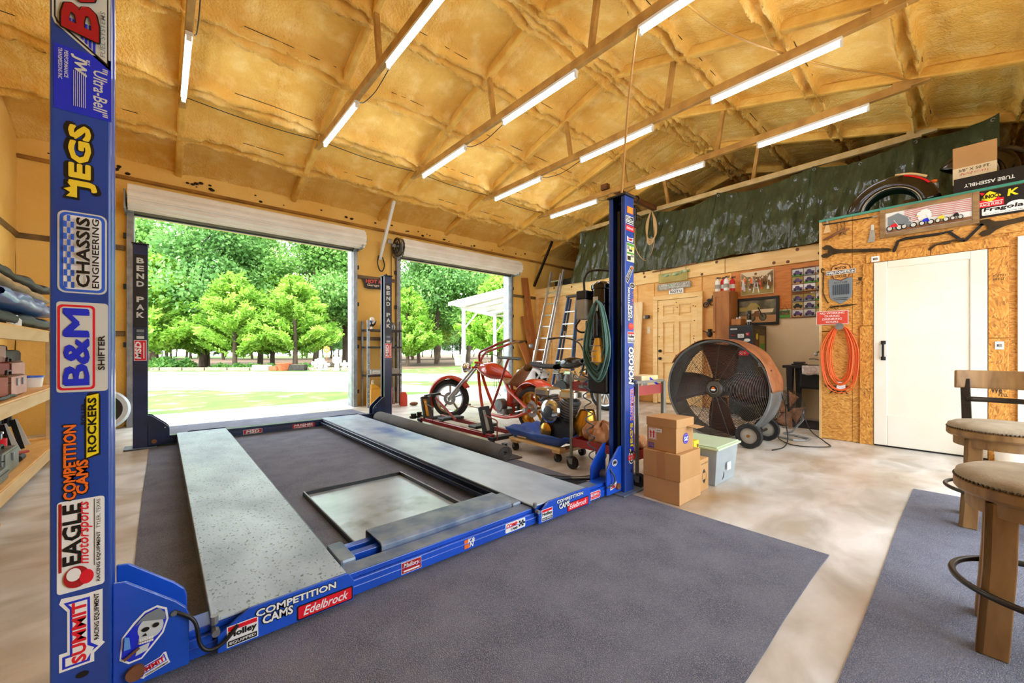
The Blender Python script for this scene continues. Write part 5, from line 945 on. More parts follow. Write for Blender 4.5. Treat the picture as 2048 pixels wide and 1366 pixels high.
for k in range(6): MB().tube(bez([(7.66, 4.36, 3.95), (7.62, 4.44-.01*k, 3.7), (7.60, 4.40, 3.42-.02*k), (7.60, 4.30, 3.36-.02*k), (7.60, 4.20+.005*k, 3.44), (7.63, 4.22+.01*k, 3.7), (7.66, 4.33, 3.95)], 6), .010, 6).build('loop', 'rope', rp, smooth=60)
MB().tube(bez([(7.07, 4.36, 3.5), (7.3, 4.5, 3.2), (7.5, 4.45, 2.95), (7.58, 4.35, 2.98), (7.6, 4.25, 3.3), (7.64, 4.3, 3.9)]), .008, 6).build('rope_tail', 'rope', rp, smooth=60)
wbk = tag(MB().cbox((6.30, 4.52, 4.14), (.10, .14, .10)).build('wood_block', 'beam_brown', bevel=.004), 'small brown wood block bolted on top of the truss by the timber beam', 'block')
ac = tag(MB().tube(bez([(3.24, 1.97, 4.0), (3.10, 1.93, 3.6), (2.90, 1.85, 3.1), (2.72, 1.77, 2.6), (2.60, 1.72, 2.215)]), .009, 8).build('air_line', 'tan_cord', smooth=60), 'tan cable hanging from the roof truss down to the lift post', 'cable')
ac = tag(MB().tube(bez([(3.24, 1.62, 4.04), (3.9, 1.5, 4.02), (4.77, 1.25, 4.09), (5.3, .9, 4.0), (5.8, .62, 4.02), (6.3, .42, 4.06)]), .009, 8).build('air_line', 'tan_cord', smooth=60), 'tan cable sagging between the roof trusses under the foam', 'cable')
# ------------------------------------------------------------ loft over the utility room
mat('fender_black', '#17130d', '#0e0b07', 6, .2, coat=.5); mat('fender_line', '#b9b09a', rough=.4)
def fender(cx, cy, z0, R, w, a0, a1, label, stripe):
    t = E('motorcycle_fender', label, 'fender', (cx, cy, z0), 0, 'motorcycle fenders stored on the loft'); n = 30
    def fn(u, v): a = a0+(a1-a0)*u; q = (v-.5)*2; r = R-.17*abs(q)**3; return (cx+q*w, cy-math.cos(a)*r, z0+math.sin(a)*r)
    MB().grid(fn, n, 10).build('fender_shell', 'fender_black', t, smooth=180, solid=.004)
    MB().tube([fn(i/n, .02) for i in range(n+1)], .005, 6).build('bead_edge', 'fender_line', t, smooth=60)
    if stripe: MB().grid(lambda u, v: tuple(Vector(fn(.18+.22*u, .22+.12*v))+Vector((-.003, 0, .004))), 8, 1).build('red_stripe', 'red', t, smooth=180)
    return t
fender(6.27, .58, 2.632, .40, .11, math.radians(8), math.radians(172), 'glossy black motorcycle fender with red stripe lying on the loft edge', True)
fender(6.72, -.05, 2.97, .31, .10, math.radians(-20), math.radians(150), 'black motorcycle fender standing behind the hose carton on the loft', False)
cr = MB().tube(bez([(6.27, .55, 3.045), (6.27, .42, 3.02), (6.27, .30, 2.955)]), .014, 8).build('fender_bracket', 'lumber', smooth=60); tag(cr, 'small pale bracket sticking up behind the glossy black fender', 'bracket')
b = E('cardboard_box', 'brown carton with printed sides on the loft right of the fender', 'box', (6.62, .36, 2.626), 0, 'cartons on the loft'); MB().box(-.14, -.16, 0, .14, .14, .17).build('carton', 'card_dark', b, world=False); d = WD(-.1405, .14, 0); d.scrib(.02, .06, .18, .09, 'ink', 20).scrib(.03, .02, .18, .05, 'ink', 21).rect(.05, .12, .22, .14, 'ink'); d.done(b, 'print', False)
b = E('cardboard_box', 'tan carton standing on the loft with hose size printed at its foot', 'box', (6.42, -.03, 2.797), 0, 'cartons on the loft'); MB().box(-.12, -.16, 0, .12, .14, .39).build('carton', 'card', b, world=False, bevel=.004); d = WD(-.1205, .14, 0); d.rect(.0, .0, .3, .17, 'cream').text('3/8" X 50 FT.', .04, .125, .26, .155, 'ink', .02).scrib(.05, .09, .24, .112, 'red', 22); d.done(b, 'print', False)
b = E('long_carton', 'long black flat carton lying along the loft edge above the banner', 'box', (6.22, -.45, 2.626)); MB().box(-.14, -.55, 0, .14, .55, .17).build('carton', 'ink', b, world=False, bevel=.004); d = Decal((-.1405, .16, .10), (0, 1, 0), (0, 0, -1)); d.text('TUBE ASSEMBLY', .0, .0, .32, .035, 'paper', .03); d.done(b, 'print', False)
b = E('cardboard_box', 'carton at the far right end of the loft behind the long black carton', 'box', (6.75, -.55, 2.626), 0, 'cartons on the loft'); MB().box(-.16, -.22, 0, .16, .22, .28).build('carton', 'card', b, world=False, bevel=.004)
mt_ = E('mounted_horns', 'dark curved bars resting on the carton at the far right of the loft', 'bars', (6.4, -.45, 2.85)); MB().tube(bez([(6.5, -.1, 3.12), (6.4, -.25, 3.1), (6.35, -.4, 2.98), (6.32, -.5, 2.85)]), .022, 8).tube(bez([(6.33, -.49, 2.86), (6.4, -.52, 2.98), (6.5, -.58, 3.1)]), .018, 8).build('bars', 'iron', mt_, smooth=60)
bt = E('small_bottle', 'small chrome and orange part standing behind the glossy fender', 'part', (6.35, .26, 2.63)); MB().cyl((6.36, .25, 2.80), (6.36, .25, 2.88), .03, .035, 14).ball((6.36, .25, 2.86), (.03, .04, .03), 10, 8).cyl((6.36, .25, 2.626), (6.36, .25, 2.80), .02, n=10).build('part', 'galv', bt, smooth=40); MB().ball((6.36, .25, 2.91), (.02, .03, .02), 10, 8).build('tip', 'orange', bt, smooth=180)
# ------------------------------------------------------------ motorcycles
mat('bike_red', '#d23c17', '#b02a10', 2, .2, coat=.6); mat('frame_red', '#c5371a', rough=.28, coat=.4); mat('maroon_tube', '#8f1f1a', rough=.3, coat=.3); mat('chrome', '#d7d9db', rough=.12, metal=1); mat('alu', '#c9cccf', '#b4b8bb', 6, .28, .8); mat('seat_tan', '#9a7248', '#835d37', 6, .55, bump=.1); mat('cast', '#8d8f90', '#6a6c6e', 9, .4, .7); mat('gold', '#c9973c', rough=.25, metal=.8); mat('bike_white', '#dfe1e2', rough=.25, coat=.4)
def wheel(t, y, r, w, spokes, rimmat, x=0):
    ty = MB().lathe([(r-.075, -w*.42), (r-.045, -w*.5), (r-.018, -w*.44), (r, -w*.18), (r, w*.18), (r-.018, w*.44), (r-.045, w*.5), (r-.075, w*.42)], (x, y, r), (1, 0, 0), 48).build('tyre', 'rubber', t, world=False, smooth=60)
    rm = MB().lathe([(r-.10, -w*.38), (r-.072, -w*.42), (r-.07, w*.42), (r-.10, w*.38), (r-.115, 0), (r-.10, -w*.38)], (x, y, r), (1, 0, 0), 48).build('rim', rimmat, ty, world=False, smooth=50)
    for k in range(spokes):
        a = 2*PI*k/spokes+.3; MB().bar((x, y+.03*math.cos(a), r+.03*math.sin(a)), (x, y+(r-.10)*math.cos(a), r+(r-.10)*math.sin(a)), .03, .028, (1, 0, 0)).build('spoke', rimmat, ty, world=False, bevel=.006)
    MB().cyl((x-w*.6, y, r), (x+w*.6, y, r), .028, n=16).lathe([(.05, -w*.35), (.10, -w*.36), (.10, -w*.33), (.05, -w*.32)], (x, y, r), (1, 0, 0), 28).build('hub', 'alu', ty, world=False, smooth=40)
    return ty
b1 = E('motorcycle', 'red chopper motorcycle without engine, parked before the second roll-up door', 'motorcycle', (3.62, 3.66, 0), math.radians(-3))
B = lambda mb, nm, mt, par=b1, **k: mb.build(nm, mt, par, world=False, **k)
wheel(b1, 0, .305, .20, 5, 'gold'); wheel(b1, 1.80, .305, .10, 5, 'chrome')  # rear rim: a tan-yellow reflection is put into its gold colour
for s in (-1, 1):
    fk = B(MB().cyl((s*.085, 1.80, .305), (s*.085, 1.55, .60), .026, n=14).cyl((s*.085, 1.55, .60), (s*.085, 1.33, .86), .019, n=14), 'fork', 'alu', smooth=40)
    B(MB().tube(bez([(s*.03, 1.31, .90), (s*.10, 1.29, .98), (s*.16, 1.24, 1.04), (s*.25, 1.05, 1.11), (s*.30, .90, 1.17)]), .019, 8), 'handlebar', 'maroon_tube', smooth=60)
    B(MB().cyl((s*.29, .94, 1.155), (s*.33, .76, 1.21), .019, n=10), 'grip', 'seat_tan', smooth=40)
    B(MB().tube(bez([(s*.02, 1.32, .80), (s*.05, 1.24, .55), (s*.09, 1.12, .28), (s*.11, 1.02, .17), (s*.12, .75, .145), (s*.12, .45, .15), (s*.12, .36, .2)]), .024, 10), 'down_tube', 'frame_red', smooth=60)
    B(MB().tube([(s*.05, .62, .66), (s*.10, .45, .52), (s*.14, .02, .32)], .024, 10), 'seat_stay', 'frame_red', smooth=50)
    B(MB().tube([(s*.12, .42, .16), (s*.15, .2, .2), (s*.145, -.04, .30)], .022, 10), 'chain_stay', 'frame_red', smooth=50)
    B(MB().cyl((s*.10, 0, .305), (s*.21, 0, .305), .03, n=14).cyl((s*.10, .05, .305), (s*.10, .3, .24), .012, n=8), 'axle_adjuster', 'alu', smooth=40)
B(MB().tube(bez([(0, 1.33, .86), (0, 1.15, .78), (0, .85, .72), (0, .62, .68), (0, .50, .52), (0, .46, .2)]), .022, 10), 'backbone', 'frame_red', smooth=60)
B(MB().bar((-.12, 1.335, .875), (.12, 1.335, .875), .06, .03).bar((-.12, 1.375, .80), (.12, 1.375, .80), .06, .03), 'triple_tree', 'frame_red', bevel=.006)
m = MB()
def tank(u, v):
    y = 1.30-.82*u; prof = math.sin(PI*min(1, (u*.9+.06)))**.6 if u < .5 else (max(0, 1-u)*1.9)**.75
    w = .16*min(1, prof)+.004; hh = .125*min(1, prof)+.006; a = 2*PI*v; zc = .80-.12*u
    return (w*math.cos(a), y, zc+hh*math.sin(a)*(1 if math.sin(a) > 0 else .85))
B(m.grid(tank, 22, 20), 'fuel_tank', 'bike_red', smooth=180)
B(MB().lathe([(0, .03), (.02, .028), (.03, .01), (.03, 0)], (0, 1.05, .875), (0, 0, 1), 16), 'tank_cap', 'chrome', smooth=60)
def fend(r, w, y0, a0, a1):
    return lambda u, v: (lambda a, q: (q*w, y0+math.cos(a)*(r-.05*abs(q)**3), .305+math.sin(a)*(r-.05*abs(q)**3)))(math.radians(a0+(a1-a0)*u), (v-.5)*2)
B(MB().grid(fend(.365, .085, 1.80, -28, 150), 24, 8), 'front_fender', 'bike_red', smooth=180, solid=.004)
B(MB().grid(fend(.385, .135, 0, 8, 205), 24, 10), 'rear_fender', 'bike_red', smooth=180, solid=.005)
st_ = B(MB().grid(lambda u, v: (lambda a: (.13*math.cos(a)*(.6+.4*math.sin(PI*u)), .62-.46*u, .62+.17*max(0, u-.45)**1.1*2+.05*math.sin(a)+.035*(1-math.sin(PI*min(1, u*1.4)))))(2*PI*v), 18, 16), 'seat', 'seat_tan', smooth=180)
hl = B(MB().lathe([(0, 0), (.04, .005), (.07, .04), (.078, .10), (.074, .11), (0, .115)], (0, 1.46, .80), (0, 1, -.12), 24), 'headlight', 'chrome', smooth=50); B(MB().lathe([(.06, .118), (0, .122)], (0, 1.46, .80), (0, 1, -.12), 20), 'lens', 'silver_ink', hl, smooth=180)
B(MB().box(-.09, .46, .17, .09, .74, .26).cyl((-.15, .62, .30), (-.05, .62, .30), .09, n=20).cyl((-.16, .50, .22), (-.1, .50, .22), .04, n=14), 'gearbox', 'cast', bevel=.01, smooth=40)
B(MB().box(-.07, .43, .28, .07, .55, .52), 'oil_tank', 'bike_red', bevel=.03)
for s in (-1, 1): B(MB().tube([(s*.12, 1.02, .2), (s*.24, 1.08, .23), (s*.28, 1.2, .25)], .010, 8).bar((s*.24, 1.18, .26), (s*.31, 1.22, .26), .03, .02), 'foot_control', 'chrome', smooth=50)
B(MB().tube(bez([(-.05, 1.33, .98), (-.08, 1.1, 1.0), (-.1, .95, .93), (-.08, 1.0, .84)]), .006, 6), 'brake_cable', 'black', smooth=60)
for k in range(3): B(MB().tube(bez([(-.05, .85-.05*k, .66), (-.06, .84-.06*k, .56), (-.05, .80-.02*k, .47), (-.05, .83-.07*k, .42)]), .004, 5), 'loose_wire', 'black', smooth=60)
B(MB().ball((-.11, 1.02, .80), (.02, .06, .05), 12, 8), 'side_horn', 'chrome', smooth=180)
Ms = Matrix.Translation((0, 1.33, 0)) @ Matrix.Rotation(math.radians(38), 4, 'Z') @ Matrix.Translation((0, -1.33, 0))   # bars and wheel turned left
for o in b1.children:
    if o.name.split('.')[0] in ('fork', 'handlebar', 'grip', 'front_fender', 'headlight', 'triple_tree', 'brake_cable') or (o.name.startswith('tyre') and sum(v.co.y for v in o.data.vertices)/len(o.data.vertices) > 1): o.matrix_basis = Ms
# floor jack (motorcycle lift) in front of the chopper
mk = E('motorcycle_jack', 'low red motorcycle floor jack with black arms and T-handle beside the rolled carpet', 'jack', (2.87, 4.15, 0))
B = lambda mb, nm, mt, par=mk, **k: mb.build(nm, mt, par, world=False, **k)
for s in (-1, 1): B(MB().box(s*.16-.025, -.75, .09, s*.16+.025, .85, .14), 'side_rail', 'maroon_tube', bevel=.005)
for yy in (-.80, .80): B(MB().box(-.2, yy, .08, .2, yy+.1, .12), 'end_rail', 'black', bevel=.006)
for y in (-.35, .35):
    B(MB().box(-.16, y-.08, .15, .16, y+.08, .185), 'lift_pad', 'black', bevel=.01)
for y, mt in ((-.62, 'black'), (.72, 'gunmetal')):
    c = B(MB().bar((-.12, y, .12), (-.12, y+.10, .42), .14, .05, (0, 1, 0)), 'ram_cover', mt, bevel=.012); B(MB().bar((-.15, y-.02, .16), (-.15, y+.075, .38), .04, .05, (0, 1, 0)), 'ram', 'galv' if y < 0 else 'gold', c, bevel=.006)
    B(MB().tube([(-.18, y-.22, .10), (-.18, y-.22, .30), (-.18, y-.20, .31), (-.18, y-.02, .34)], .007, 8), 'guard_wire', 'maroon_tube' if y < 0 else 'gunmetal', smooth=50)
B(MB().bar((-.13, .80, .43), (.13, .84, .44), .05, .03).bar((-.15, .7, .42), (.05, .9, .43), .03, .02), 'top_saddle', 'gunmetal', bevel=.005)
B(MB().tube([(-.02, .70, .40), (-.02, .2, .16)], .016, 8), 'lift_arm', 'maroon_tube', smooth=50)
B(MB().tube(bez([(-.05, -.52, .30), (.02, -.62, .62), (.06, -.70, .88), (.08, -.73, .97)]), .014, 8), 'handle', 'maroon_tube', smooth=60); B(MB().tube([(.16, -.45, .975), (.0, -1.0, .965)], .017, 10), 'handle_grip', 'black', smooth=50)
for x, y in ((-.17, -.74), (.17, -.74), (-.17, .86), (.17, .86), (-.17, -.95)):
    c = B(MB().cyl((x-.015, y, .04), (x+.015, y, .04), .038, n=18), 'caster', 'rubber', smooth=40); B(MB().box(x-.022, y-.02, .04, x-.017, y+.02, .085).box(x+.017, y-.02, .04, x+.022, y+.02, .085).box(x-.022, y-.025, .08, x+.022, y+.025, .088), 'fork', 'galv', c)
B(MB().cyl((-.2, 1.0, .10), (-.2, 1.0, .17), .04, n=14).cyl((-.1, 1.02, .10), (-.1, 1.02, .18), .035, n=14).bar((-.25, 1.0, .12), (.1, 1.0, .12), .05, .03), 'axle_clamp', 'gunmetal', smooth=40)
# second motorcycle
b2 = E('motorcycle', 'black and silver cruiser motorcycle parked by the ladders, facing the pine door', 'motorcycle', (5.85, 5.95, 0), math.radians(180+2))
B = lambda mb, nm, mt, par=b2, **k: mb.build(nm, mt, par, world=False, **k)
wheel(b2, 0, .315, .17, 5, 'alu'); wheel(b2, 1.72, .315, .11, 9, 'alu')
for s in (-1, 1):
    B(MB().cyl((s*.10, 1.72, .315), (s*.10, 1.50, .68), .028, n=12).cyl((s*.10, 1.50, .68), (s*.10, 1.33, .98), .020, n=12), 'fork', 'chrome', smooth=40)
    B(MB().tube(bez([(s*.06, 1.30, 1.0), (s*.14, 1.26, 1.18), (s*.26, 1.14, 1.27), (s*.38, .98, 1.29), (s*.44, .86, 1.28)]), .014, 8), 'handlebar', 'black_gloss', smooth=60); B(MB().cyl((s*.42, .90, 1.285), (s*.45, .76, 1.27), .02, n=10), 'grip', 'black', smooth=40)
    mr = B(MB().tube([(s*.32, 1.08, 1.29), (s*.36, 1.1, 1.42)], .006, 6), 'mirror_stalk', 'chrome'); B(MB().ball((s*.37, 1.1, 1.46), (.06, .012, .05), 14, 8), 'mirror_head', 'black', mr, smooth=180)
    B(MB().tube(bez([(s*.05, 1.30, .85), (s*.1, 1.2, .5), (s*.12, 1.05, .2), (s*.13, .6, .17), (s*.13, .3, .22)]), .019, 8), 'frame_tube', 'black_gloss', smooth=60)
    B(MB().tube([(s*.13, .05, .32), (s*.14, .3, .62)], .024, 10), 'shock', 'chrome', smooth=50)
B(MB().grid(lambda u, v: (lambda w, a: (w*math.cos(a), 1.22-.62*u, .84+w*.75*math.sin(a)-.05*u))(.15*max(.03, math.sin(PI*min(1, u*.86+.12)))**.7, 2*PI*v), 20, 18), 'fuel_tank', 'black_gloss', smooth=180)
B(MB().grid(lambda u, v: (lambda a: (.15*math.cos(a)*(.75+.25*math.cos(3*u)), .62-.72*u, .74+.05*math.sin(a)+.08*max(0, u-.5)))(2*PI*v), 16, 14), 'seat', 'rubber', smooth=180)
B(MB().grid(lambda u, v: (lambda a, q: (q*.13, math.cos(a)*(.385-.05*abs(q)**3), .315+math.sin(a)*(.385-.05*abs(q)**3)))(math.radians(30+160*u), (v-.5)*2), 22, 8), 'rear_fender', 'bike_white', smooth=180, solid=.005)
B(MB().grid(lambda u, v: (lambda a, q: (q*.085, 1.72+math.cos(a)*(.36-.04*abs(q)**3), .315+math.sin(a)*(.36-.04*abs(q)**3)))(math.radians(10+140*u), (v-.5)*2), 20, 8), 'front_fender', 'black_gloss', smooth=180, solid=.004)
for s in (-1, 1): B(MB().box(s*.19-.06, -.32, .42, s*.19+.06, .16, .66), 'saddlebag', 'bike_white', bevel=.04)
hl = B(MB().lathe([(0, 0), (.06, .01), (.09, .06), (.095, .13), (0, .14)], (0, 1.42, .95), (0, 1, -.1), 24), 'headlight', 'chrome', smooth=50)
def vtwin(t, B, o, sc=1.0, coat='cast'):
    o = Vector(o)
    cc = B(MB().cyl(o+Vector((-.11, 0, .12))*sc, o+Vector((.11, 0, .12))*sc, .14*sc, n=28).cyl(o+Vector((-.12, -.13, .10))*sc, o+Vector((.10, -.13, .10))*sc, .09*sc, n=24), 'crankcase', 'black', smooth=40)
    for s in (-1, 1):
        d = Vector((0, s*.42, 1)).normalized(); p = o+Vector((0, s*.06, .2))*sc; cy = MB()
        for k in range(8): cy.cyl(p+d*(.02+.022*k)*sc, p+d*(.032+.022*k)*sc, (.085+.004*(k % 2))*sc, n=20)
        cy.cyl(p, p+d*.2*sc, .07*sc, n=18); c = B(cy, 'cylinder', coat, smooth=35)
        q = p+d*.235*sc; B(MB().box(-.09*sc+q.x, q.y-.085*sc, q.z-.035*sc, .09*sc+q.x, q.y+.085*sc, q.z+.045*sc), 'rocker_cover', 'chrome', c, bevel=.018*sc)
    a = B(MB().lathe([(0, 0), (.085, .0), (.115, .015), (.12, .045), (.10, .06), (0, .06)], o+Vector((-.155, 0, .27))*sc, (1, 0, 0), 30), 'air_cleaner', 'chrome', smooth=40); B(MB().lathe([(0, -.006), (.05, -.004), (.06, .0)], o+Vector((-.155, 0, .27))*sc, (1, 0, 0), 24), 'centre_cap', 'cable', a, smooth=60)
    B(MB().lathe([(0, 0), (.05, 0), (.075, .02), (.075, .04), (0, .04)], o+Vector((-.15, .05, .10))*sc, (1, 0, 0), 24), 'cam_cover', 'gold', smooth=40)
vtwin(b2, B, (0, .78, .24), .95)
for s, y0 in ((-1, .95), (-1, .62)): B(MB().tube(bez([(-.12, y0, .60), (-.2, y0+.03, .48), (-.2, y0-.15, .28), (-.19, y0-.5, .22), (-.19, -.1, .22)]), .032, 12), 'exhaust_pipe', 'chrome', smooth=60)
B(MB().tube(bez([(-.12, 1.05, .66), (-.22, 1.08, .6), (-.25, .95, .45), (-.24, .8, .33)]), .03, 10), 'header_pipe', 'gold', smooth=60)
B(MB().tube([(-.12, .7, .16), (-.25, .78, .012)], .010, 8), 'kick_stand', 'black')
# engine on a dolly
dl = E('furniture_dolly', 'low wooden dolly on black casters under the blue tarp and engine', 'dolly', (2.99, 2.86, 0))
B = lambda mb, nm, mt, par=dl, **k: mb.build(nm, mt, par, world=False, **k)
for y in (-.30, .30): B(MB().box(-.20, y-.05, .085, .22, y+.05, .115), 'cross_board', 'lumber', bevel=.003)
for x in (-.17, .19): B(MB().box(x-.04, -.36, .116, x+.04, .36, .14), 'side_board', 'pine', bevel=.003)
for x in (-.17, .19):
    for y in (-.30, .30):
        c = B(MB().cyl((x-.016, y, .04), (x+.016, y, .04), .039, n=18), 'caster', 'rubber', smooth=40); B(MB().bar((x-.02, y, .04), (x-.02, y+.01, .085), .03, .004, (0, 1, 0)).bar((x+.02, y, .04), (x+.02, y+.01, .085), .03, .004, (0, 1, 0)), 'fork', 'galv', c)
mat('blue_tarp', '#2f5fc0', '#2550a8', 4, .45, bump=.3, bscale=12)
def bt_(u, v):
    x, y = -.24+.50*u, -.40+.82*v; e = max(abs(u-.5), abs(v-.5))*2
    return (2.99+x, 2.86+y, .143+.10*max(0, (e-.72)/.28)**1.3+.008*math.sin(u*17+v*9)*(e > .4))
tag(MB().grid(bt_, 24, 30).build('blue_tarp', 'blue_tarp', smooth=180, solid=.003), 'blue plastic sheet with turned-up edges spread on the wooden dolly', 'tarp')
en = E('engine', 'chrome and brass V-twin engine resting on the blue sheet', 'engine', (3.05, 2.74, .155))
B = lambda mb, nm, mt, par=en, **k: mb.build(nm, mt, par, world=False, **k)
vtwin(en, B, (0, 0, -.015), 1.15, 'cast'); B(MB().cyl((-.14, -.05, .02), (-.12, -.16, .02), .03, n=12).tube([(-.1, -.2, .12), (-.12, -.05, .02), (-.1, .16, .03)], .012, 8), 'oil_lines', 'black', smooth=40)
gb = E('gearbox', 'brass coloured gearbox case lying behind the engine', 'engine part', (3.12, 2.50, .155)); MB().grid(lambda u, v: (lambda a, w: (.11*w*math.cos(a), .10*w*math.sin(a)-.05*u, .32*u))(2*PI*v, .6+.5*math.sin(PI*min(1, u*.8+.15))), 10, 18).build('case', 'gold', gb, world=False, smooth=60)
sp_ = tag(MB().box(2.80, 2.98, .15, 2.88, 3.12, .19).build('sponge', 'lumber', bevel=.008), 'pale wooden block lying on the blue sheet beside the engine', 'block')
# red tool cart
ct = E('tool_cart', 'red two-shelf tool cart with grey angle-iron legs behind the lift post', 'cart', (2.97, 2.02, 0))
B = lambda mb, nm, mt, par=ct, **k: mb.build(nm, mt, par, world=False, **k)
mat('cart_red', '#a83a3a', '#8f2c2e', 4, .4); mat('cart_grey', '#8f8f88', '#77776f', 8, .45, .3)
for z, h in ((.70, .075), (.20, .07)):
    s = B(MB().box(-.20, -.32, z, .20, .32, z+.006), 'shelf', 'cart_red'); B(MB().box(-.205, -.325, z, -.20, .325, z+h).box(.20, -.325, z, .205, .325, z+h).box(-.2, -.325, z, .2, -.32, z+h).box(-.2, .32, z, .2, .325, z+h), 'shelf_lip', 'cart_red', s)
d = Decal((-.2055, .25, .72), (0, -1, 0), (0, 0, 1)); d.rect(0, 0, .10, .035, 'ink').rect(.003, .003, .097, .032, 'grey_ink').scrib(.012, .01, .088, .026, 'silver_ink', 23); d.done(ct, 'badge', False)
for x in (-.21, .21):
    for y in (-.33, .33):
        B(MB().box(x-.014*(1 if x > 0 else -1)-.014, y-.014, .10, x+.014, y+.014, .86 if y > 0 else .80), 'leg', 'cart_grey', bevel=.003)
        c = B(MB().cyl((x-.018, y-.02, .055), (x+.018, y-.02, .055), .054, n=22), 'caster', 'rubber', smooth=40); B(MB().prism([(x-.026, y-.04, .1), (x-.026, y+.03, .1), (x-.026, y-.005, .045), (x-.026, y-.035, .045)], (0, 0, 0), (.006, 0, 0)).prism([(x+.02, y-.04, .1), (x+.02, y+.03, .1), (x+.02, y-.005, .045), (x+.02, y-.035, .045)], (0, 0, 0), (.006, 0, 0)).box(x-.026, y-.04, .095, x+.026, y+.03, .102), 'fork', 'galv', c)
B(MB().box(-.21, -.335, .795, .21, -.325, .815).box(-.22, -.33, .795, -.21, .3, .815), 'top_rail', 'cart_grey')
mat('bagpaper', '#c78f62', '#b57d51', 5, .8, bump=.6, bscale=9)
def bag(cx, cy, z, sx, sy, sz, label, mt='bagpaper'):
    o = MB().grid(lambda u, v: (lambda a, b, r: (cx+sx*r*math.cos(a)*math.sin(b), cy+sy*r*math.sin(a)*math.sin(b), z+sz*(1+math.cos(b)*r)*.5))(2*PI*u, PI*v, 1+.13*math.sin(6*u*PI+5*v)+.10*math.sin(14*u*PI-9*v)+.05*math.sin(26*u*PI+21*v)), 40, 22).build('paper_bag', mt, smooth=25); return tag(o, label, 'bag')
bag(2.96, 2.16, .212, .15, .16, .20, 'crumpled brown paper bag on the lower shelf of the red cart'); bag(2.98, 1.86, .212, .14, .12, .13, 'pinkish crumpled bag at the near end of the lower cart shelf')
tag(MB().box(2.86, 2.14, .708, 3.08, 2.33, .83).build('cardboard_box', 'card2', bevel=.003), 'open tan carton on the top shelf of the red cart', 'box')
tag(MB().tube([(2.78, 2.28, .72), (2.80, 2.10, .86)], .008, 8).build('blue_rod', 'mid_blue'), 'thin blue rod leaning on the carton on the red cart', 'rod')
bxx = E('wood_crate', 'shallow wooden box with a blue stripe on the near end of the cart top', 'box', (3.02, 1.80, .708)); MB().box(-.12, -.07, 0, .14, .07, .14).build('crate', 'pine_light', bxx, world=False, bevel=.003); d = Decal((-.12, -.0705, 0), (1, 0, 0), (0, 0, 1)); d.poly([(.12, .11), (.25, .05), (.255, .07), (.125, .13)], 'royal').oval(.05, .07, .035, .02, 'slat_grey'); d.done(bxx, 'print', False)
cn = E('blue_can', 'blue tin can standing at the near corner of the cart top', 'can', (2.84, 1.77, .708)); MB().lathe([(0, 0), (.04, 0), (.04, .10), (.036, .105), (0, .105)], n=20).build('can', 'mid_blue', cn, world=False, smooth=40); MB().lathe([(.0405, .03), (.0405, .06)], n=20).build('label', 'paper', cn, world=False)
# green cord and work light hanging on the pump
mat('cord_green', '#5f8a83', '#4c756f', 4, .5); mat('lamp_yellow', '#e0a32a', rough=.4); random.seed(33)
gc = E('cord_coil', 'green extension cord looped over the pump motor on the lift post', 'cord', (2.5, 1.95, .9))
for k in range(12):
    w_ = .065+.0055*k+random.uniform(-.008, .008); b_ = .95-.010*k+random.uniform(-.03, .03); x_ = 2.475-.006*(k % 5)-random.uniform(0, .012); c_ = 1.83
    MB().tube(bez([(x_, c_, 1.425), (x_, c_+w_*.45, 1.36), (x_-.01, c_+w_, 1.12), (x_-.01, c_+w_*.85, b_+.12), (x_, c_, b_), (x_-.01, c_-w_*.7, b_+.12), (x_-.01, c_-w_*.85, 1.12), (x_, c_-w_*.4, 1.36), (x_, c_, 1.425)], 5), .0055, 6).build('cord_loop', 'cord_green', gc, smooth=60)
MB().cyl((2.53, 1.83, 1.41), (2.44, 1.83, 1.41), .012, n=10).build('hook', 'black', gc)
wl_ = E('work_light', 'yellow caged work light with black handle hanging in the green cord', 'lamp', (2.44, 1.83, 1.0))
MB().lathe([(0, .30), (.014, .30), (.02, .27), (.022, .16), (.026, .15), (.026, .13), (.02, .12)], (2.435, 1.83, 1.03), (0, 0, 1), 16).build('handle', 'black', wl_, smooth=40)
MB().lathe([(.0, .12), (.024, .115), (.03, .08), (.05, .0), (.045, -.06), (.0, -.09)], (2.445, 1.82, 1.03), (0, 0, 1), 18, .3, PI+.3).build('shield', 'lamp_yellow', wl_, smooth=50)
MB().ball((2.435, 1.835, 1.05), (.022, .022, .04), 12, 8).build('bulb', 'silver_ink', wl_, smooth=180)
for k in range(4): MB().torus((2.435, 1.83, 1.09-.04*k), (0, 0, 1), .042, .003, 20, 5).build('cage_ring', 'galv', wl_)
# ------------------------------------------------------------ ladders and boards in the corner
def lean(p0, p1, half0, half1, zdir='y'): pass
la = E('extension_ladder', 'tall aluminium extension ladder leaning on the plywood wall', 'ladder', (7.0, 6.85, 0))
f0, f1 = Vector((6.82, 6.98, .002)), Vector((7.48, 6.80, 3.06))
dirv = f1-f0
for s in (-1, 1): MB().bar(f0+Vector((0, s*.21, 0)), f1+Vector((0, s*.21, 0)), .065, .028, (0, 1, 0)).build('side_rail', 'alu', la, bevel=.004)
for k in range(10): p = f0+dirv*(.07+.094*k); MB().tube([p+Vector((0, -.2, 0)), p+Vector((0, .2, 0))], .017, 8).build('rung', 'alu', la, smooth=40)
for s in (-1, 1): MB().bar(f0+Vector((-.04, s*.17, .1)), f0+dirv*.97+Vector((-.04, s*.17, 0)), .05, .022, (0, 1, 0)).build('fly_rail', 'alu', la, bevel=.003)
mat('fibre_blue', '#1f4a78', '#183c63', 5, .4); mat('fibre_green', '#1f5a40', rough=.4)
ls = E('step_ladder', 'folded blue fibreglass step ladder leaning right of the aluminium ladder', 'ladder', (7.0, 6.15, 0))
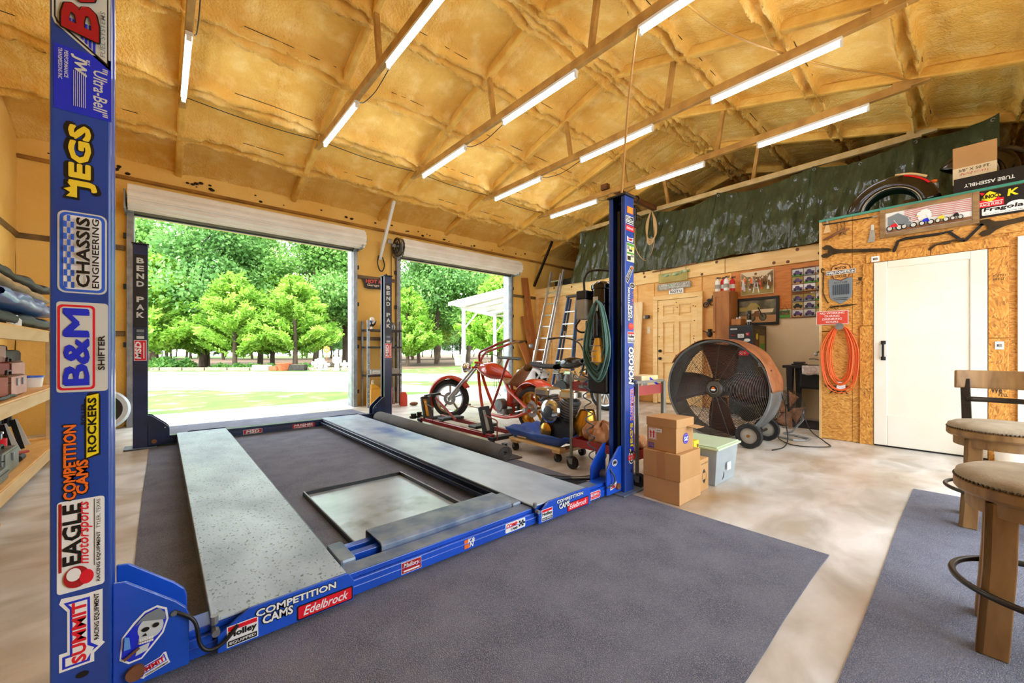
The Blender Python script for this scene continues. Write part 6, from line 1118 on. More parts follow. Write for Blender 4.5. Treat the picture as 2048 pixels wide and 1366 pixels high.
f0, f1 = Vector((6.95, 6.25, .002)), Vector((7.36, 6.20, 2.33)); dirv = f1-f0
for s in (-1, 1):
    MB().bar(f0+Vector((0, s*.29, 0)), f1+Vector((0, s*.14, 0)), .08, .03, (0, 1, 0)).build('front_rail', 'fibre_blue', ls, bevel=.004); MB().bar(f0+Vector((.12, s*.26, 0)), f1+Vector((.06, s*.11, -.03)), .05, .025, (0, 1, 0)).build('rear_rail', 'fibre_blue', ls, bevel=.004)
for k in range(7): t = .10+.125*k; p = f0+dirv*t; w_ = .28-.15*t; MB().box(p.x-.05, p.y-w_, p.z-.012, p.x+.03, p.y+w_, p.z+.012).build('step', 'alu', ls, bevel=.004)
MB().box(f1.x-.07, f1.y-.17, f1.z, f1.x+.09, f1.y+.17, f1.z+.045).build('top_cap', 'black', ls, bevel=.01)
lg = E('step_ladder', 'short green step ladder with yellow top behind the motorcycle', 'ladder', (7.1, 5.55, 0)); f0, f1 = Vector((7.05, 5.55, .002)), Vector((7.32, 5.55, 1.55)); dirv = f1-f0
for s in (-1, 1): MB().bar(f0+Vector((0, s*.24, 0)), f1+Vector((0, s*.14, 0)), .07, .03, (0, 1, 0)).build('front_rail', 'fibre_green', lg, bevel=.004)
for k in range(4): t = .18+.2*k; p = f0+dirv*t; MB().box(p.x-.04, p.y-.2, p.z-.01, p.x+.03, p.y+.2, p.z+.01).build('step', 'alu', lg)
MB().box(f1.x-.06, f1.y-.16, f1.z, f1.x+.08, f1.y+.16, f1.z+.04).build('top_cap', 'yellow2', lg, bevel=.008)
mat('plank', '#b06e38', '#98592a', 3, .5, stretch=(3, 3, .5), detail=6, distort=1)
def plank(x0, z1, x1, w, y0, y1, label, th=.03):
    o = MB().bar((x0, y0, .004), (x1, y1, z1), w, th, (0, 1, 0)).build('wood_plank', 'plank', bevel=.003); return tag(o, label, 'board', 'boards leaning in the corner')
plank(7.40, 2.95, 7.12, .20, 7.35, 7.62, 'tallest brown plank leaning in the corner beside the second roll-up door')
plank(7.36, 1.95, 7.02, .10, 7.28, 7.58, 'narrow brown plank leaning left of the tallest corner plank')
plank(7.28, 1.25, 6.92, .22, 7.20, 7.52, 'short wide brown plank, lowest of the corner boards')
plank(7.44, 1.45, 7.36, .20, 7.22, 7.50, 'broad brown plank standing in front of the tallest corner plank')
sp_ = E('pipe_stand', 'slim chrome pipe stand with round clamp beside the aluminium ladder', 'stand', (6.95, 7.25, 0)); MB().tube([(6.95, 7.28, .002), (7.05, 7.2, 1.05), (7.1, 7.15, 1.12)], .02, 10).build('pipe', 'chrome', sp_, smooth=50); MB().ball((7.02, 7.28, 1.18), (.07, .07, .06), 12, 8).cyl((7.05, 7.15, 1.1), (7.08, 7.12, 1.35), .03, n=10).build('clamp', 'galv', sp_, smooth=50)
# knee braces
MB().bar((3.24, 7.0, zr(7.0)+.02), (3.24, 7.66, 2.86), .05, .05, (1, 0, 0)).build('knee_brace', 'fixture', ceil); MB().bar((7.50, 7.0, zr(7.0)+.02), (7.50, 7.66, 2.78), .05, .05, (1, 0, 0)).build('knee_brace', 'gunmetal', ceil)
bs = tag(MB().tube(bez([(3.20, 7.62, 2.92), (3.17, 7.60, 2.78), (3.20, 7.58, 2.64), (3.26, 7.58, 2.62), (3.31, 7.60, 2.74), (3.28, 7.62, 2.90)]), .012, 8).build('strap', 'black', smooth=60), 'black bungee strap looped on the white knee brace', 'strap')
MB().tube([(3.03+.45, 7.66, 3.2), (3.03+.45, 7.66, 2.2)], .006, 6).build('conduit', 'wire', wall_front)
# stuff on the loft corner beyond the ladders
b = E('storage_case', 'black case on the loft edge behind the aluminium ladder', 'case', (7.95, 6.6, 2.681)); MB().box(-.2, -.55, 0, .2, .55, .22).build('case', 'black', b, world=False, bevel=.02)
b = E('storage_case', 'grey boxes stacked on the loft right of the black case', 'case', (7.95, 5.85, 2.681)); MB().box(-.2, -.14, 0, .2, .14, .14).build('case', 'slat_grey', b, world=False, bevel=.01); MB().box(-.18, -.3, 0, .2, -.15, .18).build('lid_box', 'ink', b, world=False, bevel=.01)
# ------------------------------------------------------------ rack between the roll-up doors
rk = E('steel_rack', 'slotted steel rack standing against the wall between the roll-up doors', 'shelf', (3.19, 7.45, 0))
for x in (2.87, 3.50):
    for y in (7.28, 7.60):
        p = MB().box(x-.022, y-.003, .002, x+.022, y+.003, 1.62).box(x-.022, y-.003, .002, x-.016, y+.035*(1 if y < 7.4 else -1), 1.62).build('upright', 'galv', rk)
        if y < 7.4: h_ = MB(); [h_.cyl((x, y-.004, .08+.09*k), (x, y-.006, .08+.09*k), .007, n=8) for k in range(9)]; o = h_.build('holes', 'paper', p); o['kind'] = 'stuff'
for z in (.57, 1.10, 1.42): MB().box(2.85, 7.27, z, 3.52, 7.61, z+.035).build('shelf_board', 'gunmetal', rk, bevel=.003)
def rack_item(nm, lab, cat, loc): return E(nm, lab, cat, loc)
t = rack_item('clamp_lamp', 'round chrome clamp lamp on the top shelf of the steel rack', 'lamp', (2.98, 7.40, 1.456)); MB().lathe([(0, 0), (.03, 0), (.02, .05), (.06, .09), (.085, .16), (0, .17)], n=20).build('reflector', 'chrome', t, world=False, smooth=50); MB().ball((0, 0, .19), .045, 12, 8).build('bulb', 'white', t, world=False, smooth=180)
t = rack_item('black_radio', 'small black box with a wire loop on the top rack shelf', 'box', (3.20, 7.38, 1.456)); MB().box(-.05, -.05, 0, .05, .05, .1).build('box', 'black', t, world=False, bevel=.008); MB().torus((.09, 0, .12), (0, 1, .2), .08, .005, 24, 6).build('wire_loop', 'wire', t, world=False)
t = rack_item('chrome_pot', 'dented metal pot at the right end of the top rack shelf', 'pot', (3.36, 7.40, 1.456)); MB().lathe([(0, 0), (.06, 0), (.075, .06), (.07, .09), (0, .1)], n=20).build('pot', 'galv', t, world=False, smooth=50)
t = rack_item('spray_bottle', 'grey bottle on the middle shelf of the steel rack', 'bottle', (3.28, 7.38, 1.136)); MB().lathe([(0, 0), (.045, 0), (.05, .02), (.05, .14), (.025, .18), (.02, .21), (0, .21)], n=18).build('bottle', 'slat_grey', t, world=False, smooth=45); MB().box(-.03, -.015, .21, .03, .015, .25).build('trigger', 'black', t, world=False, bevel=.004)
t = rack_item('tool_box', 'long grey tool box lying on the lower rack shelf', 'tool box', (3.2, 7.36, .606)); MB().box(-.28, -.08, 0, .28, .08, .10).build('box', 'slat_grey', t, world=False, bevel=.008); d = Decal((-.26, -.0805, .02), (1, 0, 0), (0, 0, 1)); d.rect(0, 0, .14, .06, 'silver_ink').rect(.02, .02, .12, .026, 'ink'); d.done(t, 'label', False)
t = rack_item('fuel_jug', 'yellow plastic fuel jug on the floor under the rack', 'jug', (3.02, 7.42, .002)); MB().box(-.10, -.12, 0, .10, .12, .34).add([(-.1, -.12, .34), (.1, -.12, .34), (.1, .12, .34), (-.1, .12, .34), (-.05, -.05, .42), (.02, -.05, .42), (.02, .05, .42), (-.05, .05, .42)], [(0,1,5,4), (1,2,6,5), (2,3,7,6), (3,0,4,7), (4,5,6,7)]).build('jug', 'lamp_yellow', t, world=False, bevel=.02); MB().cyl((-.02, 0, .42), (-.02, 0, .50), .03, .02, 12).build('spout', 'cream', t, world=False)
t = rack_item('fuel_jug', 'red plastic fuel jug standing right of the yellow one', 'jug', (3.28, 7.42, .002)); MB().lathe([(0, 0), (.09, 0), (.1, .02), (.1, .33), (.05, .41), (.03, .43), (0, .43)], n=20).build('jug', 'red', t, world=False, smooth=40); MB().cyl((0, 0, .43), (0, 0, .5), .03, .025, 12).cyl((0, 0, .5), (0, 0, .54), .008, n=8).build('cap', 'black', t, world=False)
t = rack_item('gas_can', 'small faded red can on the floor at the right end of the rack', 'can', (3.50, 7.15, .002)); MB().lathe([(0, 0), (.07, 0), (.07, .20), (.04, .26), (0, .27)], n=18).build('can', 'signred', t, world=False, smooth=40)
t = tag(MB().ball((3.66, 7.05, .035), (.09, .05, .034), 12, 8).build('rag', 'brown', smooth=180), 'brown rag lying on the concrete right of the rack', 'rag')
t = tag(MB().tube(bez([(3.22, 7.30, 1.10), (3.15, 7.28, .95), (3.16, 7.28, .75), (3.25, 7.28, .68), (3.33, 7.28, .75)]), .006, 6).build('orange_wire', 'orange_cord', smooth=60), 'thin orange wire dangling from the middle rack shelf', 'wire')
hs = E('garage_sign', 'black hot-rod sign with red letters on the wall between the roll-up doors', 'sign', (3.17, 7.66, 2.26)); MB().prism([(2.87, 7.63, 2.44), (3.48, 7.63, 2.46), (3.46, 7.63, 2.28), (3.0, 7.63, 2.25), (2.93, 7.63, 2.27), (2.92, 7.63, 2.36)], (0, 0, 0), (0, .012, 0)).build('board', 'ink', hs)
d = Decal((2.93, 7.629, 2.26), (1, 0, .02), (-.02, 0, 1)); d.text('HOT ROD', .02, .10, .50, .175, 'signred', .07, .1).text('Garage', .05, .03, .29, .09, 'cream', .01, .2).poly([(.32, .02), (.5, .02), (.5, .07), (.42, .09), (.36, .07), (.32, .06)], 'signred'); d.done(hs, 'lettering')
# ------------------------------------------------------------ lumber shelving along the left wall
ws = E('lumber_shelf', 'long shelving unit of pale lumber along the left wall', 'shelf', (-1.03, 4.0, 0))
for z, ye in ((.15, 6.25), (.70, 6.25), (1.22, 5.45)):
    MB().box(-.80, 2.2, z-.09, -.762, ye, z).build('front_beam', 'lumber', ws, bevel=.003)
    MB().box(-1.28, 2.2, z-.09, -1.24, ye, z).build('rear_beam', 'lumber', ws, bevel=.003)
    MB().box(-1.28, 2.2, z+.001, -.77, max(ye, 6.15), z+.013).build('shelf_board', 'ply', ws)
for y in (2.3, 6.18):
    for x in (-1.27, -.86): MB().box(x-.02, y-.045, .001, x+.02, y+.045, 1.22 if x > -1 else 2.0).build('upright', 'lumber', ws, bevel=.003)
MB().box(-1.285, 4.0, .17, -1.275, 6.2, .60).build('back_panel', 'loft_dark', ws)
mat('blue_cover', '#5c8bd0', '#477ac4', 4, .28, bump=.4, bscale=8); mat('blanket', '#c4a678', '#b39263', 5, .9, bump=.3, bscale=40); mat('steel_box', '#8b8f8c', '#74796f', 7, .4, .5); mat('pinkish', '#cf9c92', '#c08a80', 6, .5); mat('oxide', '#7c2f22', '#6a2419', 5, .45); mat('graphite', '#2b2a2a', '#211f1f', 5, .6)
def slab(name, label, cat, x0, x1, y0, y1, z0, h, mt, amp=.02, sag=.0, seed=1, lip=0):
    r = random.Random(seed); a, b, c = r.uniform(0, 6), r.uniform(0, 6), r.uniform(0, 6)
    def fn(u, v):
        y = y0+(y1-y0)*v; k = 2*PI*u; e = math.sin(PI*min(1, max(0, v*1.0)))**.25
        x = (x0+x1)/2+(x1-x0)/2*math.cos(k)*(.9+.1*math.sin(3*v+a)); z = z0+h*.5+h*.5*(abs(math.sin(k))**.6)*(1 if math.sin(k) > 0 else -1)*(.55+.45*e)+(amp*math.sin(y*9+b)+amp*.6*math.sin(y*21+x*9+c))*(.5+.5*math.sin(k))
        return (x, y, max(z0+.001, z-sag*max(0, v-.5)*(1 if math.sin(k) > 0 else 0)))
    return tag(MB().grid(fn, 28, 30).build(name, mt, smooth=180), label, cat)
slab('black_bundle', 'black rolled sheets lying under the blue cover on the top shelf', 'bundle', -1.22, -.80, 4.0, 6.0, 1.236, .12, 'graphite', .012, 0, 2)
slab('blue_cover', 'shiny blue plastic car cover folded on the top shelf', 'cover', -1.25, -.74, 4.0, 6.2, 1.36, .13, 'blue_cover', .025, .0, 3)
slab('folded_blanket', 'tan folded moving blanket between the blue cover and the black mat', 'blanket', -1.24, -.80, 4.0, 6.15, 1.50, .09, 'blanket', .012, 0, 4)
slab('folded_mat', 'black folded rubber mat on top of the left shelf pile', 'mat', -1.24, -.80, 4.0, 6.15, 1.60, .075, 'graphite', .02, 0, 5)
t = E('white_jug', 'white plastic bottle among small parts on the front edge of the top shelf', 'bottle', (-.83, 4.75, 1.236)); MB().lathe([(0, 0), (.03, 0), (.03, .05), (.012, .07), (.012, .085), (0, .085)], n=14).build('bottle', 'white', t, world=False, smooth=40); MB().cyl((0, -.1, .012), (0, -.3, .012), .012, n=8).build('rod', 'chrome', t, world=False)
def case(nm, lab, cat, x0, x1, y0, y1, z0, z1, mt, end=None, latches=0, bev=.02):
    t = E(nm, lab, cat, ((x0+x1)/2, (y0+y1)/2, z0)); MB().box(x0, y0, z0, x1, y1, z1).build('body', mt, t, bevel=bev)
    MB().box(x0-.004, y0-.004, z0+(z1-z0)*.66, x1+.004, y1+.004, z0+(z1-z0)*.70).build('lid_seam', 'galv' if mt == 'graphite' else 'black', t)
    if end: MB().box(x0+.01, y0-.006, z0+.01, x1-.01, y0-.001, z1-.01).build('end_panel', end, t); MB().box(x1+.001, y0+.01, z0+.01, x1+.005, y1-.01, z1-.01).build('front_panel', end, t)
    for k in range(latches): yy = y0+(y1-y0)*(k+1)/(latches+1); MB().box(x1+.004, yy-.015, z0+(z1-z0)*.5, x1+.016, yy+.015, z0+(z1-z0)*.85).build('latch', 'galv', t, bevel=.003)
    MB().tube([(x1-.05, (y0+y1)/2-.06, z1), (x1-.05, (y0+y1)/2-.05, z1+.03), (x1-.05, (y0+y1)/2+.05, z1+.03), (x1-.05, (y0+y1)/2+.06, z1)], .008, 6).build('handle', 'black', t, smooth=50)
    return t
case('tool_case', 'black hard plastic tool case at the back of the middle shelf', 'case', -1.22, -1.02, 5.45, 6.05, .715, 1.06, 'graphite', None, 0, .03)
case('tool_box', 'worn pink and red tool box standing behind the wooden box on the middle shelf', 'tool box', -1.15, -.92, 5.12, 5.55, .715, .96, 'oxide', 'pinkish', 0)
case('tool_box', 'brown wooden box with white latched front on the middle shelf edge', 'tool box', -1.08, -.82, 4.55, 5.0, .715, .87, 'brown', 'pinkish', 2)
case('parts_box', 'red patterned carton at the left end of the middle shelf', 'box', -1.22, -1.0, 4.85, 5.40, .9, 1.10, 'oxide', 'pinkish', 0, .006)
t = tag(MB().box(-1.22, 4.8, .714, -1.17, 5.43, .899).build('wood_case', 'oxide', bevel=.006), 'dark red wooden case under the patterned carton', 'case')
t = E('blue_tub', 'white tub with blue lid at the far end of the middle shelf', 'tub', (-.92, 5.75, .714)); MB().lathe([(0, 0), (.075, 0), (.085, .09), (0, .09)], n=20).build('tub', 'white', t, world=False, smooth=40); MB().lathe([(.09, .09), (.09, .105), (0, .11)], n=20).build('lid', 'mid_blue', t, world=False, smooth=40)
t = tag(MB().tube(bez([(-.81, 4.2, .728), (-.80, 4.35, .73), (-.81, 4.45, .732), (-.80, 4.55, .728)]), .012, 8).build('pry_tool', 'black', smooth=60), 'black hand tool lying on the front edge of the middle shelf', 'tool')
jk = E('bottle_jack', 'red hydraulic bottle jack on the bottom shelf', 'jack', (-.98, 5.05, .164)); MB().box(-.07, -.07, 0, .07, .07, .02).build('base', 'dred', jk, world=False, bevel=.004); MB().cyl((0, 0, .02), (0, 0, .19), .055, n=22).build('cylinder', 'red', jk, world=False, smooth=40); MB().cyl((0, 0, .19), (0, 0, .23), .03, n=16).cyl((0, 0, .23), (0, 0, .245), .038, n=16).build('ram', 'chrome', jk, world=False, smooth=40); MB().tube([(.06, .05, .05), (.12, .25, .03)], .012, 8).build('pump_handle', 'dred', jk, world=False)
for i, (y, lab) in enumerate(((5.42, 'black steel jack stand at the back of the bottom shelf'), (5.75, 'black jack stand at the far end of the bottom shelf'))):
    t = E('jack_stand', lab, 'jack stand', (-1.05, y, .164))
    for sx in (-1, 1):
        for sy in (-1, 1): MB().bar((sx*.10, sy*.10, 0), (sx*.03, sy*.03, .26), .035, .006, (0, 1, 0)).build('leg', 'silver_ink' if sx > 0 and sy > 0 else 'black', t, world=False)
    MB().cyl((0, 0, .2), (0, 0, .32), .025, n=12).build('column', 'black', t, world=False, smooth=40); MB().prism([(-.02, -.09, .32), (-.02, .09, .32), (-.02, .10, .36), (-.02, .06, .34), (-.02, -.06, .34), (-.02, -.10, .36)], (0, 0, 0), (.04, 0, 0)).build('saddle', 'gunmetal', t, world=False, bevel=.004)
case('tool_box', 'grey steel tool box on the bottom shelf, nearest the camera', 'tool box', -1.08, -.83, 4.45, 4.82, .164, .33, 'steel_box', 'steel_box', 1, .01)
case('ammo_box', 'small grey metal box in front of the steel tool box on the bottom shelf', 'box', -.98, -.80, 4.1, 4.4, .164, .25, 'steel_box', None, 0, .008)
t = tag(MB().cyl((-.86, 4.98, .19), (-.86, 5.10, .19), .025, n=14).build('air_fitting', 'graphite', smooth=40), 'black round fitting lying beside the red bottle jack', 'part')
cr = E('creeper', 'yellow wooden creeper board on a black caster at the left edge of the floor', 'creeper', (-.80, 3.2, 0)); MB().box(-1.05, 2.75, .095, -.655, 3.46, .125).build('board', 'lamp_yellow', cr, bevel=.008)
for x, y in ((-.69, 3.40), (-1.0, 3.40), (-.69, 2.85), (-1.0, 2.85)): c = MB().cyl((x-.015, y, .041), (x+.015, y, .041), .04, n=18).build('caster', 'rubber', cr, smooth=40); MB().box(x-.02, y-.02, .08, x+.02, y+.02, .094).build('bracket', 'galv', c)
sw_ = E('spare_wheel', 'white-walled wheel leaning on the wall left of the first roll-up door', 'wheel', (-.56, 7.50, 0), math.radians(0)); M_ = Matrix.Translation((-.58, 7.53, .27)) @ Matrix.Rotation(math.radians(-8), 4, 'X')
m = MB(); m.M = M_; m.lathe([(.19, -.05), (.24, -.06), (.265, -.03), (.265, .03), (.24, .06), (.19, .05)], (0, 0, 0), (0, 1, 0), 40); m.build('tyre', 'bone', sw_, smooth=50); m = MB(); m.M = M_; m.lathe([(0, -.01), (.10, -.02), (.19, -.045), (.19, .045), (0, .02)], (0, 0, 0), (0, 1, 0), 32); m.build('rim', 'graphite', sw_, smooth=50)
# ------------------------------------------------------------ outdoors
mat('lawn', '#45701f', '#5f8530', .9, .9, bump=.5, bscale=40, detail=9, lo=.35, hi=.62, c3='#a89f80', s3=1.6, lo3=.56, hi3=.68)
mat('lawn_far', '#6d9130', '#7f9a40', .5, .9, detail=6, c3='#8b7a55', s3=.15, lo3=.55, hi3=.7)
mat('gravel', '#c9c2b6', '#b3aa9b', 30, .95, bump=.4, bscale=60, detail=4, c3='#8e9a55', s3=.9, lo3=.66, hi3=.72)
mat('timber', '#9a8f7d', '#7f7463', 6, .85, stretch=(1, 1, 1)); mat('bark', '#6b5a49', '#4e4035', 7, .95, bump=.6, bscale=30, stretch=(1, 1, .3)); mat('mulch', '#6b5540', '#57432f', 12, .95)
mat('terracotta', '#b5603f', '#a25234', 8, .8); mat('statue', '#d9d6cf', '#c2beb5', 10, .8); mat('carport_white', '#e9e7e1', rough=.4); mat('carport_steel', '#b9bcc0', rough=.35, metal=.5)
SY, CY = math.sin(YAW), math.cos(YAW)
def wp(d, l, z=0): return (SY*d+CY*l, CY*d-SY*l, z)       # distance ahead and offset sideways of the doorway axis
struct(MB().add([(-90, YW+1.15, -.03), (110, YW+1.15, -.03), (110, 110, -.03), (-90, 110, -.03)], [(0, 1, 2, 3)]).build('ground', 'lawn'))
struct(MB().add([(-90, -60, -.03), (110, -60, -.03), (110, YB-.2, -.03), (-90, YB-.2, -.03)], [(0, 1, 2, 3)]).build('ground_rear', 'gravel'))
def patch(name, poly, z, mt, seed):
    r = random.Random(seed); pts = []
    for (a, b), (c, e) in zip(poly, poly[1:]+poly[:1]):
        n = max(2, int(math.hypot(c-a, e-b)/.8))
        for i in range(n): t = i/n; pts.append(wp(a+(c-a)*t+r.uniform(-.12, .12), b+(e-b)*t+r.uniform(-.15, .15), z))
    return struct(MB().add(pts, [tuple(range(len(pts)))]).build(name, mt))
patch('ground_drive', [(10.6, -40), (10.9, -9), (10.5, -6.5), (10.6, -3), (10.3, 0), (10.2, 6), (12.0, 6), (12.2, 0), (12.4, -2.5), (13.0, -4.5), (14.2, -4), (14.0, 0), (14, 9), (18, 9), (18.6, 0), (18.8, -4), (20.6, -8), (20.8, -40)], -.022, 'gravel', 4)
patch('ground_bed', [(22.4, -45), (22.2, -8.5), (24, -6), (30, -3), (60, 0), (60, -60)], -.02, 'mulch', 5)
patch('ground_woods', [(38, -20), (37, 20), (90, 40), (90, -40)], -.018, 'mulch', 6)
# timber edging
for i in range(12):
    l0 = -22+i*1.25; a = wp(22.2, l0+.02, .05); b = wp(22.2, l0+1.2, .05)
    o = MB().bar(a, b, .16, .18).build('landscape_timber', 'timber', bevel=.01); tag(o, 'grey landscape timber beyond the gravel drive, number %s from the left' % ('one two three four five six seven eight nine ten eleven twelve'.split()[i]), 'timber', 'landscape timbers edging the bed')
# foliage
def leafmat(name, a, b, sc):
    m = mat(name, a, b, sc, .55, coord='Object', detail=2, lo=.4, hi=.6); n = m.node_tree.nodes; L = m.node_tree.links; bs = n['Principled BSDF']
    tr = n.new('ShaderNodeBsdfTranslucent'); mx = n.new('ShaderNodeMixShader'); mx.inputs[0].default_value = .35
    src = bs.inputs['Base Color'].links[0].from_socket; L.new(src, tr.inputs[0]); L.new(bs.outputs[0], mx.inputs[1]); L.new(tr.outputs[0], mx.inputs[2]); L.new(mx.outputs[0], n['Material Output'].inputs[0])
leafmat('leaf_a', '#6b9a48', '#8cb95c', 1.2); leafmat('leaf_b', '#5a8a46', '#7aa856', 1.0); leafmat('leaf_cedar', '#7fae3a', '#a0c94e', 1.3); leafmat('leaf_yellow', '#8aa838', '#a3b648', 1.0); leafmat('leaf_fern', '#4d7f3a', '#6f9d45', 3)
def leaves(P, N, size, rng, elong=1.6):
    """one quad per leaf spray: centres P, outward normals N"""
    n = len(P); R = rng.normal(size=(n, 3)); T = np.cross(N, R); T /= np.linalg.norm(T, axis=1)[:, None]+1e-9
    D = N*.55+rng.normal(size=(n, 3))*.5; D -= T*np.sum(D*T, 1)[:, None]; D /= np.linalg.norm(D, axis=1)[:, None]+1e-9
    s = size*rng.uniform(.6, 1.3, size=(n, 1)); A = T*s*.5; Bv = D*s*elong*.5
    V = np.concatenate([P-A*.6-Bv, P+A*.6-Bv*.6, P+A+Bv*.7, P-A*.5+Bv], 1).reshape(-1, 3)
    return V, np.arange(4*n).reshape(-1, 4)
def leafobj(name, V, F, mt):
    me = bpy.data.meshes.new(name); me.vertices.add(len(V)); me.vertices.foreach_set('co', V.astype(np.float32).ravel()); me.loops.add(F.size); me.loops.foreach_set('vertex_index', F.ravel().astype(np.int32))
    me.polygons.add(len(F)); me.polygons.foreach_set('loop_start', np.arange(0, F.size, 4, dtype=np.int32)); me.update(calc_edges=True); me.materials.append(MATS[mt]); return me
def deciduous(seed, H, leaf, nleaf=20000, size=.17):
    rng = np.random.RandomState(seed); r = random.Random(seed); m = MB(); trunk = []; x = y = 0
    for k in range(9): z = H*.82*k/8; trunk.append((x, y, z)); x += r.uniform(-.14, .14)*H/12; y += r.uniform(-.14, .14)*H/12
    m.tube(trunk, [.20*H/12*(1-.085*k) for k in range(9)], 9); cl = []
    for k in range(18):
        t = r.uniform(.28, 1); p = Vector(trunk[min(8, int(t*8))]); a = r.uniform(0, 2*PI); L_ = H*.27*(1.25-t)*r.uniform(.7, 1.2); q = p+Vector((math.cos(a)*L_, math.sin(a)*L_, L_*r.uniform(.25, .7)))
        m.tube([p, (p+q)/2+Vector((0, 0, L_*.08)), q], [.055*H/12, .04*H/12, .015*H/12], 6); cl.append((q, H*r.uniform(.085, .15))); cl.append(((p+q)/2+Vector((r.uniform(-.5, .5), r.uniform(-.5, .5), .4)), H*r.uniform(.06, .10)))
    cl.append((Vector(trunk[-1])+Vector((0, 0, H*.08)), H*.14))
    P = []; N = []; tot = sum(c[1]**2 for c in cl)
    for c, rad in cl:
        n = int(nleaf*rad*rad/tot); d = rng.normal(size=(n, 3)); d /= np.linalg.norm(d, axis=1)[:, None]; rr = rad*rng.uniform(.35, 1.08, size=(n, 1)); q = np.array(c)+d*rr*np.array([1.15, 1.15, .75]); P.append(q); N.append(d+np.array([0, 0, .35]))
    P = np.concatenate(P); N = np.concatenate(N); N /= np.linalg.norm(N, axis=1)[:, None]; V, F = leaves(P, N, size, rng, 1.3); return m, leafobj('crown', V, F, leaf)
def cedar(seed, H, leaf, nleaf=22000):
    rng = np.random.RandomState(seed); m = MB(); m.tube([(0, 0, 0), (0, 0, H*.3), (.05, 0, H*.7), (0, .05, H*.97)], [.13, .11, .06, .015], 8); P = []; N = []
    for k in range(150):
        t = rng.uniform(.0, 1)**1.1; z = H*(.10+.86*t); a = rng.uniform(0, 2*PI); R = H*.44*(1-t)**.7*rng.uniform(.75, 1.1)+.1; n = int(nleaf/150*(.35+1.3*(1-t)))
        s = rng.uniform(.05, 1, size=(n, 1))**.6; dv = np.array([math.cos(a), math.sin(a), .45]); base = np.array([0, 0, z]); j = rng.normal(size=(n, 3))*np.array([.11, .11, .085])*H/5*(.35+.65*s)
        P.append(base+dv*R*s+j); N.append(np.repeat(dv[None], n, 0)+rng.normal(size=(n, 3))*.5)
    P = np.concatenate(P); N = np.concatenate(N); N /= np.linalg.norm(N, axis=1)[:, None]; V, F = leaves(P, N, .085*H/5, rng, 2.4); return m, leafobj('crown', V, F, leaf)
KINDS = {}
def kind(k, mb, me, bark='bark'):
    o = mb.build('trunk', bark, smooth=60); KINDS[k] = (o.data, me); bpy.data.objects.remove(o)
kind('d0', *deciduous(1, 13, 'leaf_a')); kind('d1', *deciduous(2, 14, 'leaf_b')); kind('d2', *deciduous(5, 11, 'leaf_yellow', 10000)); kind('c0', *cedar(3, 5.4, 'leaf_cedar')); kind('c1', *cedar(4, 5.0, 'leaf_cedar')); kind('f0', *deciduous(8, 15, 'leaf_b', 9000, .32))
def tree(k, d, l, sc, label, group=None, rz=0, nm='tree'):
    sc *= 1.18 if k[0] == 'c' else 1
    p = wp(d, l, -.03); t = E(nm, label, 'tree', p, rz, group); t.scale = (sc, sc, sc)
    a, b = KINDS[k]
    for n_, me in (('trunk', a), ('crown', b)): o = bpy.data.objects.new(n_, me); COL.objects.link(o); o.parent = t
    return t
def lat(k, d): return k*d                                  # sideways offset of a bearing k at distance d
ced = [(-.892, 24.5, 1.12, 'c0', 'bushy bright green cedar at the left edge of the first doorway view'), (-.761, 27.5, .95, 'c1', 'bright green cedar behind the first one from the left'), (-.693, 24.0, .92, 'c0', 'bright green cedar in the middle of the first doorway view'), (-.542, 25.0, 1.0, 'c1', 'full bright green cedar right of centre in the first doorway view'), (-.599, 29, 1.05, 'c0', 'taller cedar behind the two middle cedars'), (-.030, 27, 1.1, 'c1', 'bright green cedar seen through the carport posts'), (-.261, 29, .9, 'c0', 'cedar at the left edge of the second doorway view')]
for i, (u, d, sc, k, lab) in enumerate(ced): tree(k, d, lat(u, d), sc, lab, 'cedars beyond the drive', i*1.3, 'cedar_tree')
dec = [(-.774, 27, 1.0, 'd1', 'tall leafy tree with dark forked trunk above the left cedars'), (-.630, 31, .95, 'd0', 'tall leafy tree behind the middle cedars'), (-.492, 30, .98, 'd0', 'tall leafy tree above the garden statues'), (-.417, 33, 1.05, 'd1', 'tall dark leafy tree at the right edge of the first doorway view'), (-.905, 31, 1.0, 'd0', 'tall leafy tree behind the leftmost cedar'), (-.189, 33, 1.0, 'd1', 'tall pale-trunked tree left of the carport'), (-.233, 35, .9, 'd2', 'yellow-green leafy tree at the left of the second doorway view'), (-.111, 34, .95, 'd0', 'tall leafy tree behind the carport post'), (-.049, 37, 1.0, 'd2', 'yellow-green leafy tree above the carport roof')]
for i, (u, d, sc, k, lab) in enumerate(dec): tree(k, d, lat(u, d), sc, lab, 'leafy trees beyond the drive', i*2.1+.4, 'leafy_tree')
rr = random.Random(12)
for i in range(34):
    u = -1.055+1.125*i/33+rr.uniform(-.025, .025); d = rr.uniform(42, 62); tree(rr.choice(('f0', 'd0', 'd1', 'f0')), d, lat(u, d), rr.uniform(.5, .8), 'tree in the dense woods far behind the drive', 'woodland trees in the distance', rr.uniform(0, 6), 'woodland_tree')
for i in range(40):
    u = -1.03+1.075*i/39+rr.uniform(-.012, .012); d = rr.uniform(58, 78); tree(rr.choice(('f0', 'd1')), d, lat(u, d), rr.uniform(.35, .5), 'low understory tree at the far edge of the woods', 'understory trees in the distance', rr.uniform(0, 6), 'woodland_tree')
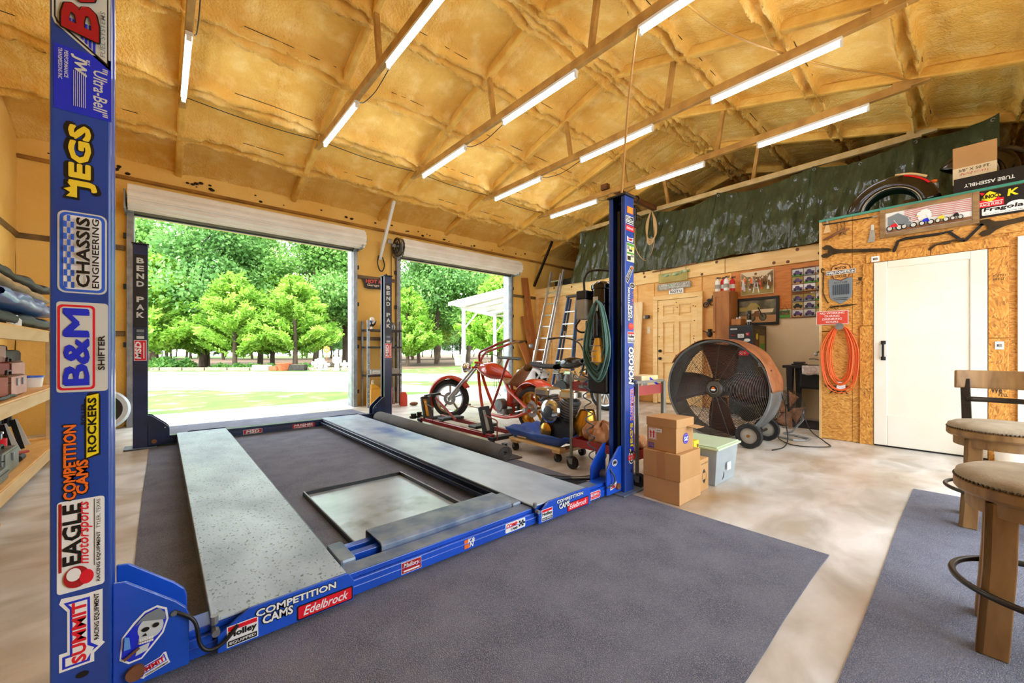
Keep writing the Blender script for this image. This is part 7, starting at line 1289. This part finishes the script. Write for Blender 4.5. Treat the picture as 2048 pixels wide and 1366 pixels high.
# shrubs and ferns in the bed
def shrub(d, l, R, H, label, leaf='leaf_fern', n=900, seed=1, cat='shrub'):
    rng = np.random.RandomState(seed); dd = rng.normal(size=(n, 3)); dd[:, 2] = np.abs(dd[:, 2]); dd /= np.linalg.norm(dd, axis=1)[:, None]; q = dd*rng.uniform(.3, 1, size=(n, 1))*np.array([R, R, H]); V, F = leaves(q, dd, .12, rng, 2.4)
    o = bpy.data.objects.new('shrub', leafobj('shrub', V, F, leaf)); COL.objects.link(o); o.location = wp(d, l, -.02); tag(o, label, cat, 'low plants in the bed')
shrub(23, lat(-.868, 23), .9, .75, 'round green shrub under the leftmost cedar', seed=1); shrub(23.4, lat(-.815, 23.4), .5, .6, 'small green shrub right of the round one', seed=2)
for i, u in enumerate((-.730, -.686, -.649, -.605, -.517)): shrub(23, lat(u, 23), .5, .32, 'low fern clump behind the timber edging, %s from the left' % ('first', 'second', 'third', 'fourth', 'fifth')[i], n=300, seed=10+i, cat='fern')
shrub(24, lat(-.083, 24), .5, .5, 'spiky palmetto beside the carport post', 'leaf_cedar', 300, 21)
# pots and statues
def pot(d, u, mt, r, h, label, box=False):
    t = E('planter', label, 'planter', wp(d, lat(u, d), -.02), -YAW, 'planters along the timber edging')
    if box: MB().box(-r*1.6, -r*.6, 0, r*1.6, r*.6, h).build('planter_body', mt, t, world=False, bevel=.01); MB().box(-r*1.5, -r*.5, h, r*1.5, r*.5, h+.01).build('soil', 'mulch', t, world=False)
    else: MB().lathe([(0, 0), (r*.7, 0), (r, h*.85), (r*1.08, h*.86), (r*1.08, h), (r*.95, h), (r*.9, h*.9), (0, h*.9)], n=20).build('planter_body', mt, t, world=False, smooth=40); MB().lathe([(r*.92, h*.92), (0, h*.95)], n=16).build('soil', 'mulch', t, world=False)
pot(22.0, -.625, 'statue', .28, .3, 'white box planter, leftmost of the planters', True); pot(22.0, -.604, 'terracotta', .26, .24, 'long brown planter right of the white one', True); pot(22.0, -.585, 'terracotta', .18, .26, 'small terracotta pot left of the big red one'); pot(21.9, -.570, 'terracotta', .36, .42, 'big terracotta pot, tallest of the planters'); pot(22.0, -.556, 'terracotta', .17, .25, 'small terracotta pot right of the big one'); pot(22.0, -.537, 'gunmetal', .3, .32, 'dark grey box planter at the right end of the planters', True); pot(30, -.134, 'statue', .35, .8, 'white barrel planter on the lawn seen through the second door')
def statue(d, u, h, label, k, mt='statue'):
    t = E('garden_statue', label, 'statue', wp(d, lat(u, d), -.02), -YAW+k, 'garden statues')
    MB().box(-.16, -.16, 0, .16, .16, .1).build('plinth', mt, t, world=False, bevel=.01)
    MB().lathe([(.10, .1), (.13, h*.25), (.09, h*.5), (.14, h*.66), (.10, h*.78), (.05, h*.82), (.085, h*.9), (.05, h*.98), (0, h)], n=16).build('figure', mt, t, world=False, smooth=60)
    for s in (-1, 1): MB().ball((s*.16, .03, h*.6), (.09, .04, h*.2), 12, 8).build('wing', mt, t, world=False, smooth=180)
statue(22.3, -.490, .62, 'white angel statue, left one of the garden group', .3); statue(22.0, -.479, .85, 'white angel statue beside the first, slightly taller', -.2); statue(22.2, -.466, .5, 'small white statue in front of the copper wind wheel', .6); statue(22.1, -.438, .95, 'white winged statue right of the copper wind wheel', .1); statue(22.3, -.419, .55, 'low white statue at the right end of the garden group', .9)
ww = E('wind_wheel', 'copper-coloured wind wheel ornament among the white statues', 'ornament', wp(22.4, lat(-.463, 22.4), -.02), -YAW); MB().cyl((0, 0, 0), (0, 0, 1.15), .02, n=8).build('pole', 'terracotta', ww, world=False)
for k in range(8): a = k*PI/4; MB().ball((.13*math.cos(a), -.03, 1.15+.13*math.sin(a)), (.07, .015, .07), 8, 6).build('petal', 'orange', ww, world=False, smooth=180)
# carport
cpz = 2.55
cp = E('carport', 'metal carport with white roof and braced posts beyond the second roll-up door', 'carport', wp(14.5, lat(-.092, 14.5)), 0)
A = [wp(14.0, lat(-.121, 14.0)), wp(17.0, lat(-.043, 17.0)), wp(14.0, lat(.133, 14.0)), wp(17.0, lat(.170, 17.0))]
for (x, y, _) in A:
    p = MB().box(x-.05, y-.05, -.02, x+.05, y+.05, cpz).build('post', 'carport_steel', cp, bevel=.005)
    dx, dy = A[2][0]-A[0][0], A[2][1]-A[0][1]; q = math.hypot(dx, dy); MB().bar((x, y, cpz-.75), (x+dx/q*.6, y+dy/q*.6, cpz), .05, .05).build('brace', 'carport_white', p)
a, b, c, d_ = [Vector(p)+Vector((0, 0, cpz)) for p in A]
MB().bar(a, b, .08, .12).bar(c, d_, .08, .12).build('eave_beam', 'carport_steel', cp); MB().bar(a, c, .06, .08).bar(b, d_, .06, .08).build('cross_beam', 'carport_steel', cp)
e1 = (b-a).normalized()*.4; e2 = (c-a).normalized()*.35
pts = [a-e1-e2, b+e1-e2, d_+e1+e2+Vector((0, 0, 1.1)), c-e1+e2+Vector((0, 0, 1.1))]
MB().add([p+Vector((0, 0, .08)) for p in pts]+[p+Vector((0, 0, .16)) for p in pts], [(0,1,2,3), (7,6,5,4), (0,4,5,1), (1,5,6,2), (2,6,7,3), (3,7,4,0)]).build('roof_sheet', 'carport_white', cp)
for k in range(5): t = k/4; q0 = pts[0]*(1-t)+pts[1]*t; q1 = pts[3]*(1-t)+pts[2]*t; MB().bar(q0+Vector((0, 0, .05)), q1+Vector((0, 0, .05)), .05, .05).build('purlin', 'carport_steel', cp)
